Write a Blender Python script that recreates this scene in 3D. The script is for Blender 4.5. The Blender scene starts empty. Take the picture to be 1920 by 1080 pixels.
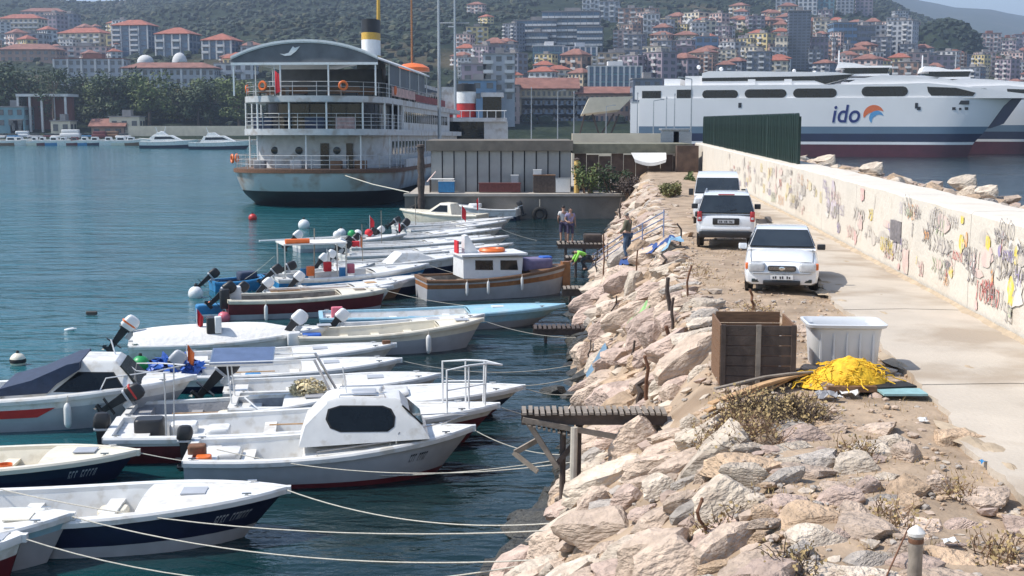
import bpy, bmesh, math, random
from mathutils import Vector, Matrix, noise
R = math.radians
random.seed(7)
scene = bpy.context.scene
COL = scene.collection

# ------------------------------------------------------------------ camera, sky, sun, exposure
F, CAMZ = 2400.0, 7.2
PITCH = math.atan(315.0 / F)
CP, SP = math.cos(PITCH), math.sin(PITCH)
cam_d = bpy.data.cameras.new('camera'); cam = bpy.data.objects.new('camera', cam_d); COL.objects.link(cam)
cam.location = (0, 0, CAMZ); cam.rotation_euler = (R(90) - PITCH, 0, 0)
cam_d.sensor_width = 36; cam_d.lens = F * 36 / 1920; cam_d.clip_start = .1; cam_d.clip_end = 30000
scene.camera = cam

SUN_EL, SUN_AZ = R(52), R(-3)          # azimuth: degrees beyond the left hand side of the view
sund = Vector((-math.cos(SUN_EL) * math.cos(SUN_AZ), math.cos(SUN_EL) * math.sin(SUN_AZ), math.sin(SUN_EL)))
w = bpy.data.worlds.new('World'); scene.world = w; w.use_nodes = True
nt = w.node_tree; nt.nodes.clear()
sky = nt.nodes.new('ShaderNodeTexSky'); sky.sky_type = 'NISHITA'; sky.sun_disc = False
sky.sun_elevation = SUN_EL; sky.sun_rotation = math.atan2(sund.x, sund.y)
sky.air_density = 1.0; sky.dust_density = .7; sky.ozone_density = 1.0
bg = nt.nodes.new('ShaderNodeBackground'); bg.inputs[1].default_value = .135
wo = nt.nodes.new('ShaderNodeOutputWorld')
nt.links.new(sky.outputs[0], bg.inputs[0]); nt.links.new(bg.outputs[0], wo.inputs[0])
sl = bpy.data.lights.new('sun', 'SUN'); sl.energy = 3.9; sl.angle = R(.5); sl.color = (1, .95, .87)
so = bpy.data.objects.new('sun', sl); COL.objects.link(so); so.location = (-60, 40, 120)
so.rotation_euler = sund.to_track_quat('Z', 'Y').to_euler()
vs = scene.view_settings; scene.display_settings.display_device = 'sRGB'
vs.view_transform = 'Standard'; vs.look = 'None'; vs.gamma = 1; vs.use_curve_mapping = False; vs.exposure = .6
scene.cycles.max_bounces = 6; scene.cycles.diffuse_bounces = 2; scene.cycles.glossy_bounces = 3
scene.cycles.transmission_bounces = 3; scene.cycles.volume_bounces = 0; scene.cycles.transparent_max_bounces = 6
scene.cycles.caustics_reflective = False; scene.cycles.caustics_refractive = False

# ------------------------------------------------------------------ measuring the photograph
def ray(px, py):
    a, b = (px - 960) / F, (540 - py) / F
    return Vector((a, CP + b * SP, -SP + b * CP))
def G(px, py, z=0.0):                  # where the line of sight of a pixel meets the level z
    d = ray(px, py); t = (z - CAMZ) / d.z
    return Vector((d.x * t, d.y * t, z))
def D(px, py, Y):                      # ... and the distance Y
    d = ray(px, py); t = Y / d.y
    return Vector((d.x * t, Y, CAMZ + d.z * t))
def proj(p):
    x, y, z = p[0], p[1], p[2] - CAMZ
    dp = y * CP - z * SP
    return 960 + F * x / dp, 540 - F * (y * SP + z * CP) / dp
def lerp(a, b, t): return a + (b - a) * t
def interp(pts, y):                    # piecewise linear, extrapolated at both ends
    for i in range(len(pts) - 1):
        if y < pts[i + 1][0] or i == len(pts) - 2:
            (a, b), (c, d) = pts[i], pts[i + 1]
            return b + (d - b) * (y - a) / (c - a)
def sstep(a, b, x):
    t = max(0, min(1, (x - a) / (b - a))); return t * t * (3 - 2 * t)

# ------------------------------------------------------------------ materials
MATS = {}
def rgb(c): return (c[0], c[1], c[2], 1)
def mat(name, col, rough=.6, metal=0., var=.15, scale=6., bump=0., bscale=40., col2=None, mix2=.0, scale2=1.5, spec=.5, coat=0., stretch=(1, 1, 1), trans=0., world=False, indiv=False):
    if name in MATS: return MATS[name]
    m = bpy.data.materials.new(name); m.use_nodes = True; t = m.node_tree; n = t.nodes; L = t.links
    b = n['Principled BSDF']
    tc = n.new('ShaderNodeTexCoord'); mp = n.new('ShaderNodeMapping'); mp.inputs['Scale'].default_value = stretch
    if world:
        ge = n.new('ShaderNodeNewGeometry'); L.new(ge.outputs['Position'], mp.inputs[0])
    else:
        L.new(tc.outputs['Object'], mp.inputs[0])
    if indiv:                          # each stone its own piece of pattern and its own tone
        oi = n.new('ShaderNodeObjectInfo'); va = n.new('ShaderNodeVectorMath'); va.operation = 'MULTIPLY_ADD'; va.inputs[1].default_value = (37, 53, 71)
        L.new(oi.outputs['Random'], va.inputs[0]); L.new(mp.outputs[0], va.inputs[2]); mp = va
    def nz(s, det=4.):
        x = n.new('ShaderNodeTexNoise'); x.inputs['Scale'].default_value = s; x.inputs['Detail'].default_value = det
        L.new(mp.outputs[0], x.inputs['Vector']); return x
    x = nz(scale)
    cr = n.new('ShaderNodeValToRGB'); e = cr.color_ramp.elements
    e[0].position = .3; e[1].position = .7
    e[0].color = rgb([c * (1 - var) for c in col]); e[1].color = rgb([min(1, c * (1 + var)) for c in col])
    L.new(x.outputs[0], cr.inputs[0]); out = cr.outputs[0]
    if col2 is not None:
        y = nz(scale2, 6.); r2 = n.new('ShaderNodeValToRGB'); q = r2.color_ramp.elements
        q[0].position = .62 - .3 * mix2; q[1].position = .72 - .2 * mix2; q[0].color = (0, 0, 0, 1); q[1].color = (mix2 + .3,) * 3 + (1,)
        L.new(y.outputs[0], r2.inputs[0])
        mx = n.new('ShaderNodeMixRGB'); mx.inputs[2].default_value = rgb(col2)
        L.new(r2.outputs[0], mx.inputs[0]); L.new(out, mx.inputs[1]); out = mx.outputs[0]
    if indiv:
        hs = n.new('ShaderNodeHueSaturation'); mr = n.new('ShaderNodeMapRange'); mr.inputs['To Min'].default_value = .82; mr.inputs['To Max'].default_value = 1.2
        L.new(oi.outputs['Random'], mr.inputs['Value']); L.new(mr.outputs[0], hs.inputs['Value']); hs.inputs['Saturation'].default_value = .92; L.new(out, hs.inputs['Color']); out = hs.outputs[0]
    L.new(out, b.inputs['Base Color'])
    b.inputs['Roughness'].default_value = rough; b.inputs['Metallic'].default_value = metal
    b.inputs['Specular IOR Level'].default_value = spec; b.inputs['Coat Weight'].default_value = coat
    if trans: b.inputs['Transmission Weight'].default_value = trans
    if bump:
        z = nz(bscale, 6.); bp = n.new('ShaderNodeBump'); bp.inputs['Strength'].default_value = bump; bp.inputs['Distance'].default_value = .5 / bscale
        L.new(z.outputs[0], bp.inputs['Height']); L.new(bp.outputs[0], b.inputs['Normal'])
    MATS[name] = m
    return m
def M(n): return MATS[n]

# ------------------------------------------------------------------ mesh helpers
class MB:
    def __init__(s): s.v = []; s.f = []
    def add(s, v, f, mx=None):
        o = len(s.v)
        s.v += [mx @ Vector(p) for p in v] if mx else [Vector(p) for p in v]
        s.f += [[i + o for i in q] for q in f]
        return s
    def box(s, x, y, z, sx, sy, sz, rz=0., mx=None, taper=1.):
        a, b, c = sx / 2, sy / 2, sz / 2; k = taper
        v = [(-a, -b, -c), (a, -b, -c), (a, b, -c), (-a, b, -c), (-a * k, -b * k, c), (a * k, -b * k, c), (a * k, b * k, c), (-a * k, b * k, c)]
        T = Matrix.Translation((x, y, z)) @ Matrix.Rotation(rz, 4, 'Z')
        return s.add(v, [(0, 3, 2, 1), (4, 5, 6, 7), (0, 1, 5, 4), (1, 2, 6, 5), (2, 3, 7, 6), (3, 0, 4, 7)], mx @ T if mx else T)
    def b2(s, x0, x1, y0, y1, z0, z1, mx=None):
        return s.box((x0 + x1) / 2, (y0 + y1) / 2, (z0 + z1) / 2, abs(x1 - x0), abs(y1 - y0), abs(z1 - z0), 0, mx)
    def bar(s, p, q, w, h=None):
        p, q = Vector(p), Vector(q); d = q - p; h = h or w
        T = Matrix.Translation((p + q) / 2) @ d.to_track_quat('Z', 'Y').to_matrix().to_4x4()
        return s.box(0, 0, 0, w, h, d.length, 0, T)
    def loft(s, rings, closed=True, cap=True):
        n = len(rings[0]); o = len(s.v)
        for r in rings: s.v += [Vector(p) for p in r]
        for i in range(len(rings) - 1):
            for j in range(n if closed else n - 1):
                k = (j + 1) % n
                s.f.append([o + i * n + j, o + i * n + k, o + (i + 1) * n + k, o + (i + 1) * n + j])
        if cap:
            s.f.append([o + j for j in range(n)][::-1]); e = o + (len(rings) - 1) * n; s.f.append([e + j for j in range(n)])
        return s
    def tube(s, pts, r, n=6, cap=True):
        pts = [Vector(p) for p in pts]; rings = []; N = len(pts); up = None
        for i, p in enumerate(pts):
            d = (pts[min(i + 1, N - 1)] - pts[max(i - 1, 0)]).normalized()
            if up is None: up = Vector((0, 0, 1)) if abs(d.z) < .9 else Vector((1, 0, 0))
            a = d.cross(up).normalized(); b = a.cross(d).normalized(); up = b
            rr = r[i] if isinstance(r, (list, tuple)) else r
            rings.append([p + (a * math.cos(2 * math.pi * k / n) + b * math.sin(2 * math.pi * k / n)) * rr for k in range(n)])
        return s.loft(rings, True, cap)
    def lathe(s, prof, n=16, mx=None, sx=1., sy=1.):
        rings = []
        for r, z in prof:
            q = [Vector((sx * r * math.cos(2 * math.pi * k / n), sy * r * math.sin(2 * math.pi * k / n), z)) for k in range(n)]
            rings.append([mx @ p for p in q] if mx else q)
        return s.loft(rings)
    def ball(s, c, r, n=14, m=9, sz=1.):
        return s.lathe([(max(.02 * r, r * math.sin(math.pi * i / m)), -r * sz * math.cos(math.pi * i / m)) for i in range(m + 1)], n, Matrix.Translation(c))
    def prism(s, poly, d0, d1, fn):    # poly of (a, b); fn(a, b, d) -> point
        return s.loft([[fn(a, b, d0) for a, b in poly], [fn(a, b, d1) for a, b in poly]])
    def rbox(s, x, y, z, sx, sy, sz, r=.2, mx=None, n=4):   # box with rounded vertical edges and eased top
        def ring(k, zz):
            out = []
            for qx, qy, a0 in ((1, 1, 0), (-1, 1, 90), (-1, -1, 180), (1, -1, 270)):
                for i in range(n + 1):
                    a = R(a0 + 90 * i / n); out.append(Vector((x + qx * (sx / 2 * k - r) + r * math.cos(a), y + qy * (sy / 2 * k - r) + r * math.sin(a), zz)))
            return [mx @ p for p in out] if mx else out
        e = min(r, sz / 2) * .6
        return s.loft([ring(.93, z - sz / 2), ring(1, z - sz / 2 + e), ring(1, z + sz / 2 - e), ring(.97, z + sz / 2 - e * .35), ring(.9, z + sz / 2)])
    def mesh(s, name, m, smooth=True, ang=35, recalc=True):
        me = bpy.data.meshes.new(name); me.from_pydata(s.v, [], s.f)
        if recalc:
            bm = bmesh.new(); bm.from_mesh(me); bmesh.ops.recalc_face_normals(bm, faces=bm.faces); bm.to_mesh(me); bm.free()
        if smooth:
            me.shade_smooth(); me.set_sharp_from_angle(angle=R(ang))
        me.materials.append(m)
        return me
    def build(s, name, m, parent=None, smooth=True, ang=35, recalc=True):
        if isinstance(m, str): m = MATS[m]
        return link(name, s.mesh(name, m, smooth, ang, recalc), parent)
def link(name, data, parent=None, loc=None, rz=0.):
    o = bpy.data.objects.new(name, data); COL.objects.link(o)
    if parent is not None: o.parent = parent
    if loc is not None: o.location = loc
    if rz: o.rotation_euler = (0, 0, rz)
    return o
def tag(o, label=None, cat=None, group=None, kind=None):
    for k, v in (('label', label), ('category', cat), ('group', group), ('kind', kind)):
        if v: o[k] = v
    return o
def thing(name, label, cat, loc=(0, 0, 0), rz=0., group=None):
    o = link(name, None, None, loc, rz); o.empty_display_size = .2
    return tag(o, label, cat, group)
KIDS = {}
def copy_tree(o, parent=None):
    c = o.copy(); COL.objects.link(c); c.parent = parent
    for ch in o.children: copy_tree(ch, c)
    return c
def relabel(o, label): o['label'] = label; return o

# ------------------------------------------------------------------ palette
mat('white_paint', (.74, .74, .73), .35, var=.05, scale=3, col2=(.5, .46, .4), mix2=.12, scale2=2.2)
mat('old_white_paint', (.5, .5, .5), .5, var=.1, scale=2, col2=(.27, .2, .14), mix2=.3, scale2=.9)
mat('gelcoat', (.74, .73, .7), .35, var=.07, scale=3, col2=(.5, .45, .37), mix2=.3, scale2=3.5)
mat('cream_gelcoat', (.74, .68, .55), .4, var=.06, scale=4, col2=(.5, .42, .3), mix2=.2, scale2=2.5)
mat('grey_gelcoat', (.42, .43, .45), .35, var=.08, scale=3)
mat('navy_gelcoat', (.012, .016, .045), .3, var=.2, scale=3)
mat('maroon_gelcoat', (.13, .018, .022), .35, var=.2, scale=4)
mat('red_paint', (.5, .03, .025), .4, var=.1)
mat('orange_plastic', (.75, .16, .03), .45, var=.1)
mat('flag_red', (.62, .02, .03), .7, var=.1)
mat('blue_paint', (.03, .2, .42), .4, var=.12)
mat('light_blue_paint', (.3, .52, .62), .4, var=.1, col2=(.5, .52, .5), mix2=.2)
mat('blue_tarp', (.02, .1, .42), .5, var=.2, bump=.4, bscale=10)
mat('dark_canvas', (.03, .045, .085), .75, var=.2, bump=.4, bscale=14)
mat('grey_canvas', (.3, .3, .31), .8, var=.15, bump=.4, bscale=12)
mat('white_cloth', (.72, .7, .66), .8, var=.08, bump=.4, bscale=9)
mat('dark_glass', (.008, .011, .013), .06, var=.3, scale=2, spec=.35)
mat('car_glass', (.022, .028, .032), .05, var=.4, scale=1.5, spec=.85)
mat('tinted_glass', (.03, .045, .05), .1, var=.3, scale=2, spec=.6)
mat('black_plastic', (.02, .02, .022), .45, var=.2)
mat('black_rubber', (.018, .018, .018), .8, var=.2)
mat('steel', (.55, .56, .57), .3, 1., var=.08)
mat('galvanised', (.4, .42, .44), .5, .6, var=.15, scale=12)
mat('rope_fibre', (.5, .47, .4), .85, var=.2, scale=30)
mat('wood_brown', (.19, .1, .05), .7, var=.3, scale=5, stretch=(1, 8, 8), bump=.3, bscale=30)
mat('wood_grey', (.25, .21, .17), .85, var=.3, scale=5, bump=.4, bscale=30)
mat('wood_dark', (.075, .055, .045), .85, var=.3, scale=6, bump=.4, bscale=30)
mat('wood_pale', (.5, .31, .16), .8, var=.25, scale=6, bump=.3, bscale=30)
mat('varnish', (.3, .13, .05), .35, var=.25, scale=6)
mat('rust', (.16, .075, .04), .85, var=.35, scale=8, bump=.4, bscale=30)
mat('concrete', (.4, .36, .31), .9, var=.1, scale=1.2, col2=(.3, .26, .21), mix2=.2, scale2=.6, bump=.25, bscale=18, world=True)
mat('dark_concrete', (.2, .18, .155), .9, var=.25, scale=.8, col2=(.09, .08, .065), mix2=.35, scale2=.4, bump=.4, bscale=10, world=True)
mat('path_concrete', (.5, .435, .355), .92, var=.09, scale=.9, col2=(.34, .27, .2), mix2=.5, scale2=.55, bump=.3, bscale=14, world=True)
mat('wall_plaster', (.66, .6, .51), .88, var=.07, scale=.9, col2=(.5, .43, .34), mix2=.22, scale2=.9, bump=.35, bscale=9, world=True)
mat('chrome', (.7, .7, .7), .15, 1., var=.05)
mat('car_paint', (.76, .77, .78), .22, var=.03, coat=.6)
mat('van_paint', (.72, .72, .72), .25, var=.03, coat=.4, col2=(.5, .45, .38), mix2=.1)
mat('lamp_glass', (.55, .56, .57), .12, var=.15, scale=14, spec=.8)
mat('tail_red', (.4, .015, .02), .2, var=.15, scale=14, spec=.7)
mat('skin', (.4, .23, .16), .6, var=.08)
mat('green_plastic', (.02, .3, .08), .4, var=.12)
mat('pink_plastic', (.62, .14, .18), .4, var=.12)
mat('leaf_dark', (.04, .065, .024), .75, var=.45, scale=1.2)
mat('leaf_mid', (.085, .115, .03), .75, var=.45, scale=1.2)
mat('leaf_olive', (.14, .135, .045), .8, var=.4, scale=1.2)
mat('bark', (.11, .08, .055), .9, var=.3, bump=.5, bscale=20)
mat('dry_twig', (.2, .12, .07), .9, var=.35)
mat('dry_grass', (.36, .26, .12), .9, var=.3)
# ------------------------------------------------------------------ plan of the breakwater (distance -> sideways position)
ROAD = 3.35
def line(pix, z): return sorted((g.y, g.x) for g in (G(a, b, z) for a, b in pix))
XS = line([(930, 1080), (985, 1010), (1045, 930), (1075, 870), (1078, 780), (1072, 690), (1078, 620), (1100, 545), (1118, 480), (1150, 415)], 0)
XE = line([(1920, 940), (1760, 760), (1660, 652), (1562, 560), (1470, 440)], ROAD)
XW = line([(1920, 637), (1500, 412), (1400, 362)], ROAD)
xs = lambda y: interp(XS, y)
xe = lambda y: interp(XE, y) if y < 47 else min(interp(XE, 47) + .09 * (y - 47), xw(y) - 1.2)
xw = lambda y: interp(XW, y)
xc = lambda y: 2.45 + .088 * (y - 12)
WALL_TOP, WALL_T = 5.35, 1.4
def nz(x, y, s, k=0.): return noise.noise(Vector((x * s, y * s, k)))
def bank(x, y):                        # ground level on the breakwater
    a, c, e, wf = xs(y), xc(y), xe(y), xw(y)
    if x < c:
        u = (x - a) / (c - a)
        z = 3.3 * u ** .85 if u > 0 else u * 2.5
        return max(z, -2.5) - .12 + .16 * nz(x, y, .9)
    if x < e - .25: return 3.28 + .07 * nz(x, y, 1.3, 3) + .03 * nz(x, y, 5, 1)
    if x < wf + .3: return 3.25
    b = wf + WALL_T
    if x < b: return lerp(3.25, 4.75, sstep(wf + .3, b - .3, x))
    return max(4.9 - .02 * (x - b) if x < b + 2.3 else 4.85 - (x - b - 2.3) * .72, -2.5) + .15 * nz(x, y, .8)

# ------------------------------------------------------------------ sea
def water_mat():
    m = bpy.data.materials.new('sea_water'); m.use_nodes = True; n = m.node_tree.nodes; L = m.node_tree.links; b = n['Principled BSDF']
    g = n.new('ShaderNodeNewGeometry')
    b.inputs['IOR'].default_value = 1.33
    def wave(sc, det, st, dist, prev=None, stretch=(1, 1, 1)):
        mp = n.new('ShaderNodeMapping'); mp.inputs['Scale'].default_value = stretch; mp.inputs['Rotation'].default_value = (0, 0, R(12))
        L.new(g.outputs['Position'], mp.inputs[0])
        x = n.new('ShaderNodeTexNoise'); x.inputs['Scale'].default_value = sc; x.inputs['Detail'].default_value = det; L.new(mp.outputs[0], x.inputs['Vector'])
        p = n.new('ShaderNodeBump'); p.inputs['Strength'].default_value = st; p.inputs['Distance'].default_value = dist
        L.new(x.outputs[0], p.inputs['Height'])
        if prev: L.new(prev.outputs[0], p.inputs['Normal'])
        return p
    a = wave(.5, 3, 1, .42, None, (.6, 1.3, 1)); c = wave(2.2, 4, 1, .085, a, (.7, 1.3, 1)); d = wave(9, 2, .8, .012, c)
    L.new(d.outputs[0], b.inputs['Normal'])
    sn = n.new('ShaderNodeTexNoise'); sn.inputs['Scale'].default_value = .07; sn.inputs['Detail'].default_value = 3; mq = n.new('ShaderNodeMapping'); mq.inputs['Scale'].default_value = (.6, 1.8, 1); L.new(g.outputs['Position'], mq.inputs[0]); L.new(mq.outputs[0], sn.inputs['Vector'])
    rm = n.new('ShaderNodeMapRange'); rm.inputs['From Min'].default_value = .36; rm.inputs['From Max'].default_value = .6; rm.inputs['To Min'].default_value = .3; rm.inputs['To Max'].default_value = 1.; L.new(sn.outputs[0], rm.inputs['Value'])   # calmer slicks
    for q in (a, c): L.new(rm.outputs[0], q.inputs['Strength'])
    x = n.new('ShaderNodeTexNoise'); x.inputs['Scale'].default_value = .03; L.new(g.outputs['Position'], x.inputs['Vector'])
    r = n.new('ShaderNodeValToRGB'); e = r.color_ramp.elements; e[0].position = .35; e[1].position = .7
    e[0].color = (.010, .088, .108, 1); e[1].color = (.016, .12, .138, 1)
    L.new(x.outputs[0], r.inputs[0])
    # basin colour darkened towards the bank for the boats' dark reflections and murkier water
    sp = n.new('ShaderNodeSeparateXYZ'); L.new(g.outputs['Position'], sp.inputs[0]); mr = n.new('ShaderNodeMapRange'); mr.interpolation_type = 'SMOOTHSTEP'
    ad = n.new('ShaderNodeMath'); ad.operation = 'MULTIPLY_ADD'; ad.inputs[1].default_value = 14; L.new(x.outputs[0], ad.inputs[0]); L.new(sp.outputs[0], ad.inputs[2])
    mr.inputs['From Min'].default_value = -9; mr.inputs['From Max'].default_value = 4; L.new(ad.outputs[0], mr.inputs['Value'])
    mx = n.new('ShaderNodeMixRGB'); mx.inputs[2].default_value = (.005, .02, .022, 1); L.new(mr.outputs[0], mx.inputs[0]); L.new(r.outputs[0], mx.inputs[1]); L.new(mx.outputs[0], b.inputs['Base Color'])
    b.inputs['Roughness'].default_value = .1
    return m
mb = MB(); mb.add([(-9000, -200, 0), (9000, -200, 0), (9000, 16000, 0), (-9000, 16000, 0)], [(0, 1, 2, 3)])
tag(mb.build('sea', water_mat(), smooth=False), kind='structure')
mat('sea_floor', (.04, .05, .04), .95)
mb = MB(); mb.add([(-9000, -200, -4), (9000, -200, -4), (9000, 16000, -4), (-9000, 16000, -4)], [(0, 1, 2, 3)])
tag(mb.build('sea_bed', M('sea_floor'), smooth=False), kind='structure')

# ------------------------------------------------------------------ breakwater ground
mat('bank_soil', (.37, .275, .19), .95, var=.25, scale=1.6, col2=(.24, .165, .105), mix2=.3, scale2=.9, bump=.6, bscale=7, world=True)
mb = MB(); NU = 46; ys = [ -6 + i * .75 for i in range(150)]
for y in ys:
    a, b = xs(y) - 6, xw(y) + 11
    for j in range(NU):
        x = lerp(a, b, j / (NU - 1)); mb.v.append(Vector((x, y, bank(x, y))))
for i in range(len(ys) - 1):
    for j in range(NU - 1):
        k = i * NU + j; mb.f.append([k, k + 1, k + NU + 1, k + NU])
tag(mb.build('embankment', 'bank_soil', ang=80), kind='structure')

# the concrete path, cast in slabs
path = tag(link('concrete_path', None), kind='structure')
y = -4.0; k = 0
while y < 78:
    L_ = 3.6 + .5 * random.random(); mb = MB(); n = 18
    jog = [.14 * nz(1, (y + L_ * i / n), .8, 5) for i in range(n + 1)]
    top = ROAD + random.uniform(-.006, .006)
    rings = []
    for i in range(n + 1):
        yy = y + .006 + (L_ - .012) * i / n; e = xe(yy) + .14 * nz(0, yy, .5, 7) + .1 * nz(3, yy, 2.1, 7) + .05 * nz(3, yy, 6, 1); f = xw(yy) - .05
        rings.append([(e, yy, top), (lerp(e, f, .5), yy, top + .02), (f, yy, top - .01), (f, yy, top - .25), (e, yy, top - .25)])
    mb.loft(rings); mb.build('concrete_slab', 'path_concrete', path, ang=30)
    y += L_
# a ragged strip of sand along the foot of the wall
mat('path_sand', (.42, .33, .23), .95, var=.2, scale=3, bump=.5, bscale=12, world=True)
mb = MB(); n = 260
for i in range(n):
    yy = 8 + 68 * i / n; wd = .16 + .22 * abs(nz(0, yy, .6, 2)) + .1 * nz(0, yy, 3, 4)
    mb.v += [Vector((xw(yy) - wd, yy, ROAD - .022)), Vector((xw(yy) - .06, yy, ROAD + .05 + .03 * nz(0, yy, 2, 9)))]
for i in range(n - 1): mb.f.append([2 * i, 2 * i + 1, 2 * i + 3, 2 * i + 2])
tag(mb.build('sand_strip', 'path_sand'), kind='structure')

mb = MB(); rs_ = random.Random(8)    # dirt washed over the path's edge
for q in range(34):
    yy = 11 + 40 * rs_.random() ** 1.5; e = xe(yy) + rs_.uniform(-.1, .3) * (1 if q % 3 else 4); n = 16; o = len(mb.v); a, b = rs_.uniform(.1, .35), rs_.uniform(.3, 1.1); mb.v.append(Vector((e, yy, ROAD + .03)))
    for i in range(n): k = rs_.uniform(.55, 1.1); mb.v.append(Vector((e + a * k * math.cos(6.283 * i / n), yy + b * k * math.sin(6.283 * i / n), ROAD - .02)))
    mb.f += [[o, o + 1 + i, o + 1 + (i + 1) % n] for i in range(n)]
tag(mb.build('sand_drift', 'path_sand', None, False), kind='stuff')
# ------------------------------------------------------------------ breakwater wall, cast in sections, with its graffiti
wall = thing('breakwater_wall', 'long pale concrete breakwater wall covered in graffiti beside the path', 'wall', (0, 0, 0))
y = -5.; 
while y < 104:
    L_ = 6.2; rings = []; n = 8
    for i in range(n + 1):
        yy = y + .012 + (L_ - .024) * i / n; f = xw(yy); q = lambda z: .014 * nz(yy, z, 1.7, 3)
        t = WALL_TOP + .03 * nz(yy, 0, .7, 8) + .018 * nz(yy, 0, 3, 2)
        rings.append([(f + q(0), yy, 3.0), (f + q(1), yy, 3.9), (f + q(2), yy, 4.7), (f + .01 + q(3), yy, t - .05), (f + .06, yy, t), (f + WALL_T * .5, yy, t + .015),
                      (f + WALL_T - .06, yy, t), (f + WALL_T, yy, t - .06), (f + WALL_T, yy, 3.0)])
    MB().loft(rings).build('wall_section', 'wall_plaster', wall, ang=32)
    y += L_
INK = {'black': (.26, .235, .235), 'grey': (.48, .44, .41), 'violet': (.3, .25, .42), 'red': (.55, .15, .13), 'pink': (.68, .44, .4), 'yellow': (.75, .58, .1), 'orange': (.72, .36, .15), 'green': (.4, .45, .28)}
for k, c in INK.items(): mat('spray_' + k, c, .85, var=.25, scale=7, col2=(.6, .54, .45), mix2=.45, scale2=6)
WASH = {'lilac': (.56, .49, .52), 'yellow': (.68, .58, .36), 'rose': (.66, .5, .44), 'stone': (.52, .47, .41), 'white': (.7, .67, .62)}; wash = {k: MB() for k in WASH}
for k, c in WASH.items(): mat('wash_' + k, c, .9, var=.12, scale=3, col2=(.64, .57, .48), mix2=.5, scale2=3)
rg = random.Random(21); ink = {k: MB() for k in INK}
def stroke(m, pts, wd, lift):
    off = lambda s, z: Vector((xw(s) - lift - .016, s, z))
    P = [Vector((a, b)) for a, b in pts]
    o = len(m.v)
    for i, p in enumerate(P):
        d = (P[min(i + 1, len(P) - 1)] - P[max(0, i - 1)]); d = d.normalized() if d.length else Vector((1, 0)); nn = Vector((-d.y, d.x)) * wd * (.7 + .5 * abs(math.sin(i * 1.7)))
        for q in (p + nn, p - nn): m.v.append(off(q.x, q.y))
    for i in range(len(P) - 1): m.f.append([o + 2 * i, o + 2 * i + 1, o + 2 * i + 3, o + 2 * i + 2])
def blob(m, s, z, rs, rz, lift):
    o = len(m.v); n = 14; m.v.append(Vector((xw(s) - lift - .016, s, z)))
    for i in range(n):
        a = 2 * math.pi * i / n; k = .7 + .45 * rg.random(); ss, zz = s + rs * k * math.cos(a), z + rz * k * math.sin(a)
        m.v.append(Vector((xw(ss) - lift - .016, ss, max(3.42, min(5.22, zz)))))
    for i in range(n): m.f.append([o, o + 1 + i, o + 1 + (i + 1) % n])
def scrawl(m, s, z, h, n, wd, lift):   # a row of quick letter-like strokes, none of them readable
    for c in range(n):
        x = s - c * h * .75; pts = []; kind = rg.randrange(4); N = 9
        for i in range(N):
            t = i / (N - 1)
            if kind == 0: p = (x + h * (-.25, -.25, -.25, .1, -.25, -.25, .25, .25, .25)[i], z + h * (.5, 0, -.5, -.5, -.5, .05, .05, .5, .3)[i])
            elif kind == 1: p = (x + h * .3 * math.cos(t * 6.5), z + h * .5 * math.sin(t * 6.5))
            elif kind == 2: p = (x - h * .3 + h * .6 * abs((t * 2) % 1 - .5) * 2, z + h * (.5 - abs(t * 2 - 1)))
            else: p = (x + h * .3 * (t - .5), z + h * .5 * math.cos(t * 3.1))
            pts.append((p[0] + rg.uniform(-.03, .03), p[1] + rg.uniform(-.03, .03)))
        stroke(m, pts, wd, lift)
for i in range(150):
    s = 21 + 58 * rg.random() ** 1.5; k = rg.choices(['black', 'grey', 'violet', 'red', 'green', 'yellow', 'orange', 'pink'], [3, 6, 3, 2, 1, 2, 1, 2])[0]
    if s < 30 and rg.random() < .15: k = 'black'
    h = rg.uniform(.14, .42); scrawl(ink[k], s, rg.uniform(3.55 + h / 2, 5.2 - h / 2), h, rg.randint(1, 6), rg.uniform(.012, .026), .006 if k in ('black', 'violet') else .005)
def wpt(px, py):                       # a pixel on the wall's face
    Y = 22.
    for _ in range(30): Y = xw(Y) * F / (px - 960)
    p = D(px, py, Y); return p.y, p.z
for px, py, rs, rz, k in [(1905, 545, .33, .5, 'yellow'), (1912, 480, .2, .3, 'yellow'), (1868, 520, .16, .28, 'orange'), (1790, 510, .28, .2, 'yellow'), (1808, 455, .35, .35, 'yellow'),
                          (1858, 455, .3, .25, 'yellow'), (1816, 450, .2, .3, 'orange'), (1617, 360, .5, .42, 'pink'), (1607, 445, .45, .35, 'pink'), (1690, 500, .25, .15, 'pink'), (1880, 470, .2, .2, 'violet'),
                          (1840, 570, .2, .2, 'pink'), (1905, 585, .2, .15, 'green'), (1885, 440, .25, .12, 'grey'), (1807, 410, .2, .2, 'yellow')]:
    s, z = wpt(px, py); blob(ink[k], s, z, rs * .6, rz * .65, .003)
for px, py, h, n in [(1830, 490, .45, 3), (1895, 430, .5, 3), (1880, 500, .6, 3), (1875, 555, .5, 4), (1910, 590, .45, 2), (1835, 520, .4, 3), (1765, 410, .6, 3), (1708, 385, .7, 2), (1905, 500, .5, 3)]:
    s, z = wpt(px, py); scrawl(ink['black'], s + .4, z, h * .75, n, .015, .007)
for i in range(46):                    # faded washes of paint under the scribbles
    s = 20 + 50 * rg.random() ** 1.4; blob(wash[rg.choice(list(wash))], s, rg.uniform(3.7, 5.), rg.uniform(.15, .7), rg.uniform(.1, .4), .002)
for k, m in wash.items(): m.build('graffiti_wash', 'wash_' + k, wall, smooth=False, recalc=False)
for k, m in ink.items(): m.build('graffiti', 'spray_' + k, wall, smooth=False, recalc=False)
s, z = wpt(1685, 433)
mb = MB(); mb.b2(xw(s) - .06, xw(s) + .02, s - .45, s + .45, z - .26, z + .26); mb.build('vent_plate', mat('plate_grey', (.2, .18, .18), .7, var=.3, scale=9), wall)

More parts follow.
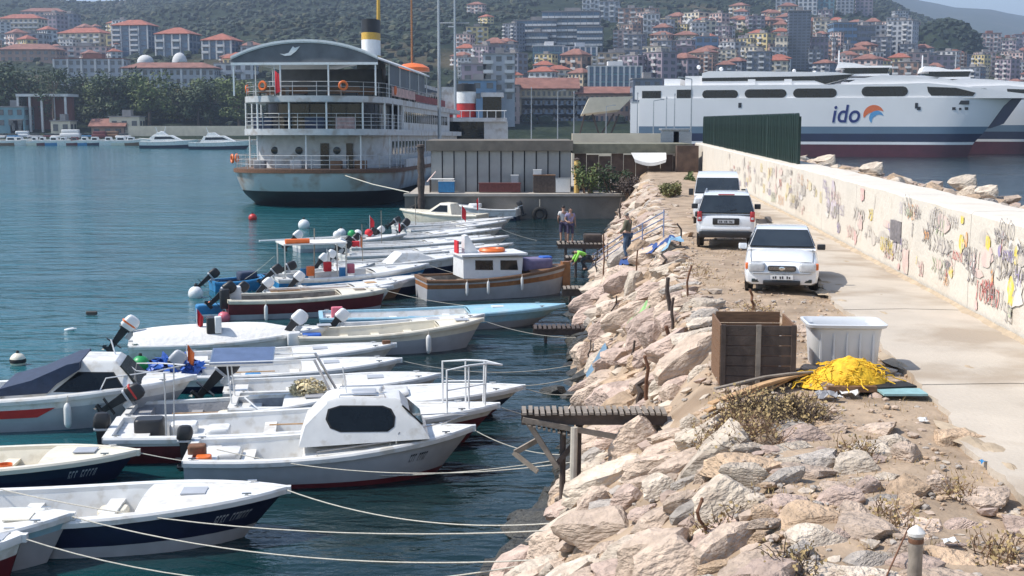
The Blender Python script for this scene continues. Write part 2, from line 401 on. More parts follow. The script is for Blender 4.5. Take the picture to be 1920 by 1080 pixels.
# ------------------------------------------------------------------ green palisade fence on the far end of the wall
def dark_green(): return mat('fence_green', (.008, .028, .02), .55, var=.25, scale=3)
dark_green()
fence = thing('palisade_fence', 'tall dark green palisade fence standing on the far end of the wall', 'fence', (0, 0, 0))
fy0, fy1 = 54., 104.; fx = lambda y: xw(y) + .5
barm = MB().box(0, 0, 0, .05, .08, 2.1).box(0, 0, 1.09, .05, .08, .1, taper=.3).mesh('palisade', M('fence_green'), False)
y = fy0; i = 0
while y < fy1:
    h = .98
    o = link('palisade', barm, fence, (fx(y) + random.uniform(-.01, .01), y, WALL_TOP + 1.05 * h)); o.scale = (1, 1, h); y += .2 + .14 * i / 150; i += 1
mb = MB(); n = 20
for j in range(n + 1):
    yy = lerp(fy0, fy1, j / n); x = fx(yy) + .05; h = 1.5; mb.v += [Vector((x, yy, WALL_TOP + .02)), Vector((x, yy, WALL_TOP + h)), Vector((x + .02, yy, WALL_TOP + .02)), Vector((x + .02, yy, WALL_TOP + h))]
for j in range(n):
    a = 4 * j; mb.f += [[a, a + 4, a + 5, a + 1], [a + 2, a + 3, a + 7, a + 6], [a + 1, a + 5, a + 7, a + 3]]
mb.build('screen_sheet', 'fence_green', fence, False)
for yy in (fy0, 64, 74, 84, 94, 104):
    MB().b2(fx(yy) - .03, fx(yy) + .09, yy - .05, yy + .05, WALL_TOP - .02, WALL_TOP + 2.0).build('post', 'fence_green', fence, False)

# ------------------------------------------------------------------ rocks
ROCKC = {'pale': (.55, .415, .31), 'cream': (.58, .48, .37), 'pink': (.5, .365, .29), 'tan': (.5, .345, .215), 'grey': (.42, .365, .31), 'wet': (.04, .038, .03)}
for k, c in ROCKC.items():
    mat('rock_' + k, c, .92 if k != 'wet' else .5, var=.22, scale=2.2, col2=tuple(.55 * q for q in c) if k != 'cream' else (.36, .27, .2), mix2=.3, scale2=1.7, bump=.9, bscale=5, stretch=(1, 1, 1.5), indiv=True)
def rock_mesh(seed, sub=2, flat=.55):
    r = random.Random(seed); bm = bmesh.new(); bmesh.ops.create_icosphere(bm, subdivisions=sub, radius=1.)
    pl = []
    for i in range(11):
        d = Vector((r.gauss(0, 1), r.gauss(0, 1), r.gauss(0, .9))).normalized(); pl.append((d, r.uniform(.42, .8)))
    pl += [(Vector((r.uniform(-.2, .2), r.uniform(-.2, .2), 1)).normalized(), r.uniform(.45, .6)), (Vector((r.uniform(-.2, .2), r.uniform(-.2, .2), -1)).normalized(), .55)]
    for v in bm.verts:
        p = v.co.normalized() * 1.25
        for d, h in pl:
            k = p.dot(d)
            if k > h: p *= h / k if k > 1e-4 else 1
        p *= 1 + .11 * noise.noise(p * 2.3 + Vector((seed, 0, 0))) + .05 * noise.noise(p * 6 + Vector((0, seed, 0)))
        v.co = Vector((p.x * 1.25, p.y, p.z * flat * 1.5))
    me = bpy.data.meshes.new('boulder'); bm.to_mesh(me); bm.free()
    me.shade_smooth(); me.set_sharp_from_angle(angle=R(24))
    return me
BASE = [rock_mesh(i + 1, 3, .5 + .25 * (i % 3)) for i in range(12)]
RM = {}
def rock_data(i, c):
    if (i, c) not in RM:
        me = BASE[i].copy(); me.materials.clear(); me.materials.append(M('rock_' + c)); RM[i, c] = me
    return RM[i, c]
rr = random.Random(5); cand = []
def put_rock(x, y, z, r, c=None, flat=1., tilt=None, i=None, label=None):
    c = c or rr.choices(['pale', 'cream', 'pink', 'tan', 'grey'], [6, 5, 3, 3, 1])[0]
    a = (rr.uniform(-.25, .25), rr.uniform(-.25, .25), rr.uniform(0, 6.28)) if tilt is None else tilt
    cand.append(dict(p=Vector((x, y, z)), r=r, c=c, rot=a, flat=flat, i=rr.randrange(12) if i is None else i, label=label))
# boulders measured one by one in the photograph: pixel box, colour, label
BIG = [(1520, 1000, 170, 90, 'cream', 'large whitish boulder with a pitted top near the bottom edge, ahead of the iron post'),
       (1400, 1050, 190, 80, 'pale', 'broad rosy boulder at the bottom edge below the whitish pitted boulder'),
       (1390, 855, 170, 110, 'tan', 'big smooth tan boulder under the dry brushwood heap'),
       (1460, 870, 90, 130, 'grey', 'upright grey boulder leaning against the big smooth tan one'),
       (1235, 950, 150, 90, 'pale', 'long slanting peach boulder beside the shaded blue grey slab'),
       (1155, 930, 120, 70, 'grey', 'blue grey slab with a shaded face near the waterline'),
       (1075, 945, 55, 40, 'cream', 'bright white block at the edge of the dark wet stones'),
       (1340, 930, 150, 70, 'grey', 'grey mottled boulder just below the big smooth tan one'),
       (1200, 1010, 220, 80, 'cream', 'wide cream slab sloping to the water at the bottom of the bank'),
       (1330, 1000, 150, 60, 'pink', 'reddish slab left of the round tan boulder'),
       (1425, 1000, 60, 60, 'tan', 'small round tan boulder touching the whitish pitted boulder'),
       (1530, 945, 70, 70, 'grey', 'dark faced grey rock standing above the whitish pitted boulder'),
       (1640, 800, 130, 40, 'pale', 'low pale rock half sunk in the dirt near the path edge'),
       (1665, 890, 70, 34, 'cream', 'small pointed cream rock alone on the brown dirt'),
       (1800, 985, 110, 36, 'pink', 'flat pinkish rock in the dirt beside the iron post'),
       (1620, 1045, 130, 60, 'grey', 'grey streaked boulder touching the foot of the iron post'),
       (1240, 830, 150, 70, 'pale', 'peach slab under the shore end of the wooden jetty'),
       (1180, 780, 120, 60, 'pale', 'sunlit slab seen beneath the wooden jetty'),
       (1230, 700, 130, 80, 'pale', 'large peach boulder above the wooden jetty'),
       (1300, 640, 110, 70, 'cream', 'pale cream boulder beside the wooden bin'),
       (1320, 560, 90, 60, 'cream', 'cream boulder below the white hatchback'),
       (1165, 1060, 160, 50, 'pink', 'low pink slab touching the bottom edge by the water'), (1035, 728, 110, 56, 'wet', 'flat dark weedy rock ledge at the waterline above the gangway')]
def ground_hit(px, py):
    d = ray(px, py); t = 8.
    while t < 140:
        p = Vector((0, 0, CAMZ)) + d * t
        if p.z < max(bank(p.x, p.y), -.1): return p
        t += .08
    return p
for px, py, wpx, hpx, c, lb in BIG:
    p = ground_hit(px, py + hpx * .25); s = p.y / F
    rx = wpx * s / 2; p.z += hpx * s * .02
    put_rock(p.x, p.y, p.z, rx * .85, c, min(1.0, max(.42, .95 * hpx / wpx)), (rr.uniform(-.1, .15), rr.uniform(-.4, -.15), rr.uniform(-.4, .4)), None, lb)
# the rest, packed by dart throwing: big ones first
grid = {}
def free(x, y, r):
    for i in range(int((x - 3) // 1.5), int((x + 3) // 1.5) + 1):
        for j in range(int((y - 3) // 1.5), int((y + 3) // 1.5) + 1):
            for q in grid.get((i, j), ()):
                if (q[0] - x) ** 2 + (q[1] - y) ** 2 < (.64 * (q[2] + r)) ** 2: return False
    return True
def occupy(x, y, r): grid.setdefault((int(x // 1.5), int(y // 1.5)), []).append((x, y, r))
for q in cand: occupy(q['p'].x, q['p'].y, q['r'])
for rad, tries in ((.56, 1100), (.38, 6000), (.25, 15000), (.15, 24000)):
    for _ in range(tries):
        y = 9 + 76 * rr.random() ** 1.25; u = rr.uniform(-.12, 1.12 if y > 21 else 1.38); x = xs(y) + u * (xc(y) - xs(y)); r = rad * rr.uniform(.8, 1.25)
        if y > 40 and rad < .2 and rr.random() < .5: continue
        if u > 1 and (rad > .5 or rad > .35 and rr.random() < .5): continue
        if 18.3 < y < 20.2 and -.4 < x < 2.7 and bank(x, y) + r * .6 > 2.76: continue
        if 16.4 < y < 20.6 and 2.6 < x < 6 and r > .14: continue
        if not free(x, y, r): continue
        occupy(x, y, r); z = bank(x, y) + r * (.02 if u < 1 else -.12)
        wet = z < (.5 if y > 28 else .95) + .3 * nz(x, y, .5)
        put_rock(x, y, z, r, 'wet' if wet else None, rr.uniform(.55, .95) * (1 if u < 1 else .7), (rr.uniform(-.12, .25), rr.uniform(-.55, -.2) if u < 1 else rr.uniform(-.15, .1), rr.uniform(-.6, .6)))
for _ in range(240):                   # stones scattered on the dirt shoulder
    y = 10 + 50 * rr.random() ** 1.3; x = rr.uniform(xc(y) + .2, xe(y) - .1); r = rr.choice([.07, .1, .14, .2, .32]) * rr.uniform(.8, 1.2)
    if not (27 < y < 47 and x > xc(y) + .8) and free(x, y, r): occupy(x, y, r); put_rock(x, y, bank(x, y) + r * .02, r, None, .7)
for rad, tries in ((.5, 300), (.36, 1400), (.22, 2600)):   # armour rock on the sea side of the wall
    for _ in range(tries):
        y = 24 + 66 * rr.random(); b = xw(y) + WALL_T; x = b + rr.uniform(.25, 8.5); r = rad * rr.uniform(.8, 1.25)
        if x > b + 5 and rad < .6: continue
        if not free(x, y, r + .02) or x - r * .8 < b: continue
        occupy(x, y, r); put_rock(x, y, bank(x, y) + r * .1, r, 'wet' if bank(x, y) < .4 else None, rr.uniform(.7, 1.1))
for px, py, r, lb in [(1805, 336, .5, 'big white boulder lying on the sea side of the graffiti wall'), (1635, 311, .55, 'pair of whitish boulders seen beyond the fence end of the wall'), (1548, 297, .6, 'pale boulder just past the last bar of the green fence'), (1850, 352, .38, 'smaller white boulder beside the big white one beyond the wall')]:
    Y = 22.
    for _ in range(30): Y = (xw(Y) + WALL_T + 1.7) * F / (px - 960)
    p = D(px, py, Y); put_rock(p.x, p.y, p.z - .1, r, 'cream', .6, (.2, -.3, 1.), 4, lb)
def pxsize(q):
    x, y = proj(q['p'])
    if not (-60 < x < 1980 and 200 < y < 1140): return 0
    return q['r'] * 2 * F / q['p'].y
cand.sort(key=lambda q: -pxsize(q) - (1e4 if q['label'] else 0))
MARKS = [('iron post', 1714, 1060), ('wooden bin', 1420, 700), ('yellow net', 1590, 725), ('gangway', 1150, 800), ('brushwood heap', 1460, 770), ('light blue boat', 1050, 600), ('sedan', 1420, 545), ('sport utility car', 1310, 465), ('handrail', 1190, 490), ('blue tarp', 1215, 500), ('two people', 1110, 450), ('wooden fishing boat', 1080, 540), ('steel railed bow', 960, 790), ('navy banded boat', 900, 1000), ('cabin boat', 1000, 880), ('lower edge of the picture', 1300, 1080), ('cream boat', 1070, 650), ('bushes of the quay end', 1250, 380), ('fence end', 1520, 300), ('vent plate', 1690, 330), ('path corner', 1900, 960), ('last graffiti', 1880, 385)]
def WHERE(p):
    x, y = proj(p); sea = p.x > xw(p.y); q = min(MARKS, key=lambda m: (m[1] - x) ** 2 + 1.6 * (m[2] - y) ** 2 + (1e6 if sea != (m[0] in ('fence end', 'vent plate', 'last graffiti')) else 0))
    u = (p.x - xs(p.y)) / (xc(p.y) - xs(p.y))
    return ('beyond the wall near the ' if sea else 'at the waterline by the ' if u < .16 else 'low on the slope by the ' if u < .42 else 'halfway up the slope by the ' if u < .72 else 'high on the slope by the ' if u < 1.02 else 'in the dirt by the ') + q[0]
WORD = {'pale': 'peach coloured', 'cream': 'cream coloured', 'pink': 'pinkish', 'tan': 'tan', 'grey': 'grey', 'wet': 'dark weed-stained'}
nrock = 0; rest = {c: MB() for c in ROCKC}
LOW = [rock_mesh(40 + i, 1, .6) for i in range(6)]
for q in cand:
    if pxsize(q) <= 0 and not q['label']: continue
    T = Matrix.Translation(q['p']) @ (Matrix.Rotation(q['rot'][1], 4, 'Y') @ Matrix.Rotation(q['rot'][0], 4, 'X') @ Matrix.Rotation(q['rot'][2], 4, 'Z'))
    S = Matrix.Diagonal((q['r'], q['r'], q['r'] * q['flat'], 1))
    if nrock < 296:
        o = link('boulder', rock_data(q['i'], q['c'])); o.matrix_world = T @ S; nrock += 1
        if q['label']: tag(o, q['label'], 'boulder', 'boulders of the breakwater')
        else:
            ws = WHERE(q['p']); sz = 'large' if q['r'] > .5 else 'middling' if q['r'] > .33 else 'small'; sh = 'flat' if q['flat'] < .68 else 'blocky' if q['flat'] > .82 else 'rough'; tag(o, f"{sz} {sh} {WORD[q['c']]} boulder {ws}", 'boulder', f"{sz} {sh} {WORD[q['c']]} boulders {ws}")
    else:
        me = LOW[q['i'] % 6]; rest[q['c']].add([v.co for v in me.vertices], [list(p.vertices) for p in me.polygons], T @ S)
for c, m in rest.items():
    if m.v: tag(m.build('rubble', 'rock_' + c, None, True, 24, False), kind='stuff')
# gravel and grit on the dirt and between the boulders
gm = {c: MB() for c in ('pale', 'tan', 'grey')}
ico = bmesh.new(); bmesh.ops.create_icosphere(ico, subdivisions=1, radius=1); IV = [v.co.copy() for v in ico.verts]; IF = [[v.index for v in f.verts] for f in ico.faces]; ico.free()
for _ in range(3800):
    y = 9 + 34 * rr.random() ** 1.7; x = rr.uniform(xc(y) - 2.5, xe(y) + .12); r = .012 + .04 * rr.random() ** 2.5
    T = Matrix.Translation((x, y, bank(x, y) + r * .3)) @ Matrix.Rotation(rr.uniform(0, 6), 4, 'Z') @ Matrix.Diagonal((r * 1.4, r, r * .7, 1))
    gm[rr.choice(('pale', 'tan', 'grey'))].add(IV, IF, T)
for c, m in gm.items(): tag(m.build('gravel', 'rock_' + c, None, False, 24, False), kind='stuff')
# ------------------------------------------------------------------ far shore: hillside, mountain, knoll
Y0, YR = 378., 1500.
RIDGE = [(-900, 0), (-200, -4), (60, -2), (120, 7), (190, 9), (262, 5), (330, -10), (600, -45), (1000, -45), (1400, -34), (1600, -10), (1650, 6), (1700, 30), (1760, 52), (1850, 74), (1950, 88), (2700, 110)]
def hill(x, y):
    px = 960 + F * x / y
    rdg = interp(RIDGE, px)
    if y <= YR: py = rdg + (262 - rdg) * (1 / y - 1 / YR) / (1 / Y0 - 1 / YR)
    else: py = rdg + (y - YR) * .1
    z = CAMZ + (225 - py) * y / F
    k = sstep(Y0 + 20, Y0 + 260, y) * (1 - .75 * sstep(YR - 500, YR - 100, y))
    return z + k * (7 * nz(x, y, .006, 2) + 3 * nz(x, y, .017, 5)) + (-6 if y < Y0 else 0)
def hill_at(px, py):                   # distance at which a pixel's line of sight meets the hillside
    lo = None
    for i in range(240):
        y = Y0 + 2 + i * 5.; p = D(px, py, y)
        if p.z <= hill(p.x, y): return y
    return 1480.
def hillmat(name, a, b, c):
    m = bpy.data.materials.new(name); m.use_nodes = True; n = m.node_tree.nodes; L = m.node_tree.links; bs = n['Principled BSDF']
    g = n.new('ShaderNodeNewGeometry'); r0 = None
    def N(s, d):
        x = n.new('ShaderNodeTexNoise'); x.inputs['Scale'].default_value = s; x.inputs['Detail'].default_value = d; L.new(g.outputs['Position'], x.inputs['Vector']); return x
    x = N(.06, 8); r = n.new('ShaderNodeValToRGB'); e = r.color_ramp.elements; e[0].position = .38; e[1].position = .62; e[0].color = rgb(a); e[1].color = rgb(b); L.new(x.outputs[0], r.inputs[0])
    y = N(.011, 6); q = n.new('ShaderNodeValToRGB'); e = q.color_ramp.elements; e[0].position = .56; e[1].position = .66; L.new(y.outputs[0], q.inputs[0])
    mx = n.new('ShaderNodeMixRGB'); mx.inputs[2].default_value = rgb(c); L.new(q.outputs[0], mx.inputs[0]); L.new(r.outputs[0], mx.inputs[1])
    L.new(mx.outputs[0], bs.inputs['Base Color']); bs.inputs['Roughness'].default_value = .95; bs.inputs['Specular IOR Level'].default_value = .1
    z = N(.15, 8); bp = n.new('ShaderNodeBump'); bp.inputs['Strength'].default_value = .8; bp.inputs['Distance'].default_value = 4; L.new(z.outputs[0], bp.inputs['Height']); L.new(bp.outputs[0], bs.inputs['Normal'])
    MATS[name] = m
hillmat('hill_ground', (.014, .024, .014), (.03, .042, .024), (.075, .065, .04))
mat('woods_dark', (.016, .03, .016), .85, var=.45, scale=.4); mat('woods_mid', (.03, .045, .022), .85, var=.45, scale=.4); mat('woods_olive', (.055, .06, .028), .85, var=.4, scale=.4)
hillmat('mountain_ground', (.035, .05, .025), (.06, .075, .035), (.08, .085, .05))
mb = MB(); NC, NRW = 130, 64; rows = [Y0 - 3, Y0 - 1.2] + [Y0 + (2050 - Y0) * (i / (NRW - 1)) ** 1.6 for i in range(NRW)]
for y in rows:
    for j in range(NC):
        px = lerp(-900, 2700, j / (NC - 1)); x = (px - 960) * y / F
        mb.v.append(Vector((x, y, hill(x, y) if y >= Y0 else (hill(x, Y0) if y > Y0 - 2 else -4))))
for i in range(len(rows) - 1):
    for j in range(NC - 1):
        k = i * NC + j; mb.f.append([k, k + 1, k + NC + 1, k + NC])
tag(mb.build('hillside', 'hill_ground', ang=80), kind='structure')
MR = [(-900, 40), (900, 30), (1300, 20), (1500, 0), (1640, -14), (1690, 0), (1745, 15), (1790, 23), (1815, 19), (1850, 27), (1920, 37), (2200, 44), (2700, 70)]
mb = MB(); rows = [(1900, .0), (2500, .25), (3200, .55), (3900, .85), (4300, 1.), (4800, .8)]
for y, k in rows:
    for j in range(110):
        px = lerp(-900, 2700, j / 109); x = (px - 960) * y / F
        top = CAMZ + (225 - interp(MR, px)) * 4300 / F
        mb.v.append(Vector((x, y, top * k + (1 - abs(2 * k - 1)) * 40 * nz(x, y, .002) + 9 * k * nz(px, 0, .03) - (12 if k == 0 else 0))))
for i in range(len(rows) - 1):
    for j in range(109):
        k = i * 110 + j; mb.f.append([k, k + 1, k + 111, k + 110])
tag(mb.build('mountain', 'mountain_ground', ang=80), kind='structure')
KN = D(1768, 112, 860); KR = (27., 40., 29.)
mb = MB(); n = 28
for i in range(9):
    a = R(90) * i / 8
    for j in range(n):
        b = 2 * math.pi * j / n; k = math.cos(a) * (1 + .12 * nz(math.cos(b) * 3, math.sin(b) * 3, 1)); mb.v.append(Vector((KN.x + KR[0] * k * math.cos(b), KN.y + KR[1] * k * math.sin(b), KN.z - 9 + (KR[2] + 5) * math.sin(a) * (1 + .05 * nz(j, i, .5)))))
for i in range(8):
    for j in range(n): mb.f.append([i * n + j, i * n + (j + 1) % n, (i + 1) * n + (j + 1) % n, (i + 1) * n + j])
tag(mb.build('knoll', 'hill_ground', ang=80), kind='structure')

# ------------------------------------------------------------------ buildings on the far shore
BC = {'white': (.5, .49, .48), 'cream': (.58, .5, .38), 'yellow': (.55, .44, .22), 'pink': (.5, .36, .32), 'grey': (.33, .34, .36), 'slate': (.16, .175, .21), 'mauve': (.27, .22, .25), 'brown': (.33, .21, .16), 'blue': (.14, .22, .32), 'teal': (.15, .26, .29), 'tan': (.42, .33, .23)}
for k, c in BC.items(): mat('render_' + k, tuple(min(.7, 1.22 * q) for q in c), .85, var=.1, scale=.3, col2=tuple(.7 * q for q in c), mix2=.15, scale2=.12)
mat('roof_tile', (.3, .1, .065), .85, var=.25, scale=.6); mat('roof_tile_dull', (.22, .1, .075), .85, var=.3, scale=.5); mat('roof_flat', (.27, .25, .24), .9, var=.2, scale=.4)
mat('window_glass', (.06, .07, .085), .15, var=.4, scale=.3, spec=.6); mat('window_blue', (.04, .09, .16), .15, var=.4, scale=.3, spec=.6)
def hip(mb, w, d, z, h, o=.6, gable=False):
    a, b = w / 2 + o, d / 2 + o; r = max(.4, a - b) if a > b else .4
    if gable: r = a
    v = [(-a, -b, z), (a, -b, z), (a, b, z), (-a, b, z), (-r, 0, z + h), (r, 0, z + h), (-a, -b, z - .3), (a, -b, z - .3), (a, b, z - .3), (-a, b, z - .3)]
    return mb.add(v, [(0, 1, 5, 4), (1, 2, 5), (2, 3, 4, 5), (3, 0, 4), (6, 7, 1, 0), (7, 8, 2, 1), (8, 9, 3, 2), (9, 6, 0, 3), (9, 8, 7, 6)])
BOXW = {}
def win_mesh(m):
    if m not in BOXW: BOXW[m] = MB().box(0, 0, 0, 1, 1, 1).mesh('window', M(m), False)
    return BOXW[m]
def facade(root, w, d, h, floors, cols, winmat, single, balc, wfrac=.5, hfrac=.52, z0=0.):
    fh = h / floors; bw = w / cols; joined = MB(); bal = MB()
    for f in range(floors):
        z = z0 + (f + .52) * fh
        for c in range(cols):
            x = -w / 2 + (c + .5) * bw
            if single:
                o = link('window', win_mesh(winmat), root, (x, -d / 2 - .03, z)); o.scale = (bw * wfrac, .2, fh * hfrac)
            else: joined.box(x, -d / 2 - .03, z, bw * wfrac, .2, fh * hfrac)
        nc = max(2, int(d / 3.6))
        for c in range(nc):
            yy = -d / 2 + (c + .5) * d / nc
            for s in (-1, 1): joined.box(s * (w / 2 + .03), yy, z, .2, d / nc * wfrac, fh * hfrac)
        if balc and f: 
            for c in range(0, cols, balc):
                x = -w / 2 + (c + .5) * bw; bal.b2(x - bw * .46, x + bw * .46, -d / 2 - 1.2, -d / 2 - .02, z0 + f * fh - .1, z0 + f * fh + .12)
                bal.b2(x - bw * .46, x + bw * .46, -d / 2 - 1.24, -d / 2 - 1.14, z0 + f * fh + .1, z0 + f * fh + 1.0)
    if joined.v: tag(joined.build('windows', winmat, root, False), kind='stuff')
    return bal
def building(x0, x1, yt, yb, colr, label, roof='flat', floors=None, cols=None, d=None, yaw=0., Y=None, balc=0, win='window_glass', wfrac=.5, hfrac=.52, roofm=None, frame=None, rh=None, cat='building', group=None, parapet=True, name='apartment_building'):
    pm = (x0 + x1) / 2; Y = Y or hill_at(pm, yb)
    p = D(pm, yb, Y); w_ = (x1 - x0) * Y / F; h = (yb - yt) * Y / F
    d = d or min(w_, 13.); root = thing(name, label, cat, (p.x, Y + d / 2, p.z), yaw, group)
    if roof != 'flat': rh = rh or min(3.2, .28 * min(w_, d) + .6); h -= rh * .9
    floors = floors or max(1, round(h / 3.)); cols = cols or max(2, round(w_ / 3.6))
    mb = MB().b2(-w_ / 2, w_ / 2, -d / 2, d / 2, -9, h); mb.build('wall', 'render_' + colr, root, False)
    if roof == 'flat':
        mb = MB().b2(-w_ / 2 - .3, w_ / 2 + .3, -d / 2 - .3, d / 2 + .3, h + .003, h + .35).b2(-w_ * .12, w_ * .16, -d * .2, d * .3, h + .35, h + 2.2)
        mb.build('roof', roofm or 'roof_flat', root, False)
    else: hip(MB(), w_, d, h + .31, rh, .8, roof == 'gable').build('roof', roofm or 'roof_tile', root, False)
    single = (x1 - x0) / cols * wfrac > 4.5 and floors * cols <= 40
    bal = facade(root, w_, d, h, floors, cols, win, single, balc, wfrac, hfrac)
    if bal.v: tag(bal.build('balconies', 'render_' + ('white' if colr != 'white' else 'grey'), root, False), kind='stuff')
    if frame:                           # pale pilasters running up the front
        for c in range(0, cols + 1, frame):
            x = -w_ / 2 + c * w_ / cols; MB().b2(x - .35, x + .35, -d / 2 - .5, -d / 2 + .1, 0, h - .02).build('pilaster', 'render_white', root, False)
    return root
B = building
# the slope on the left
B(0, 76, 28, 62, 'cream', 'cream apartment block with long white balconies below the left end of the ridge', 'hip', balc=1, yaw=-.12)
B(40, 118, 16, 36, 'pink', 'red roofed pinkish block behind the cream one with the long balconies', 'hip', roofm='roof_tile_dull')
B(78, 114, 30, 62, 'mauve', 'narrow brown block wedged against the cream block with long balconies', yaw=-.3)
B(114, 142, 27, 60, 'slate', 'narrow dark slate block at the edge of the wooded hill', yaw=-.2)
B(0, 82, 64, 86, 'grey', 'low grey block under the cream block, with a white round tank before it')
B(112, 198, 54, 100, 'cream', 'cream and yellow block with a wide red hip roof left of the three towers', 'hip', balc=2, yaw=-.25)
B(0, 106, 84, 116, 'brown', 'long brown house with a low dull red roof above the dark shore trees', 'hip', roofm='roof_tile_dull')
B(106, 200, 88, 116, 'pink', 'pale pink building in front of the cream and yellow block', balc=2)
B(200, 226, 66, 108, 'yellow', 'slim yellow block squeezed beside the largest red roofed tower')
for x0, x1, yt, yb, lb in [(214, 284, 40, 106, 'largest of the three grey towers with white frames and red roofs'), (296, 361, 54, 106, 'middle one of the three grey towers with white frames and red roofs'), (384, 440, 65, 112, 'smallest of the three grey towers with white frames, close to the old ferry')]:
    t = B(x0, x1, yt, yb, 'slate', lb, 'hip', cols=4, frame=1, balc=2, win='window_blue', wfrac=.62, hfrac=.7, yaw=-.18, group='three red roofed towers')
B(104, 232, 112, 168, 'grey', 'wide grey school-like building with a flat brown roof behind the shore trees', roofm='roof_tile_dull', cols=10, d=10, frame=2)
B(232, 402, 120, 176, 'grey', 'long low grey building with a thin red brown roof and bluish pilasters', 'hip', rh=2.2, roofm='roof_tile_dull', cols=14, frame=3, d=11)
B(402, 474, 120, 152, 'white', 'pale greenish white building beside the stern of the old ferry', balc=2)
B(452, 480, 88, 122, 'grey', 'small grey house just left of the old ferry canopy')
for x0, x1, yt, yb, lb in [(254, 292, 101, 118, 'low white dome between the largest and middle red roofed towers'), (320, 354, 96, 118, 'low white dome beside the middle red roofed tower'), (14, 44, 62, 80, 'round white tank standing before the low grey block')]:
    Y = hill_at((x0 + x1) / 2, yb + 6); p = D((x0 + x1) / 2, yb, Y); r = (x1 - x0) * .8 * Y / F / 2
    t = thing('dome', lb, 'dome', p, 0); MB().lathe([(r, -4), (r, .3)] + [(r * math.cos(R(a)), .3 + (yb - yt) * .8 * Y / F * math.sin(R(a))) for a in (15, 35, 55, 72, 88)], 20).build('shell', 'render_white', t)
    MB().lathe([(r * 1.06, -.1), (r * 1.06, .25), (r * .9, .25)], 20).build('ring_beam', 'render_grey', t)
# the centre
for i, (x0, x1, yt, yb) in enumerate([(966, 1046, 40, 92), (1020, 1126, 24, 96), (985, 1030, 62, 98), (1085, 1132, 52, 98)]):
    B(x0, x1, yt, yb, 'slate', ['dark blue stepped office slab with pale floor bands, western wing', 'dark blue stepped office slab with pale floor bands, tallest block', 'low dark blue wing at the foot of the stepped office slab', 'dark blue end wing of the stepped office slab under the white tower'][i], balc=1, win='window_blue', wfrac=.9, hfrac=.6, cols=9, d=16, yaw=-.1, group='stepped dark office complex')
for x0, x1, yt, yb, c, lb in [(1094, 1124, -8, 26, 'white', 'white tower block above the dark stepped offices, cut by the top edge'), (1126, 1164, 4, 42, 'grey', 'grey tower block beside the white one at the top edge'), (1162, 1206, 17, 54, 'brown', 'brown pink tower block above the bare tan clearing'),
                             (1208, 1238, 28, 72, 'white', 'white gridded block above the road cut, left half of a pair'), (1238, 1266, 38, 76, 'grey', 'grey white gridded block above the road cut, right half of a pair')]:
    B(x0, x1, yt, yb, c, lb, cols=4, balc=2, wfrac=.55, hfrac=.6, yaw=-.15)
B(1000, 1058, 88, 136, 'teal', 'teal glass hall with a thin white roof slab, west of the white colonnades', win='window_blue', wfrac=.85, hfrac=.8, cols=6, roofm='render_white')
t = B(1056, 1118, 90, 138, 'teal', 'glass hall fronted by tall white columns', win='window_blue', wfrac=.85, hfrac=.8, cols=6, frame=1, roofm='render_grey')
B(1112, 1222, 100, 132, 'blue', 'dark blue glass block rising behind the white columned halls', win='window_blue', wfrac=.9, hfrac=.8, cols=10)
B(1104, 1202, 126, 168, 'teal', 'lower glass hall with white columns close above the red market roof', win='window_blue', wfrac=.8, hfrac=.8, cols=9, frame=1, roofm='render_white')
B(1304, 1346, 70, 110, 'blue', 'bluish block below the two white arches', wfrac=.7)
B(1266, 1300, 88, 118, 'mauve', 'mauve house group left of the bluish block')
for cx, yt, yb, lb in [(1293, 38, 72, 'taller white pointed arch on the hillside'), (1327, 38, 66, 'shorter white pointed arch on the hillside')]:
    Y = hill_at(cx, yb + 4); p = D(cx, yb, Y); hh = (yb - yt) * Y / F; wd = 7 * Y / F
    t = thing('arch', lb, 'arch', p, 0)
    pts = [(-wd, 0, -2), (-wd, 0, hh * .5), (-wd * .7, 0, hh * .8), (0, 0, hh), (wd * .7, 0, hh * .8), (wd, 0, hh * .5), (wd, 0, -2)]
    MB().tube(pts[:4], 1.1, 6).build('leg', 'render_white', t); MB().tube(pts[3:], 1.1, 6).build('leg', 'render_white', t)
# the right
for i, (x0, x1, c) in enumerate([(1458, 1494, 'grey'), (1500, 1534, 'white'), (1530, 1566, 'teal'), (1572, 1602, 'grey'), (1608, 1638, 'mauve')]):
    B(x0, x1, -16, 26 + i, c, ['grey ridge tower, first of the row of five at the top edge', 'white ridge tower, second of the row of five at the top edge', 'teal glazed ridge tower in the middle of the row of five at the top edge', 'grey ridge tower, fourth of the row of five at the top edge', 'mauve ridge tower at the end of the row, nearest the open sky'][i], cols=4, wfrac=.55, hfrac=.6, yaw=-.2, group='row of five ridge towers')
B(1480, 1520, 24, 132, 'slate', 'tall dark tower rising above the ferry with a purple cast', cols=5, floors=20, wfrac=.7, hfrac=.5, yaw=-.15)
B(1456, 1478, 70, 132, 'cream', 'slim cream tower at the foot of the tall dark tower', cols=3, yaw=-.3)
B(1520, 1552, 72, 130, 'mauve', 'mauve tower on the shaded side of the tall dark tower', cols=4)
B(1562, 1606, 44, 92, 'blue', 'dark blue slab block right of the small green clearing', cols=5, wfrac=.8)
B(1606, 1640, 50, 96, 'slate', 'slate block joined to the dark blue slab block', cols=4, wfrac=.8)
B(1560, 1566, 72, 124, 'white', 'very thin white tower above the ferry wheelhouse', cols=2, name='tower', cat='tower')
B(1584, 1600, 84, 118, 'grey', 'slim pale grey block with a red base behind the ferry wheelhouse', cols=3)
B(1636, 1656, 98, 122, 'white', 'slim white block right of the ferry wheelhouse', cols=3)
B(1688, 1704, 30, 58, 'white', 'small white house on the ridge beside the wooded knoll')
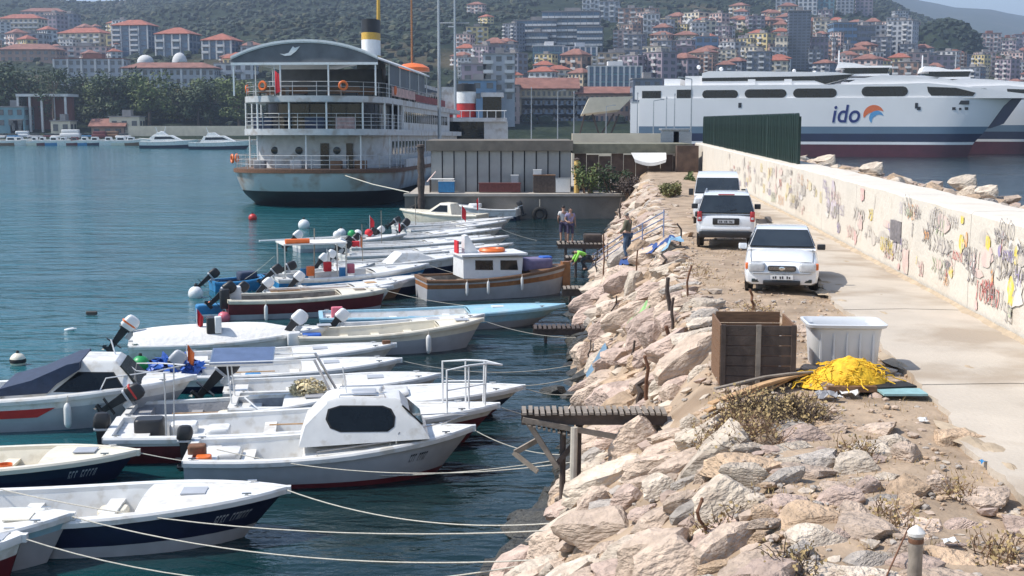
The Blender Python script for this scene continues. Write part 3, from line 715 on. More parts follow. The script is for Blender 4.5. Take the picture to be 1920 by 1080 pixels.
B(1700, 1740, 100, 132, 'pink', 'pinkish terrace at the foot of the wooded knoll')
B(1740, 1790, 105, 136, 'mauve', 'mauve terrace below the wooded knoll, right part')
for x0, x1, yt, yb, c, lb in [(1838, 1878, 64, 106, 'pink', 'pink apartment slab with a brown roof, nearest the wooded knoll'), (1878, 1906, 72, 108, 'cream', 'cream apartment slab in the middle of the far pink row'), (1906, 1950, 66, 108, 'mauve', 'mauve apartment slab cut by the edge of the picture')]:
    B(x0, x1, yt, yb, c, lb, cols=6, balc=2, yaw=-.2, roofm='roof_tile_dull')
B(1160, 1205, 45, 56, 'tan', 'tan retaining terrace below the brown pink tower', floors=1, cols=3, name='terrace')

# smaller houses filling the slopes: a dozen kinds, copied
KIND = []
def proto(w_, d, h, colr, roof, balc, cols):
    root = thing('house', None, 'house', (0, 0, -500))
    MB().b2(-w_ / 2, w_ / 2, -d / 2, d / 2, -8, h).build('wall', 'render_' + colr, root, False)
    if roof == 'flat': MB().b2(-w_ / 2 - .25, w_ / 2 + .25, -d / 2 - .25, d / 2 + .25, h + .003, h + .3).b2(-1.5, 1.5, -1, 2, h + .3, h + 2).build('roof', 'roof_flat', root, False)
    else: hip(MB(), w_, d, h + .31, 2.6, .6, roof == 'gable').build('roof', 'roof_tile' if colr in ('white', 'cream', 'yellow') else 'roof_tile_dull', root, False)
    bal = facade(root, w_, d, h, max(1, round(h / 3)), cols, 'window_glass', False, balc)
    if bal.v: tag(bal.build('balconies', 'render_white', root, False), kind='stuff')
    return root
rb = random.Random(11)
PROTO = []
for colr in ('white', 'cream', 'grey', 'mauve', 'brown', 'pink', 'slate', 'tan', 'yellow'):
    PROTO.append((colr, 'flat roofed', 'five storey', proto(11, 10, 15, colr, 'flat', 2, 4)))
    PROTO.append((colr, 'red roofed', 'three storey', proto(12, 9, 9, colr, 'hip', 2, 4)))
    if colr in ('mauve', 'grey', 'slate'): PROTO.append((colr, 'flat roofed', 'eight storey', proto(13, 12, 25, colr, 'flat', 3, 5)))
ZONES = [((866, 965, 98, 166), 34, 'behind the second funnel', (0, 1, 3)), ((965, 1240, 140, 168), 16, 'around the white columned halls', (0, 1)), ((1230, 1460, 60, 150), 60, 'on the crowded slope above the ferry stern', None), ((1380, 1480, 30, 70), 8, 'high up among the trees left of the dark tower', (1,)),
         ((1520, 1700, 60, 142), 54, 'on the slope above the ferry wheelhouse', None), ((1690, 1950, 112, 172), 46, 'on the low ground below the wooded knoll', (0, 1)), ((-20, 240, 60, 125), 22, 'on the town slope at the far left', (0, 1)), ((400, 480, 100, 150), 5, 'beside the stern of the old ferry', (1,)), ((1160, 1300, 50, 120), 10, 'around the bare tan clearing', None), ((860, 980, 0, 60), 3, 'alone on the wooded hill', (1,))]
HM = [('the tall dark tower', 1500, 80), ('the ferry wheelhouse', 1620, 125), ('the white arches', 1310, 55), ('the columned halls', 1090, 130), ('the green clearing', 1540, 62), ('the wooded knoll', 1765, 80), ('the far pink row', 1870, 90), ('the bluish block', 1325, 92), ('the second funnel', 870, 165), ('the stepped dark offices', 1050, 60), ('the red market roof', 1130, 160), ('the three towers', 320, 80), ('the cream balcony block', 40, 50), ('the long brown house', 60, 100), ('the cream and yellow block', 155, 80), ('the old ferry canopy', 460, 110), ('the flag mast', 830, 110), ('the ridge towers', 1560, 20), ('the dark blue slab', 1590, 75), ('the slim cream tower', 1440, 110), ('the radar domes', 1330, 130), ('the vent housings', 1260, 145), ('the gridded pair', 1240, 60), ('the second ferry bridge', 1740, 130), ('the knoll terraces', 1745, 120), ('the right picture edge', 1910, 140), ('the tan terrace', 1190, 50), ('the brick brown tower', 1185, 30), ('the salmon house', 945, 165), ('the grey pink block', 930, 115)]
seen = []
for (x0, x1, y0, y1), n, where, kinds in ZONES:
    k = 0; tries = 0
    while k < n and tries < 4000:
        tries += 1; px, py = rb.uniform(x0, x1), rb.uniform(y0, y1); Y = hill_at(px, py)
        if Y > 1300: continue
        x = (px - 960) * Y / F
        if any(abs(x - a) < 10 and abs(Y - b) < 13 for a, b in seen): continue
        cands = [q for q in PROTO if kinds is None or {'five storey': 0, 'three storey': 1, 'eight storey': 3}[q[2]] in kinds or (kinds is None)]
        cands = [q for q in cands if q[2] != 'eight storey' or rb.random() < .3] or cands; colr, rf, st, pr = rb.choice(cands); seen.append((x, Y)); k += 1
        o = copy_tree(pr); o.location = (x, Y + 6, hill(x, Y) - .5); o.rotation_euler = (0, 0, rb.uniform(-.95, .05)); s = rb.uniform(.55, .9); o.scale = (s * rb.uniform(.85, 1.2), s, s * rb.uniform(.85, 1.15))
        q = min(HM, key=lambda m: (m[1] - px) ** 2 + 2 * (m[2] - py) ** 2); rel = 'just above' if q[2] - py > 14 else 'just below' if py - q[2] > 14 else 'level with'; o['label'] = f'{colr} {rf} {st} house {rel} {q[0]}'; o['group'] = f'{colr} {rf} {st} houses {rel} {q[0]}'
for q in PROTO:
    for c in list(q[3].children): bpy.data.objects.remove(c)
    bpy.data.objects.remove(q[3])

# ------------------------------------------------------------------ trees
def leaf_cloud(mb, c, r, n, s, rg):
    for _ in range(n):
        d = Vector((rg.gauss(0, 1), rg.gauss(0, 1), rg.gauss(0, 1))).normalized(); p = Vector(c) + Vector((d.x * r[0], d.y * r[1], d.z * r[2])) * (.55 + .5 * rg.random())
        a = Vector((rg.gauss(0, 1), rg.gauss(0, 1), rg.gauss(0, .6))).normalized(); b = a.cross(d + Vector((0, 0, .3))).normalized(); q = s * rg.uniform(.6, 1.3)
        o = len(mb.v); mb.v += [p - a * q, p + b * q * .5, p + a * q, p - b * q * .5]; mb.f.append([o, o + 1, o + 2, o + 3])
def tree_proto(h, wd, m, seed, kind):
    rg = random.Random(seed); root = thing('tree', None, 'tree', (0, 0, -500))
    tr = MB().tube([(0, 0, -.5), (.1, 0, h * .25), (0, .1, h * .5), (.1, .1, h * .75)], [.28, .22, .15, .06], 6)
    cl = MB(); nb = 15 if kind != 'tall' else 10
    for i in range(nb):
        a = rg.uniform(0, 6.28); q = rg.random() ** .5 * wd * .33; z = h * (rg.uniform(.2, .84) if kind != 'tall' else rg.uniform(.15, .9))
        k = 1 - .5 * abs(z / h - .6); c = (q * math.cos(a), q * math.sin(a), z); tr.tube([(0, .05, h * .35), (c[0] * .6, c[1] * .6, lerp(h * .4, z, .6)), c], [.11, .07, .02], 4)
        leaf_cloud(cl, c, (wd * .24 * k, wd * .24 * k, h * .15 * k), 95, h * .035, rg)
    tr.build('trunk', 'bark', root); cl.build('crown', m, root, False, recalc=False)
    return root
TP = [(k, tree_proto(8.5, 8, 'leaf_' + m, i, t)) for i, (k, m, t) in enumerate([('dark green round', 'dark', 'r'), ('dark green spreading', 'dark', 'r'), ('bright green round', 'mid', 'r'), ('olive green bushy', 'olive', 'r'), ('dark green slender', 'dark', 'tall'), ('green loose crowned', 'mid', 'r')])]
rt = random.Random(3)
def put_tree(px, py, kind, hpx, label, group, wide=1., Y=None):
    Y = Y or hill_at(px, py); p = D(px, py, Y); o = copy_tree(TP[kind][1]); o.location = (p.x, Y, p.z - .3); s = 1.14 * hpx * Y / F / 8.5
    o.scale = (s * wide, s * wide, s); o.rotation_euler = (0, 0, rt.uniform(0, 6.28)); o['label'] = label; o['group'] = group
    return o
SH = [(10, 228, 0, 112, 1.0), (40, 222, 1, 98, 1.), (75, 222, 0, 88, 1.1), (100, 215, 4, 80, .8), (105, 232, 3, 48, 1.2), (140, 232, 3, 48, 1.3), (160, 226, 1, 84, 1.), (185, 226, 5, 70, 1.), (180, 238, 0, 50, 1.3), (215, 232, 1, 92, 1.), (232, 230, 0, 100, .9), (262, 232, 5, 88, 1.), (280, 226, 2, 96, 1.), (300, 236, 3, 60, 1.2), (318, 236, 2, 62, 1.2), (345, 236, 3, 68, 1.2), (372, 232, 0, 82, 1.), (395, 234, 1, 70, 1.), (420, 230, 2, 92, 1.), (448, 232, 5, 84, 1.), (470, 235, 0, 76, 1.1), (335, 222, 0, 70, 1.), (455, 236, 1, 55, 1.4), (58, 236, 1, 46, 1.), (250, 238, 0, 55, 1.4), (-15, 235, 1, 100, 1.), (130, 215, 0, 66, 1.), (405, 222, 0, 74, 1.2), (360, 226, 5, 78, 1.)]
NEAR = ['behind the white roofed pavilion', 'near the parked vehicles on the far quay', 'in front of the wide grey building', 'in front of the long low grey building', 'beside the stern of the old ferry']
for px, py, k, h, wd in SH:
    nr = NEAR[0] if px < 130 else NEAR[2] if px < 232 else NEAR[3] if px < 400 else NEAR[4]
    put_tree(px, py, k, h, f'{TP[k][0]} tree {nr}', f'{TP[k][0]} trees {nr}', wd, 402 + rt.uniform(-8, 26))
for i, (px, py, k, h) in enumerate([(1180, 70, 3, 22), (1200, 66, 0, 22), (1225, 84, 3, 20), (1270, 92, 0, 22), (1352, 92, 0, 26), (1372, 80, 0, 26), (1390, 76, 2, 24), (1405, 66, 0, 26), (1432, 72, 0, 24), (1365, 62, 2, 22), (1445, 60, 0, 20), (1540, 60, 3, 18), (1555, 66, 3, 18), (1020, 136, 2, 34), (1005, 142, 2, 26), (1036, 140, 0, 24), (1855, 122, 2, 26), (1880, 128, 0, 26), (1905, 126, 2, 28), (1925, 126, 0, 28), (1830, 128, 0, 24)]):
    put_tree(px, py, k, h, f'{TP[k][0]} tree ' + ('below the far pink apartment row' if px > 1800 else 'before the teal glass hall' if px < 1100 else 'among the houses on the hillside'), 'trees among the houses', 1.3)
for k, r in TP:
    for c in list(r.children): bpy.data.objects.remove(c)
    bpy.data.objects.remove(r)
# woods that read as one mass
CLUMP = [rock_mesh(70 + i, 1, .62) for i in range(6)]
wd_ = {k: MB() for k in ('woods_dark', 'woods_mid', 'woods_olive')}
def clump(x, y, z, r, k):
    me = rt.choice(CLUMP); T = Matrix.Translation((x, y, z)) @ Matrix.Rotation(rt.uniform(0, 6), 4, 'Z') @ Matrix.Diagonal((r, r, r * rt.uniform(.8, 1.15), 1))
    wd_[k].add([v.co * (1 + .55 * noise.noise(v.co * 3 + Vector((x, y, 0)))) for v in me.vertices], [list(p.vertices) for p in me.polygons], T)
n = 0
while n < 14000:
    px = rt.uniform(-350, 2350); Y = 400 + 1080 * rt.random() ** .75; x = (px - 960) * Y / F
    g = nz(x, Y, .008, 9); d = .9 if 250 < px < 1000 or (px > 1240 and Y > 1050) else .36
    if px > 1640 and Y < 700: d = .5
    if px < 240 and Y < 900: d = .25
    if px > 2000: d = .7
    if rt.random() > d + .5 * g: continue
    if any(abs(x - a) < 11 and -16 < Y - b < 13 for a, b in seen): continue
    clump(x, Y, hill(x, Y) + 1.2, rt.uniform(1.3, 3.3), rt.choices(list(wd_), [6, 3, 1])[0]); n += 1
for _ in range(420):
    a, b = rt.uniform(0, 6.28), rt.uniform(0, 1.5); k = math.cos(b)
    clump(KN.x + KR[0] * k * math.cos(a), KN.y + KR[1] * k * math.sin(a), KN.z - 9 + (KR[2] + 5) * math.sin(b) + .5, rt.uniform(2, 3.6), 'woods_dark')
for k, m in wd_.items(): tag(m.build('woods', k, None, False, 60, False), kind='stuff')
# ------------------------------------------------------------------ quay at the head of the basin
QY, QZ = 94., 1.83
X_ = lambda px, Y: (px - 960) * Y / F
Z_ = lambda py, Y: CAMZ + (225 - py) * Y / F
mb = MB().b2(X_(759, QY), 15, QY, 118, -3.5, QZ - .18); q = tag(mb.build('quay', 'dark_concrete', None, False), kind='structure')
x = X_(757, QY)
while x < 8.2:
    MB().b2(x, min(x + 2.6, 8.3), QY - .12, QY + .7, QZ - .177, QZ).build('coping_block', 'concrete', q, False); x += 2.615
tag(MB().b2(X_(759, QY) + .2, 15, QY + .703, 118, QZ - .3, QZ - .02).build('quay_paving', 'concrete', None, False), kind='structure')
tag(MB().b2(-7.6, 19.5, 118.01, 330, -3, QZ - .03).build('pier_apron', 'concrete', None, False), kind='structure')
# shed
sx0, sx1, sy = X_(808, 97), X_(1071, 97), 97.
shed = thing('shed', 'long shed of upright grey panels with a brown flat fascia on the quay', 'shed', (sx0, sy, QZ - .02))
W_ = sx1 - sx0; zt = Z_(282, sy) - QZ + .02; ze = Z_(263, sy) - QZ + .02
mat('shed_panel', (.34, .335, .32), .65, var=.12, scale=1.2, col2=(.22, .2, .19), mix2=.25, scale2=.8); mat('shed_dark', (.03, .03, .035), .8, var=.3); mat('fascia_brown', (.17, .145, .115), .85, var=.2, scale=1.5)
MB().b2(.02, W_ - .02, .1, 8, 0, zt).build('wall', 'shed_dark', shed, False)
MB().b2(-.3, W_ + .1, -.35, 8.2, zt + .003, ze).build('fascia', 'fascia_brown', shed, False)
n = 12; pw = W_ / n
pm = MB().b2(-pw / 2 + .05, pw / 2 - .05, 0, .08, 0, zt - .02).b2(-pw / 2 + .05, -pw / 2 + .09, -.03, 0, 0, zt - .02).mesh('panel', M('shed_panel'), False)
for i in range(n): link('panel', pm, shed, ((i + .5) * pw, 0, 0))
def crate_thing(name, label, cat, px0, px1, py0, py1, Y, dep, m, extra=None, z0=None):
    z0 = QZ if z0 is None else z0; a, b = X_(px0, Y), X_(px1, Y); h = Z_(py0, Y) - z0
    t = thing(name, label, cat, ((a + b) / 2, Y + dep / 2, z0)); w_ = b - a
    MB().b2(-w_ / 2, w_ / 2, -dep / 2, dep / 2, .03, h - .05).build('body', m, t); MB().b2(-w_ / 2 - .03, w_ / 2 + .03, -dep / 2 - .03, dep / 2 + .03, h - .047, h).build('lid', extra or m, t)
    return t
crate_thing('fish_box', 'blue box under a pale board at the left end of the quay', 'box', 822, 852, 338, 361, 95.3, .9, 'blue_paint', 'white_cloth')
crate_thing('bench', 'long dark red bench in front of the shed panels', 'bench', 898, 976, 342, 361, 95.6, .7, mat('bench_red', (.13, .035, .03), .7, var=.2))
crate_thing('crate', 'brown stacked crates beside the white cabinet on the quay', 'crate', 1000, 1041, 327, 361, 95.5, 1., 'wood_dark', 'wood_brown')
crate_thing('box', 'small white box on top of the brown crates on the quay', 'box', 1000, 1015, 317, 327, 95.6, .5, 'white_paint', None, Z_(327, 95.5))
crate_thing('cabinet', 'pale grey cabinet standing at the right end of the shed', 'cabinet', 1042, 1069, 333, 361, 95.4, .7, 'white_paint', 'galvanised')
crate_thing('water_tank', 'small grey covered tank by the red bench on the quay', 'tank', 958, 972, 327, 361, 96.2, .5, 'galvanised', 'white_paint')
t = thing('table', 'pale topped table behind the blue box on the quay', 'table', (X_(828, 96), 96.2, QZ)); MB().b2(-.95, .95, -.4, .4, .95, 1.02).build('table_top', 'white_cloth', t)
for sx in (-.85, .85):
    for yy in (-.32, .32): MB().b2(sx - .04, sx + .04, yy - .04, yy + .04, 0, .948).build('leg', 'wood_dark', t)
tag(MB().bar((X_(801, 95), 95.2, Z_(340, 95)), (X_(817, 95), 95.5, Z_(321, 95)), .16, .05).build('plank', mat('plank_pink', (.6, .45, .4), .7)), 'pink white plank leaning beside the dark pile', 'plank')
t = thing('mooring_pile', 'thick dark pile with a bark-like crust at the corner of the quay', 'pile', (X_(790, 93.6), 93.6, -2))
MB().lathe([(.25 + .05 * math.sin(i * 2.3) * (i > 0), -1 + i * .48) for i in range(18)], 12).build('shaft', 'wood_dark', t); MB().lathe([(.22, 7.17), (.3, 7.26), (.28, 7.4), (.15, 7.45)], 12).build('cap', 'wood_dark', t)
for px, py, lb in [(779, 398, 'tyre fender hanging on the quay wall below the dark pile'), (1012, 402, 'tyre fender hanging on the quay wall under the white cabinet')]:
    p = D(px, py, QY - .3); t = thing('tyre', lb, 'tyre', p); T = Matrix.Rotation(R(90), 4, 'X')
    rings = [[T @ Vector(((.42 + .15 * math.cos(b)) * math.cos(a), (.42 + .15 * math.cos(b)) * math.sin(a), .13 * math.sin(b))) for b in [2 * math.pi * k / 8 for k in range(8)]] for a in [2 * math.pi * k / 18 for k in range(19)]]
    MB().loft(rings, True, False).build('tread', 'black_rubber', t); MB().tube([(0, 0, .4), (0, .1, 1.1)], .025, 5).build('sling', 'rope_fibre', t)
# scrub, shack and awning right of the shed
def bush(px0, px1, py0, py1, Y, m, label, seed, n=900, s=.13, twig=True):
    rg = random.Random(seed); c = D((px0 + px1) / 2, py1, Y); w_ = (px1 - px0) * Y / F; h = (py1 - py0) * Y / F
    t = thing('bush', label, 'bush', c); mb = MB(); st = MB()
    for i in range(9):
        a = rg.uniform(-.32, .32) * w_; b = rg.uniform(-.8, .8); z = h * rg.uniform(.3, .72)
        leaf_cloud(mb, (a, b, z), (w_ * .2, .7, h * .25), n // 9, s, rg); st.tube([(a * .2, 0, -.1), (a * .6, b * .5, z * .6), (a, b, z + h * .15)], [.05, .035, .015], 4)
    mb.build('foliage', m, t, False, recalc=False); st.build('stems', 'dry_twig', t)
    return t
bush(1072, 1130, 292, 372, 94.6, 'leaf_mid', 'tangled green bush at the right end of the shed', 1)
bush(1110, 1190, 300, 372, 95.5, 'leaf_dark', 'dark wide bush below the brown awning', 2, 1200)
bush(1170, 1245, 318, 376, 94.2, mat('leaf_brown', (.07, .05, .04), .85, var=.4, scale=1.5), 'half dead brown bush with bare branches on the quay end', 3)
bush(1150, 1210, 326, 372, 93.2, 'leaf_brown', 'low tangle of bare dark branches left of the half dead brown bush', 8, 500)
bush(1234, 1282, 338, 380, 66., 'leaf_olive', 'yellow green bush at the top of the rock slope behind the parked vans', 4, 900, .1)
bush(1282, 1302, 318, 372, 84., 'leaf_mid', 'green bush at the foot of the wall end behind the van', 5)
sh = thing('shack', 'brown patched shack with a dull netted roof at the end of the wall', 'shack', (X_(1180, 99), 99, QZ - .02)); zz = Z_(286, 99) - QZ
mat('net_green', (.2, .19, .135), .9, var=.25, scale=2); mat('shack_brown', (.12, .08, .06), .9, var=.35, scale=1.5)
for i in range(10):
    x0 = X_(1076, 99) - X_(1180, 99) + i * .95; MB().b2(x0 + .02, x0 + .93, -.04 * (i % 2), .1, 0, zz - .02 - .1 * (i % 3)).build('board', 'shack_brown', sh, False)
MB().b2(X_(1072, 99) - X_(1180, 99), X_(1296, 99) - X_(1180, 99), -.4, 6, zz, zz + .72).build('roof', 'net_green', sh, False)
MB().b2(X_(1264, 99) - X_(1180, 99), X_(1304, 99) - X_(1180, 99), -1.2, -.1, 0, zz + .6).build('side_room', 'shack_brown', sh, False)
mb = MB(); a, b = X_(1184, 97.5), X_(1250, 97.5)
for i in range(9):
    s = i / 8; dz = .28 * math.sin(math.pi * s); mb.v += [Vector((lerp(a, b, s), 98.4, Z_(286, 97.5))), Vector((lerp(a + .15, b - .1, s), 97.3, Z_(297, 97.5) - dz)), Vector((lerp(a + .2, b - .15, s), 97.25, Z_(303, 97.5) - dz))]
for i in range(8):
    for j in (0, 1): k = 3 * i + j; mb.f.append([k, k + 1, k + 4, k + 3])
tag(mb.build('awning', 'white_cloth'), 'sagging white awning in front of the brown shack', 'awning')
t = thing('gas_bottle', 'yellow upright post at the corner where shed and bushes meet', 'post', (X_(1081, 95.2), 95.2, QZ)); MB().lathe([(.2, 0), (.2, 2.3), (.12, 2.45)], 10).build('shaft', mat('ochre', (.55, .36, .1), .6), t); MB().lathe([(.24, 2.452), (.24, 2.5), (.05, 2.6)], 10).build('cap', 'wood_dark', t); t.name = 'post'
# kiosk, low wall, lamp posts, canopy
t = thing('transformer_kiosk', 'grey metal transformer kiosk with a flat lid by the fence end', 'kiosk', (X_(1266, 106), 107, QZ - .02)); w_ = (1290 - 1242) * 106 / F
MB().b2(-w_ / 2 - .1, w_ / 2 + .1, -1, 1, 0, 3.2).build('plinth', 'concrete', t, False); MB().b2(-w_ / 2, w_ / 2, -.9, .9, 3.203, 4.55).build('body', 'galvanised', t, False); MB().b2(-w_ / 2 - .15, w_ / 2 + .15, -1.05, 1.05, 4.553, 4.7).build('roof', 'galvanised', t, False)
for s in (-.5, .5): MB().b2(s * w_ / 2 - .75, s * w_ / 2 + .75, -.93, -.905, 3.35, 4.45).build('door', 'galvanised', t, False)
tag(MB().b2(X_(1072, 128), X_(1246, 128), 128, 129, QZ - .03, Z_(250, 128)).build('low_wall', mat('cream_wall', (.62, .55, .42), .9, var=.1, scale=.8), None, False), 'cream wall behind the brown shack and the kiosk', 'wall')
def post(px, y0, Y, r, label, m='galvanised', arm=0, base=QZ, name='lamp_post', cat='lamp post'):
    t = thing(name, label, cat, (X_(px, Y), Y, base)); h = Z_(y0, Y) - base
    MB().tube([(0, 0, 0), (0, 0, h * .5), (0, 0, h)], [r * 1.3, r, r * .6], 8).build('pole', m, t); MB().lathe([(r * 2.6, 0), (r * 2.6, .12), (r * 1.4, .2)], 8).build('base_plate', m, t)
    if arm: MB().bar((0, 0, h), (arm, 0, h + .15), .08).build('arm', m, t); MB().box(arm * 1.15, 0, h + .16, abs(arm) * .5, .3, .12).build('lamp_head', m, t)
    else: MB().lathe([(r * .9, h), (r * 1.3, h + .1), (r * .3, h + .3)], 8).build('cap', m, t)
    return t
post(825, -40, 122, .15, 'tall grey mast right behind the end of the old ferry', name='flag_mast', cat='mast')
for px, y0, Y, ar in [(1193, 178, 150, 0), (1223, 190, 140, .8), (1247, 186, 146, 0), (1262, 180, 150, 0), (1293, 150, 118, -.9), (1135, 200, 170, .9), (996, 168, 190, 0), (1045, 172, 180, .8), (1075, 176, 170, 0)]:
    post(px, y0, Y, .07, 'thin grey lamp post ' + ('in front of the moored white ferry' if px > 1150 else 'on the apron behind the shed'), arm=ar)['group'] = 'thin posts on the ferry apron'
t = thing('canopy', 'slanted cream canopy on dark struts beside the ferry stern', 'canopy', (X_(1135, 232), 232, QZ)); k = 232 / F
P = lambda px, py, dy: Vector(((px - 1135) * k, dy, Z_(py, 232) - QZ))
mb = MB(); mb.loft([[P(1088, 214, -3), P(1102, 184, -3), P(1182, 182, -3), P(1158, 206, -3)], [P(1090, 218, 6), P(1104, 188, 6), P(1184, 186, 6), P(1160, 210, 6)]]); mb.build('roof', 'cream_wall', t, False)
for a, b in ((1096, 1084), (1110, 1126), (1150, 1120), (1160, 1140)): MB().bar(P(a, 214, 1), P(b, 262, 1), .3).build('strut', 'wood_dark', t, False)
# low waterfront buildings behind the apron
for a in [(948, 1082, 150, 232, 'tan', 'long market hall with a dull brown tiled roof behind the shed', 'gable', dict(roofm='roof_tile_dull', rh=3.6, d=14, cols=14)), (1078, 1188, 166, 232, 'brown', 'market hall with a dull red roof under the columned halls', 'gable', dict(rh=2.2, d=9, cols=12, roofm='roof_tile_dull')),
          (866, 912, 122, 205, 'mauve', 'mauve block behind the red and white funnel', 'flat', {}), (906, 965, 104, 190, 'grey', 'grey pink block right of the second funnel', 'flat', dict(balc=2)), (922, 974, 162, 232, 'pink', 'salmon house beside the second ferry', 'flat', {}), (978, 1100, 186, 252, 'slate', 'row of dark shop fronts behind the lamp posts', 'flat', dict(win='window_blue', wfrac=.8)),
          (860, 930, 152, 190, 'blue', 'blue container-like block behind the second funnel', 'flat', {}), (1186, 1240, 150, 230, 'slate', 'dark block behind the stern of the white ferry', 'flat', {})]:
    B(a[0], a[1], a[2], a[3], a[4], a[5], a[6], Y=396 + 6 * (a[0] % 5), **a[7])
B(-4, 46, 202, 240, 'teal', 'blue green hut at the far left of the quay', 'flat', Y=392, cols=3, name='hut', cat='hut')
t = thing('pavilion', 'open pavilion with a thin white roof on slim columns at the far left', 'pavilion', (X_(92, 396), 398, hill(X_(92, 396), 396))); k = 396 / F; h = Z_(182, 396) - t.location.z
MB().b2(-48 * k, 48 * k, -4, 6, h, h + .8).build('roof', 'render_white', t, False); MB().b2(-44 * k, 40 * k, 3, 5.5, -2, h - .01).build('back_wall', mat('oxblood', (.2, .07, .055), .8), t, False)
for i in range(5): MB().b2((-46 + 22 * i) * k - .3, (-46 + 22 * i) * k + .3, -3.6, -3, -2, h - .01).build('column', 'render_white', t, False)
Yq = Y0 - 4
tag(MB().b2(X_(-900, Yq), X_(700, Yq), Y0 - 4.5, Y0 + 22, -3, 1.5).build('far_quay', 'concrete', None, False), kind='structure')
tag(MB().b2(X_(246, 386), X_(486, 386), 386, 387, 1.5, Z_(236, 386)).build('harbour_wall', 'cream_wall', None, False), 'long cream harbour wall behind the moored motor yachts', 'wall')

# ------------------------------------------------------------------ old steam ferry
def outline(hb, us, Rr, L, n=14, p=.75):
    pts = [(-hb, L), (-hb, L * .55), (-hb, us + Rr + .01)]
    for i in range(1, n * 2):
        a = math.pi * i / (2 * n); pts.append((-hb * (1 if math.cos(a) > 0 else -1) * abs(math.cos(a)) ** p, us + Rr * (1 - math.sin(a) ** p)))
    return pts + [(hb, us + Rr + .01), (hb, L * .55), (hb, L)]
def ring(o, z): return [Vector((a, b, z)) for a, b in o]
def strip(o, z0, z1, mb=None):
    mb = mb or MB(); return mb.loft([ring(o, z0), ring(o, z1)], False, False)
def slab(o, z0, z1, mb=None): mb = mb or MB(); return mb.loft([ring(o, z0), ring(o, z1)], True, True)
def offs(o, d):
    out = []
    for i, p in enumerate(o):
        a, b = o[max(i - 1, 0)], o[min(i + 1, len(o) - 1)]; t = Vector((b[0] - a[0], b[1] - a[1])).normalized(); out.append((p[0] + t.y * -d if False else p[0] - t.y * -d * -1, p[1] + t.x * -d))
    return out
ferry = thing('old_ferry', 'old white passenger ferry with round open stern and yellow funnel, rusty at the waterline', 'ferry', (-17.15, 105, 0), -math.atan(.07))
ferry.rotation_euler = (R(-.75), 0, -math.atan(.07))
L_ = 62.
mat('hull_black', (.016, .017, .02), .55, var=.3, scale=.5, col2=(.1, .05, .03), mix2=.15, scale2=.4); mat('hull_white', (.5, .52, .52), .55, var=.1, scale=.4, col2=(.26, .13, .06), mix2=.45, scale2=.45); mat('deck_brown', (.16, .1, .07), .8, var=.25, scale=1)
O = lambda hb, us, R_: outline(hb, us, R_, L_)
mb = MB(); mb.loft([ring(O(5.4, 4.5, 9), -1.2), ring(O(6.2, 2.7, 9), 0), ring(O(6.75, 1.2, 8.6), .9), ring(O(6.9, .8, 8.4), 1.35)], False, False); mb.build('hull_bottom', 'hull_black', ferry)
mb = MB(); mb.loft([ring(O(6.9, .8, 8.4), 1.352), ring(O(7.1, .25, 8.1), 2.3), ring(O(7.15, .1, 8), 2.9)], False, False); mb.build('hull_topside', 'hull_white', ferry)
slab(O(7.35, 0, 8), 2.86, 3.15).build('rubbing_strake', 'rust', ferry)
slab(O(7.2, .1, 8), 3.152, 3.2).build('main_deck', 'deck_brown', ferry)
strip(O(5.7, 3.2, 6.5), 3.2, 6.0).build('main_deckhouse', 'old_white_paint', ferry)
slab(O(6.3, .9, 6.6), 5.98, 6.5).build('promenade_deck', 'old_white_paint', ferry)
strip(O(5.2, 4.4, 6), 6.5, 8.72).build('saloon_glazing', 'dark_glass', ferry)
slab(O(6.15, .8, 6.5), 8.7, 9.2).build('upper_deck', 'old_white_paint', ferry)
# white side walls with windows, forward of the open stern
for sgn in (-1, 1):
    MB().b2(sgn * 5.95, sgn * 5.6, 14.5, 52, 6.5, 8.7).build('side_wall', 'old_white_paint', ferry, False)
    u = 16.
    wm = MB().b2(-.03, .03, -.42, .42, 0, 1.0).mesh('window', M('dark_glass'), False)
    while u < 50: link('window', wm, ferry, (sgn * 5.96, u, 7.2)); u += 1.5
    wm2 = MB().b2(-.03, .03, -.5, .5, 0, 1.15).mesh('window', M('dark_glass'), False)
    fr2 = MB().b2(-.02, .02, -.6, .6, -.1, 1.25).mesh('window_frame', M('grey_gelcoat'), False)
    u = 11.
    while u < 48:
        link('window', wm2, ferry, (sgn * 5.72, u, 4.3)); link('window_frame', fr2, ferry, (sgn * 5.705, u, 4.3)); u += 2.
    MB().b2(sgn * 7.2, sgn * 7.05, 9, 55, 3.2, 3.9).build('bulwark', 'old_white_paint', ferry, False)
# stern doors, ports
for v, u, wdt in ((1.2, 3.18, .7), (3.2, 3.75, .55)): MB().b2(v - wdt / 2, v + wdt / 2, u - .12, u + .3, 3.22, 5.3).build('door', 'dark_glass', ferry, False)
for v, u in ((-3.2, 3.75), (-1., 3.2), (2.2, 3.35)): MB().lathe([(.32, -.02), (.32, .03), (.2, .05)], 12, Matrix.Translation((v, u - .06, 4.7)) @ Matrix.Rotation(R(90), 4, 'X')).build('porthole', 'dark_glass', ferry)
def along(o, step, lo=0., hi=1.):      # points at even spacing on an outline
    P = [Vector((a, b, 0)) for a, b in o]; ln = [0]
    for i in range(len(P) - 1): ln.append(ln[-1] + (P[i + 1] - P[i]).length)
    out = []; s = lo * ln[-1]
    while s <= hi * ln[-1]:
        for i in range(len(P) - 1):
            if ln[i] <= s <= ln[i + 1]:
                out.append(P[i].lerp(P[i + 1], (s - ln[i]) / (ln[i + 1] - ln[i]))); break
        s += step
    return out
def short(o, umax): return [(a, min(b, umax)) for a, b in o]
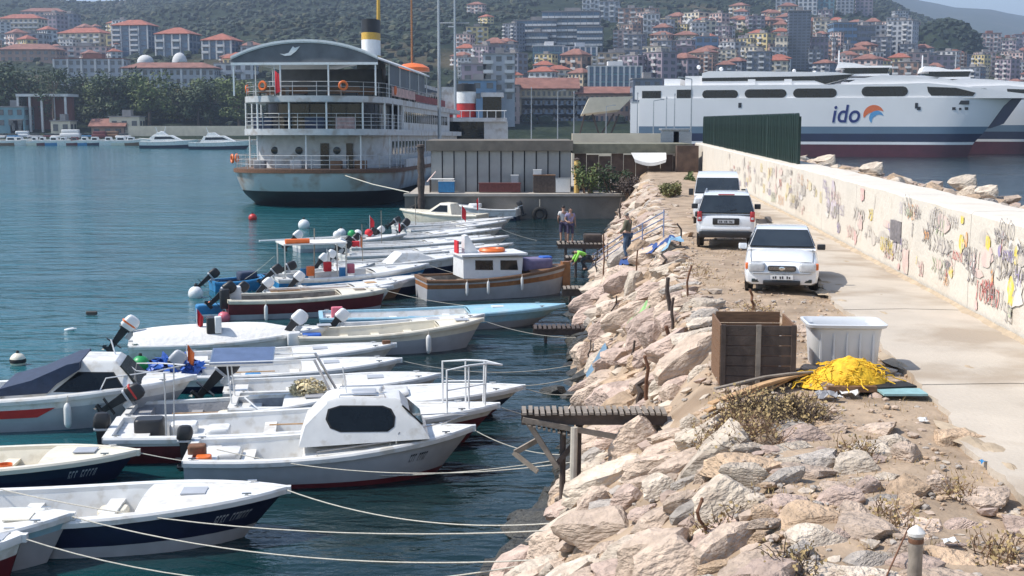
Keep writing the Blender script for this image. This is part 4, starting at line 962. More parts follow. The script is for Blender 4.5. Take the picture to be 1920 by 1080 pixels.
def railing(o, z, h, rails, step, m='old_white_paint', r=.022, nm='railing', post_r=.028):
    for p in along(o, step): MB().tube([p + Vector((0, 0, z)), p + Vector((0, 0, z + h))], post_r, 5).build('stanchion', m, ferry)
    for k in range(rails):
        zz = z + h * (k + 1) / rails; MB().tube([Vector((a, b, zz)) for a, b in o], r, 5).build('rail', m, ferry)
def trim_o(o, umax): return [(a, b) for a, b in o if b <= umax + .02] 
o1 = [(-6.15, 20)] + trim_o(O(6.15, 1., 6.5), 9) + [(6.15, 14.5)]
railing(o1, 6.5, 1.25, 4, 1.6)
for p in along(o1, 3.1): MB().tube([p + Vector((0, 0, 6.5)), p + Vector((0, 0, 8.7))], .08, 6).build('pillar', 'white_paint', ferry)
o2 = [(-6.05, 48)] + trim_o(O(6.05, .95, 6.5), 9) + [(6.05, 48)]
railing(o2, 9.2, 1.15, 3, 2.)
o3 = [(-7.1, 16)] + trim_o(O(7.1, .2, 8), 9) + [(7.1, 9.)]
railing(o3, 3.2, 1.1, 3, 1.5)
for p in along(o1, 4.6): MB().tube([p + Vector((0, .3, 3.2)), p + Vector((0, .3, 6.0))], .07, 6).build('pillar', 'white_paint', ferry)
# canopy over the upper deck
zc = 12.25; arc = [( -6.1 + 12.2 * i / 20) for i in range(21)]; az = lambda v: zc + 1.35 * (1 - (abs(v) / 6.1) ** 2.2)
mb = MB(); mb.loft([[(v, u, az(v)) for v in arc] + [(v, u, az(v) - .12) for v in arc[::-1]] for u in (1.2, 8, 16, 24, 33)]); mb.build('canopy', mat('canopy_grey', (.6, .6, .6), .6, var=.1), ferry)
mb = MB(); mb.loft([[(v, 1.15, az(v) - .02) for v in arc], [(v, 1.15, az(v) + .16) for v in arc], [(v, 1.4, az(v) + .16) for v in arc], [(v, 1.4, az(v) - .02) for v in arc], [(v, 1.15, az(v) - .02) for v in arc]], False, False); mb.build('canopy_rim', 'white_paint', ferry)
mb = MB(); mb.v += [Vector((v, 1.3, az(v) - .03)) for v in arc] + [Vector((v, 1.3, zc - .35)) for v in arc]; mb.f += [[i, i + 1, i + 22, i + 21] for i in range(20)]; mb.build('canopy_end', mat('canopy_dark', (.13, .135, .145), .7, var=.2, scale=1), ferry)
MB().b2(-6.1, 6.1, 1.2, 1.4, zc - .55, zc - .352).build('canopy_beam', 'white_paint', ferry, False)
mb = MB(); bird = [(-.75, .05), (-.35, -.12), (.1, -.08), (.55, .25), (.85, .62), (.45, .5), (.3, .62), (.15, .42), (-.05, .12), (-.4, .02)]
mb.prism(bird, 0, -.05, lambda a, b, d: Vector((-1.2 + a * 1.05, 1.27 + d, 12.55 + b * 1.05))); mb.build('bird_emblem', 'white_paint', ferry, False)
for v in (-5.9, -2.0, 2.0, 5.9): MB().b2(v - .06, v + .06, 1.25, 1.37, 9.2, zc - .56).build('canopy_post', 'white_paint', ferry, False)
for u in (8, 14, 20, 26, 32):
    for s in (-1, 1): MB().b2(s * 5.9 - .05, s * 5.9 + .05, u - .05, u + .05, 9.2, zc - .1).build('canopy_post', 'white_paint', ferry, False)
MB().b2(5.75, 5.85, 8.2, 31, 10.3, zc - .1).build('side_curtain', mat('curtain', (.05, .07, .09), .5, var=.3, scale=.4), ferry, False)
MB().b2(-5.85, 5.0, 30, 30.2, 9.2, zc - .1).build('bulkhead', 'canopy_dark', ferry, False)
MB().b2(-4.6, 4.6, 12, 12.15, 9.2, 11.9).build('bar_front', 'canopy_dark', ferry, False)
mat('banner', (.5, .33, .3), .8, var=.35, scale=3)
MB().b2(6.12, 6.16, 8, 22, 9.4, 10.2).build('banner', 'banner', ferry, False); MB().b2(6.12, 6.16, 22.3, 46, 9.3, 10.0).build('banner', mat('banner_red', (.22, .05, .05), .8, var=.4, scale=2), ferry, False)
for v, u, z, tilt in ((-7.15, 6., 4.0, 90), (-6.8, 3.4, 4.0, 60), (-3.4, .9, 10.0, 20), (-6.1, 6, 9.9, 90), (3.3, .9, 10., -20), (6.2, 9.5, 9.9, -90)):
    T = Matrix.Translation((v, u, z)) @ Matrix.Rotation(-R(tilt), 4, 'Z') @ Matrix.Rotation(R(90), 4, 'X')
    rg_ = [[T @ Vector(((.32 + .1 * math.cos(b)) * math.cos(a), (.32 + .1 * math.cos(b)) * math.sin(a), .1 * math.sin(b))) for b in [2 * math.pi * k / 6 for k in range(6)]] for a in [2 * math.pi * k / 14 for k in range(15)]]
    MB().loft(rg_, True, False).build('lifebuoy', 'orange_plastic', ferry)
mb = MB(); mb.v += [Vector((-2.2, .3, 9.3)), Vector((-2.2, .3, 11.2)), Vector((-1.8, .1, 10.9)), Vector((-1.75, .2, 9.5))]; mb.f.append([0, 1, 2, 3]); mb.build('ensign', 'flag_red', ferry, False); MB().tube([(-2.2, .3, 9.2), (-2.2, .1, 11.6)], .03, 5).build('ensign_staff', 'white_paint', ferry)
T = Matrix.Translation((1.3, 25, 0)); 
for nm, z0, z1, m in (('funnel_base', 13.2, 13.9, 'yellow_band'), ('funnel_shaft', 13.903, 15.4, 'white_paint'), ('funnel_band', 15.403, 16.1, 'yellow_band'), ('funnel_top', 16.103, 17.4, 'hull_black')):
    if m == 'yellow_band': mat('yellow_band', (.55, .33, .05), .5, var=.1)
    MB().lathe([(1.15, z0), (1.15, z1)], 20, T, .8, 1.5).build(nm, m, ferry)
MB().b2(.2, 2.4, 23, 27, 9.2, 13.2).build('funnel_casing', 'old_white_paint', ferry, False)
MB().tube([(1.9, 26, 17), (1.95, 26, 24)], [.22, .12], 6).build('mast', 'yellow_band', ferry)
MB().tube([(2.9, 42, 9.2), (2.9, 42, 26)], [.16, .09], 6).build('mast', 'varnish', ferry)
MB().tube([(0.2, 36, 9.2), (.2, 36, 22)], [.1, .05], 6).build('mast', 'galvanised', ferry)
MB().lathe([(1.9, 13.2), (1.85, 13.6), (1.1, 14.0), (.2, 14.15)], 16, Matrix.Translation((3., 42, 0))).build('boat_cover', 'orange_plastic', ferry)
MB().b2(-4, 4.8, 34, 50, 9.2, 11.6).build('wheelhouse', 'old_white_paint', ferry, False)
MB().b2(4.81, 4.86, 35, 49, 10.2, 11.2).build('wheelhouse_window', 'dark_glass', ferry, False)
tag(MB().tube([D(640, 327, 106), D(700, 346, 100), D(768, 361, 94.2)], .05, 5).build('mooring_rope', 'rope_fibre'), 'thick rope from the old ferry stern to the corner of the quay', 'rope', 'mooring ropes')
for u_, v_ in ((3.5, -3.6), (3.2, 3.4), (5.5, -1.5), (6.2, 1.6), (7.8, -4), (8.4, 3.8)):
    b_ = MB().b2(v_ - .8, v_ + .8, u_ - .02, u_ + .02, 9.55, 10.05).build('bench', 'wood_brown', ferry, False); MB().b2(v_ - .8, v_ + .8, u_ - .45, u_ - .03, 9.5, 9.56).build('seat', 'wood_brown', b_, False); MB().b2(v_ - .7, v_ - .62, u_ - .4, u_, 9.2, 9.499).b2(v_ + .62, v_ + .7, u_ - .4, u_, 9.2, 9.499).build('leg', 'black_plastic', b_, False)
for u_, v_ in ((2.6, -4.2), (2.2, -1), (3.4, 4.2), (2.5, 2.3)): MB().rbox(v_, u_, 3.55, 1.0, .7, .7, .12).build('deck_locker', random.choice(('blue_paint', 'wood_brown', 'old_white_paint', 'grey_canvas')), ferry)
for u_, v_ in ((3.2, -4.), (2.6, .5), (3., 3.)): MB().rbox(v_, u_, 7., 1.6, .6, 1., .1).build('stored_gear', random.choice(('dark_canvas', 'wood_dark', 'banner')), ferry)
# ------------------------------------------------------------------ second ferry with the red and white funnel
f2 = thing('small_ferry', 'white ferry behind the quay shed with a red and white black-topped funnel', 'ferry', (X_(898, 172), 172, 0)); k = 172 / F
P2 = lambda px, py: ((px - 898) * k, Z_(py, 172))
def blk(px0, px1, py0, py1, d0, d1, nm, m): a, z1 = P2(px0, py0); b, z0 = P2(px1, py1); return MB().b2(a, b, d0, d1, z0, z1).build(nm, m, f2, False)
hp = [(-4.6, 0), (-5, 3.2), (4.2, 3.2), (5.6, 3.4), (4.4, 0)]
MB().prism(hp, 0, 10, lambda a, b, d: Vector((a, d, b))).build('hull', 'hull_white', f2, False)
blk(846, 908, 228, 264, .6, 9, 'open_deck', 'dark_glass'); blk(838, 950, 221, 228, -.2, 10, 'deck_edge', 'old_white_paint'); blk(908, 952, 228, 264, .3, 9.6, 'deckhouse', 'old_white_paint')
blk(905, 940, 182, 221, 2, 8, 'bridge', 'dark_glass'); blk(902, 944, 174, 182, 1.6, 8.4, 'bridge_roof', 'old_white_paint'); blk(826, 850, 163, 221, 4, 8, 'mast_house', 'old_white_paint')
for nm, y0, y1, m in (('funnel_base', 194, 220, 'red_paint'), ('funnel_shaft', 172, 193.8, 'white_paint'), ('funnel_top', 158, 171.8, 'hull_black')):
    a, z1 = P2(872, y0); _, z0 = P2(872, y1); MB().lathe([(1.45, z0), (1.4, z1), (1.1, z1 + .05)], 20, Matrix.Translation((a, 3.5, 0)), 1, 1.4).build(nm, m, f2)
a, z = P2(854, 5); MB().tube([(a, 1, 5), (a, 1, z)], [.22, .13], 8).build('mast', 'galvanised', f2); MB().tube([(a - 2, 1, P2(0, 47)[1]), (a + 1.9, 1, P2(0, 47)[1])], .07, 5).build('spreader', 'galvanised', f2); MB().tube([(a - .9, 1, P2(0, 54)[1]), (a, 1, P2(0, 54)[1])], .1, 5).build('spreader', 'galvanised', f2)
for i in range(7): MB().tube([P2(850 + 16 * i, 221)[0:1] + (-.1,) + P2(0, 221)[1:], P2(850 + 16 * i, 221)[0:1] + (-.1,) + P2(0, 208)[1:]], .05, 5).build('stanchion', 'white_paint', f2)
MB().tube([(P2(846, 0)[0], -.1, P2(0, 208)[1]), (P2(950, 0)[0], -.1, P2(0, 208)[1])], .05, 5).build('rail', 'white_paint', f2)

# ------------------------------------------------------------------ fast catamaran ferries
YF = 255.; kf = YF / F
mat('ferry_white', (.8, .79, .78), .3, var=.04, scale=.15); mat('ferry_blue', (.13, .2, .27), .35, var=.08, scale=.2); mat('ferry_navy', (.012, .02, .06), .35, var=.2, scale=.3); mat('ferry_red', (.09, .018, .028), .5, var=.2, scale=.5); mat('ferry_grey', (.38, .42, .45), .5, var=.1)
cat = thing('fast_ferry', 'large white catamaran car ferry with ido lettering, navy waterline and long oval windows', 'ferry', (0, YF, 0))
C_ = lambda px, py: ((px - 960) * kf, CAMZ + (225 - py) * kf)
def cx(px): return (px - 960) * kf
def cz(py): return CAMZ + (225 - py) * kf
# near and far slender hulls: bands between levels, each level (z, stem x, fullness)
def demi(y0, wd_, mir):
    lv = [(-1.5, 1792), (cz(287), 1800), (cz(270), 1806), (cz(265), 1809), (cz(250), 1822), (cz(237), 1832), (cz(200), 1856), (cz(184), 1872)]
    def rg(z, stem):
        xs_, xe_ = cx(1195), cx(stem); n = 14; side = []
        for i in range(n + 1):
            t = i / n; x = lerp(xs_, xe_, t ** .6); q = max(0, (x - cx(1725)) / (xe_ - cx(1725))); side.append((x, wd_ / 2 * (1 - q ** 2.1) ** .7 if q < 1 else 0.02))
        a = [Vector((x, y0 - h, z)) for x, h in side]; b = [Vector((x, y0 + h, z)) for x, h in side[::-1]]
        return a + b
    R_ = [rg(*q) for q in lv]
    for nm, i, j, m in (('hull_bottom', 0, 2, 'ferry_red'), ('boot_line', 2, 3, 'ferry_white'), ('hull_navy_band', 3, 4, 'ferry_navy'), ('hull_blue_band', 4, 5, 'ferry_blue'), ('hull_side', 5, 7, 'ferry_white')):
        MB().loft(R_[i:j + 1], True, True).build(nm, m, cat, True, 30)
demi(2.6, 5.2, 1); demi(21.4, 5.2, -1)
# bridging structure and rounded dark bow between the hulls
MB().prism([(cx(1200), cz(240)), (cx(1836), cz(240)), (cx(1858), cz(232)), (cx(1888), cz(186)), (cx(1200), cz(186))], 3.0, 21, lambda a, b, d: Vector((a, d, b))).build('wet_deck', 'ferry_navy', cat, False)
MB().prism([(cx(1186), cz(186)), (cx(1186), cz(160)), (cx(1640), cz(160)), (cx(1720), cz(158)), (cx(1800), cz(167)), (cx(1925), cz(183)), (cx(1925), cz(186))], .25, 23.75, lambda a, b, d: Vector((a, d, b))).build('passenger_deck', 'ferry_white', cat, False)
MB().prism([(cx(1178), cz(250)), (cx(1178), cz(192)), (cx(1240), cz(190)), (cx(1240), cz(250))], .12, 23.9, lambda a, b, d: Vector((a, d, b))).build('stern_block', 'ferry_white', cat, False)
MB().b2(cx(1180), cx(1748), .12, .3, cz(193.5), cz(190)).build('side_groove', 'ferry_grey', cat, False)
MB().prism([(cx(1570), cz(160)), (cx(1598), cz(150)), (cx(1640), cz(143)), (cx(1690), cz(146)), (cx(1760), cz(152)), (cx(1800), cz(167)), (cx(1640), cz(159.5))], 1.0, 23, lambda a, b, d: Vector((a, d, b))).build('forward_roof', 'ferry_white', cat, False)
MB().prism([(cx(1312), cz(160)), (cx(1312), cz(137)), (cx(1325), cz(133)), (cx(1395), cz(134)), (cx(1560), cz(137)), (cx(1590), cz(141)), (cx(1575), cz(150)), (cx(1540), cz(160))], 1.6, 22.4, lambda a, b, d: Vector((a, d, b))).build('upper_deckhouse', 'ferry_white', cat, False)
MB().prism([(cx(1312), cz(152)), (cx(1312), cz(146)), (cx(1520), cz(144)), (cx(1592), cz(141)), (cx(1576), cz(149)), (cx(1540), cz(159)), (cx(1520), cz(152))], 1.52, 1.62, lambda a, b, d: Vector((a, d, b))).build('upper_window', 'dark_glass', cat, False)
for x0, x1, y0, y1 in ((1240, 1270, 147, 160), (1280, 1312, 142, 160)): MB().b2(cx(x0), cx(x1), 2, 21, cz(y1), cz(y0)).build('vent_housing', 'ferry_white', cat, False)
for px in (1405, 1472): MB().b2(cx(px - 7), cx(px + 7), 1.45, 2.2, cz(159.6), cz(149)).build('raft_cradle', 'ferry_white', cat, False)
# wheelhouse
MB().b2(cx(1572), cx(1656), 6, 18, cz(143.5), cz(139)).build('wheelhouse_base', 'ferry_white', cat, False)
MB().prism([(cx(1574), cz(138.8)), (cx(1574), cz(128)), (cx(1656), cz(128)), (cx(1652), cz(138.8))], 6.2, 17.8, lambda a, b, d: Vector((a, d, b))).build('wheelhouse_window', 'dark_glass', cat, False)
MB().prism([(cx(1560), cz(127.8)), (cx(1564), cz(117)), (cx(1592), cz(119)), (cx(1612), cz(124)), (cx(1660), cz(124.5)), (cx(1660), cz(127.8))], 5.6, 18.4, lambda a, b, d: Vector((a, d, b))).build('wheelhouse_roof', 'ferry_white', cat, False)
MB().tube([(cx(1565), 12, cz(118)), (cx(1565), 12, cz(92))], .15, 5).build('radar_mast', 'ferry_white', cat)
for px, py in ((1302, 124), (1345, 128)): MB().ball(Vector((cx(px), 6, cz(py))), .42, 10, 7).build('radar_dome', 'ferry_white', cat)
def stadium(x0, x1, y0, y1, n=6):
    r = (y1 - y0) / 2; pts = []
    for cxp, a0 in ((x1 - r, -90), (x0 + r, 90)):
        for i in range(n + 1): a = R(a0 + 180 * i / n); pts.append((cx(cxp + r * math.cos(a)), cz((y0 + y1) / 2 - r * math.sin(a))))
    return pts
for x0, x1, y0, y1 in ((1314, 1381, 169, 185), (1393, 1470, 168, 184), (1482, 1561, 167, 184), (1605, 1687, 164, 182)):
    MB().prism(stadium(x0, x1, y0, y1), .2, .35, lambda a, b, d: Vector((a, d, b))).build('window', 'dark_glass', cat, False)
for x0, x1, y0, y1 in ((1200, 1236, 170, 187), (1266, 1295, 168, 188)): MB().b2(cx(x0), cx(x1), .18, .4, cz(y1), cz(y0)).build('window', 'dark_glass', cat, False)
MB().prism([(cx(1720), cz(165)), (cx(1770), cz(167)), (cx(1804), cz(176)), (cx(1800), cz(182)), (cx(1728), cz(181)), (cx(1722), cz(174))], .2, .35, lambda a, b, d: Vector((a, d, b))).build('window', 'dark_glass', cat, False)
for x0, x1, y0, y1 in ((1766, 1794, 190, 197), (1765, 1771, 202, 207), (1777, 1781, 203, 207), (1787, 1793, 202, 207), (1700, 1705, 194, 204), (1704, 1710, 201, 207)):
    q = max(0, (cx((x0 + x1) / 2) - cx(1725)) / (cx(1852) - cx(1725))); yy = 2.6 - 2.6 * (1 - q ** 2.1) ** .7
    MB().b2(cx(x0), cx(x1), yy - .06, yy + .3, cz(y1), cz(y0)).build('mooring_port', 'black_plastic', cat, False)
MB().b2(cx(1382), cx(1388), -.05, .1, cz(202), cz(193)).build('mooring_port', 'black_plastic', cat, False)
# lettering and the round swirl
fc = bpy.data.curves.new('lettering', 'FONT'); fc.body = 'ido'; fc.size = 5.7; fc.shear = .16; fc.offset = .075; fc.extrude = .02; fc.space_character = 1.02
fo = bpy.data.objects.new('lettering', fc); COL.objects.link(fo); bpy.context.view_layer.update()
me = bpy.data.meshes.new_from_object(fo.evaluated_get(bpy.context.evaluated_depsgraph_get())); bpy.data.objects.remove(fo); me.materials.clear(); me.materials.append(mat('logo_navy', (.015, .03, .16), .5, var=.05))
xs_ = [v.co.x for v in me.vertices]; ys_ = [v.co.y for v in me.vertices]; sx = (cx(1604) - cx(1554)) / (max(xs_) - min(xs_)); sy = (cz(197) - cz(230)) / (max(ys_) - min(ys_))
for v in me.vertices: v.co = Vector((cx(1554) + (v.co.x - min(xs_)) * sx, -.03 - v.co.z, cz(230) + (v.co.y - min(ys_)) * sy))
link('lettering', me, cat)
def cres(a0, a1, r0, r1, c0, nm, m, y):
    n = 14; out = []; inn = []
    for i in range(n + 1):
        a = R(lerp(a0, a1, i / n)); out.append((cx(c0[0] + r0 * math.cos(a)), cz(c0[1] - r0 * math.sin(a)))); w_ = r1 * math.sin(math.pi * min(1, .02 + i / n)) ** .7; inn.append((cx(c0[0] + (r0 - w_) * math.cos(a)), cz(c0[1] - (r0 - w_) * math.sin(a))))
    mb = MB(); mb.v += [Vector((x, y, z)) for x, z in out + inn]; mb.f += [[i, i + 1, i + n + 2, i + n + 1] for i in range(n)]; mb.build(nm, m, cat, False, recalc=False)
cres(195, 20, 18.5, 13, (1628, 216), 'emblem', mat('logo_orange', (.75, .17, .05), .5, var=.1), -.03)
cres(225, 15, 13, 9, (1633, 221), 'emblem', mat('logo_blue', (.1, .33, .6), .5, var=.1), -.034)
MB().b2(cx(1195), cx(1206), 1, 23, cz(262), cz(233)).build('stern_platform', 'ferry_grey', cat, False)
cat.rotation_euler = (0, 0, R(-13)); pv_ = Vector((cx(1520), 0, 0)); cat.location = Vector((cx(1520), YF, 0)) - Matrix.Rotation(R(-13), 3, 'Z') @ pv_
c2 = copy_tree(cat); c2.location = cat.location + Vector((25, 25, .2))
relabel(c2, 'second white catamaran ferry moored beyond the lettered one, its wheelhouse and bow showing')
for c in list(c2.children):
    if c.name.startswith(('lettering', 'emblem')): bpy.data.objects.remove(c)
# ------------------------------------------------------------------ small boats
class Hull:
    def __init__(s, L, B, D, rise=.45, rake=.12, stern=.86, full=2.3, dip=.06):
        s.L, s.B, s.D, s.rise, s.rake, s.stern, s.full, s.dip = L, B, D, rise, rake, stern, full, dip
    def hb(s, t):
        if t < .45: return s.B / 2 * lerp(s.stern, 1, math.sin(t / .45 * math.pi / 2))
        q = (t - .45) / .55; return max(.025, s.B / 2 * (1 - q ** s.full) ** .85)
    def zg(s, t): return s.D * (1 + s.rise * t ** 2.2 - s.dip * math.sin(math.pi * min(1, t * 1.4)) )
    def pt(s, t, f, side):             # f: 0 keel .. 1 gunwale
        h, z = s.hb(t), s.zg(t)
        prof = [(0, -.32, 0), (.12, -.26, .5), (.3, -.02, .84), (.62, .45, .94), (1., 1., 1.)]
        for (a, za, ha), (b, zb, hb_) in zip(prof, prof[1:]):
            if f <= b:
                k = (f - a) / (b - a); zz, hh = lerp(za, zb, k), lerp(ha, hb_, k); break
        fl = lerp(1, .55 + .45 * hh ** .5, max(0, (t - .55) / .45)); 
        z_ = zz * z if zz > 0 else zz * .9 * (1 - .8 * max(0, t - .7) / .3)
        x = s.L * t - s.L * s.rake * (1 - min(1, max(0, (z_ + .3) / (z + .3)))) * max(0, (t - .5) / .5) ** 1.5
        return Vector((x, side * h * hh * fl, z_))
TS = [0, .04, .1, .18, .28, .38, .48, .57, .66, .74, .81, .87, .92, .96, .985, 1.]
def at_gun(H, t, inset=0., dz=0., side=1): return Vector((H.L * t, side * max(.0, H.hb(t) - inset), H.zg(t) + dz))
def rr2(a, b, r, z, n=5): return [Vector((x, y, z)) for x, y in [(sx * (a - r) + r * math.cos(R(a0 + 90 * i / n)), sy * (b - r) + r * math.sin(R(a0 + 90 * i / n))) for sx, sy, a0 in ((1, 1, 0), (-1, 1, 90), (-1, -1, 180), (1, -1, 270)) for i in range(n + 1)]]
def outboard(root, x, y, z, m='black_plastic', tilt=0., s=1., band=None):
    T = Matrix.Translation((x, y, z)) @ Matrix.Rotation(R(tilt), 4, 'Y') @ Matrix.Scale(s, 4)
    o = MB().loft([[T @ Vector((-.2 + k * p.x + (.03 if zz > .4 else 0), k2 * p.y, zz)) for p in rr2(.24, .15, .1, 0, 3)] for k, k2, zz in ((.8, .85, .2), (1, 1, .26), (1.04, 1.02, .42), (.94, .9, .56), (.72, .66, .64), (.4, .36, .665))]).build('outboard_motor', m, root)
    MB().rbox(-.22, 0, .17, .4, .26, .08, .08, T).build('cowl_base', 'black_plastic' if m != 'black_plastic' else 'grey_gelcoat', o)
    if band: MB().rbox(-.2, 0, .38, .515, .32, .07, .1, T).build('band', band, o)
    MB().loft([[T @ Vector((-.22 + a * k, b * k * .6, zz)) for a, b in ((-.12, -.08), (.12, -.08), (.12, .08), (-.12, .08))] for k, zz in ((1.1, .13), (.8, -.35), (.6, -.75))]).build('leg', 'black_plastic', o)
    MB().add([T @ Vector(p) for p in ((-.5, -.1, -.42), (.05, -.1, -.42), (.05, .1, -.42), (-.5, .1, -.42), (-.5, -.1, -.4), (.05, -.1, -.4), (.05, .1, -.4), (-.5, .1, -.4))], [(0, 3, 2, 1), (4, 5, 6, 7), (0, 1, 5, 4), (1, 2, 6, 5), (2, 3, 7, 6), (3, 0, 4, 7)]).build('plate', 'black_plastic', o)
    pr = MB().tube([T @ Vector((-.05, 0, -.68)), T @ Vector((-.45, 0, -.68))], [.07, .05], 8)
    for k in range(3):
        a = 2.09 * k; pr.add([T @ Vector((-.38, .03 * math.cos(a), -.68 + .03 * math.sin(a))), T @ Vector((-.34, .13 * math.cos(a - .4), -.68 + .13 * math.sin(a - .4))), T @ Vector((-.42, .13 * math.cos(a + .4), -.68 + .13 * math.sin(a + .4)))], [(0, 1, 2)])
    pr.build('propeller', 'black_plastic', o); MB().b2(-.06, .1, -.11, .11, -.05, .2, T).build('clamp', 'galvanised', o)
    return o
BOATS = {}
def clutter(root, H, seed, td, fl, liner):   # the small gear lying about in every open boat
    rg = random.Random(seed * 13)
    if H.L > 11 or H.B > 2.7: return
    for i in range(rg.randint(2, 4)):
        t = rg.uniform(.14, max(.2, td - .08)); y = rg.uniform(-.45, .45) * H.hb(t); x = H.L * t; k = rg.randrange(5)
        if k == 0: MB().lathe([(.13, 0), (.15, .26), (.135, .26), (.11, .03)], 12, Matrix.Translation((x, y, fl))).build('bucket', rg.choice(('blue_paint', 'orange_plastic', 'black_plastic', 'white_paint')), root)
        elif k == 1:
            pts = [Vector((x + (.17 - .012 * j / 3) * math.cos(j * .7), y + (.17 - .012 * j / 3) * math.sin(j * .7), fl + .02 + .006 * j)) for j in range(34)]; MB().tube(pts, .014, 5).build('rope_coil', 'rope_fibre', root)
        elif k == 2: MB().rbox(x, y, fl + .13, .42, .3, .26, .04).build('gear_crate', rg.choice(('blue_paint', 'wood_pale', 'grey_canvas', 'cream_gelcoat')), root)
        elif k == 3: MB().tube([(x - .7, y, H.zg(t) - .1), (x + .9, y + .1, H.zg(t) - .12)], .018, 6).build('oar', 'wood_pale', root)
        else: MB().rbox(x, y, fl + .1, .5, .35, .2, .09).build('canvas_heap', rg.choice(('grey_canvas', 'dark_canvas', 'white_cloth')), root)
    for s in (-1, 1): MB().tube([H.pt(t, .985, s) + Vector((0, s * .012, -.03)) for t in TS], .016, 5).build('rub_rail', rg.choice(('black_rubber', 'grey_canvas', 'wood_brown')), root)
def boat(key, label, stern, bow, B_, D_, bands, rim='gelcoat', liner='gelcoat', deck=.68, rise=.45, rake=.12, full=2.3, stern_w=.86, thwarts=(.3, .52), aft=.1, motor=None, cover=None, gw=.11, name='motorboat', cat='boat', bottom='navy_gelcoat', group='small boats moored along the bank', hull=None):
    a, b = G(stern[0], stern[1], 0), G(bow[0], bow[1], 0); d = b - a; L = d.length
    H = Hull(L, B_, D_, rise, rake, stern_w, full); root = thing(name, label, cat, a, math.atan2(d.y, d.x) , group); BOATS[key] = (root, H)
    def band(f0, f1, nm, m, off=0.):
        N = max(2, int((f1 - f0) * 9)); mb = MB()
        rings = [[H.pt(t, lerp(f0, f1, i / N), -1) for i in range(N + 1)] for t in TS]
        for s in (-1, 1):
            mb.loft([[Vector((p.x, p.y * -s * (1 + off), p.z)) for p in r] for r in rings], False, False)
        st = [H.pt(0, lerp(f0, f1, i / N), -1) for i in range(N + 1)]; st2 = [Vector((p.x, -p.y, p.z)) for p in st]
        mb.loft([st, st2], False, False)
        return mb.build(nm, m, root, True, 50)
    hl = band(0, .3, 'hull_bottom', bottom)
    f = .3
    for i, (f1, m) in enumerate(bands): band(f, f1, 'hull_band' if i else 'hull', m); f = f1
    # gunwale: a moulded rim round the boat
    rings = []
    for t in TS:
        h, z, x = H.hb(t), H.zg(t), L * t; g = min(gw, h * .8)
        rings.append([Vector((x, h + .035, z - .09)), Vector((x, h + .045, z - .005)), Vector((x, h + .02, z + .035)), Vector((x, h - g, z + .035)), Vector((x, h - g, z - .05))])
    mb = MB()
    for s in (-1, 1): mb.loft([[Vector((p.x, p.y * s, p.z)) for p in r] for r in rings], False, False)
    h, z = H.hb(0), H.zg(0); mb.b2(-.03, gw, -h, h, z - .09, z + .033)
    h, z = .06, H.zg(1); mb.b2(L - .02, L + .07, -h, h, z - .09, z + .034)
    mb.build('gunwale', rim, root, True, 30)
    # cockpit liner, floor, foredeck
    td = deck; tt = [t for t in TS if t < td - .02] + [td]; fl = .12
    mb = MB(); rings = []
    for t in tt:
        h, z, x = H.hb(t), H.zg(t), L * t; g = min(gw, h * .8); hf = max(.02, (h - g) * .86)
        rings.append([Vector((x + (.06 if t == 0 else 0), (h - g) * -1, z - .04)), Vector((x + (.06 if t == 0 else 0), -hf, fl)), Vector((x + (.06 if t == 0 else 0), hf, fl)), Vector((x + (.06 if t == 0 else 0), h - g, z - .04))])
    mb.loft(rings, False, False); mb.f.append([0, 1, 2, 3]); e = 4 * (len(tt) - 1); mb.f.append([e, e + 1, e + 2, e + 3]); mb.build('cockpit', liner, root, True, 30)
    if td < .97:
        mb = MB(); fr = [td] + [t for t in TS if t > td + .02]; rings = []
        for t in fr:
            h, z = H.hb(t), H.zg(t); g = min(gw, h * .8); w_ = max(.01, h - g); rings.append([Vector((L * t, s * w_, z + .02 + .07 * (1 - s * s) * min(1, w_))) for s in (-1, -.5, 0, .5, 1)])
        mb.loft(rings, False, False); z = H.zg(td); w_ = H.hb(td) - gw
        mb.v += [Vector((L * td, -w_, z + .02)), Vector((L * td, w_, z + .02)), Vector((L * td, w_, z - .12)), Vector((L * td, -w_, z - .12))]; n = len(mb.v); mb.f.append([n - 4, n - 3, n - 2, n - 1]); mb.build('foredeck', rim, root, True, 40)
        MB().b2(L * (td + .1), L * (td + .1) + .42, -.2, .2, H.zg(td + .1) + .075, H.zg(td + .1) + .1).build('hatch', liner if liner != rim else 'grey_gelcoat', root)
    for t in thwarts:
        h = H.hb(t) - gw - .02; z = H.zg(t) - .2; MB().b2(L * t - .13, L * t + .13, -h, h, z - .05, z).b2(L * t - .1, L * t + .1, -h * .5, h * .5, fl + .003, z - .052).build('thwart', liner, root)
    if aft: h = H.hb(aft / 2) - gw - .02; z = H.zg(0) - .1; MB().b2(.1, L * aft, -h, h, z - .2, z).build('stern_bench', liner, root)
    for t in (.03, .9):
        for s in (-1, 1):
            p = at_gun(H, t, .06, .036, s); MB().b2(p.x - .08, p.x + .08, p.y - .015, p.y + .015, p.z + .03, p.z + .05).b2(p.x - .025, p.x + .025, p.y - .015, p.y + .015, p.z, p.z + .031).build('cleat', 'steel', root)
    if motor: outboard(root, -.05, motor.get('y', 0), H.zg(0) + .02 + motor.get('z', 0), motor.get('m', 'black_plastic'), motor.get('tilt', 0), motor.get('s', 1.) * .82, motor.get('band'))
    clutter(root, H, len(BOATS), td, fl, liner)
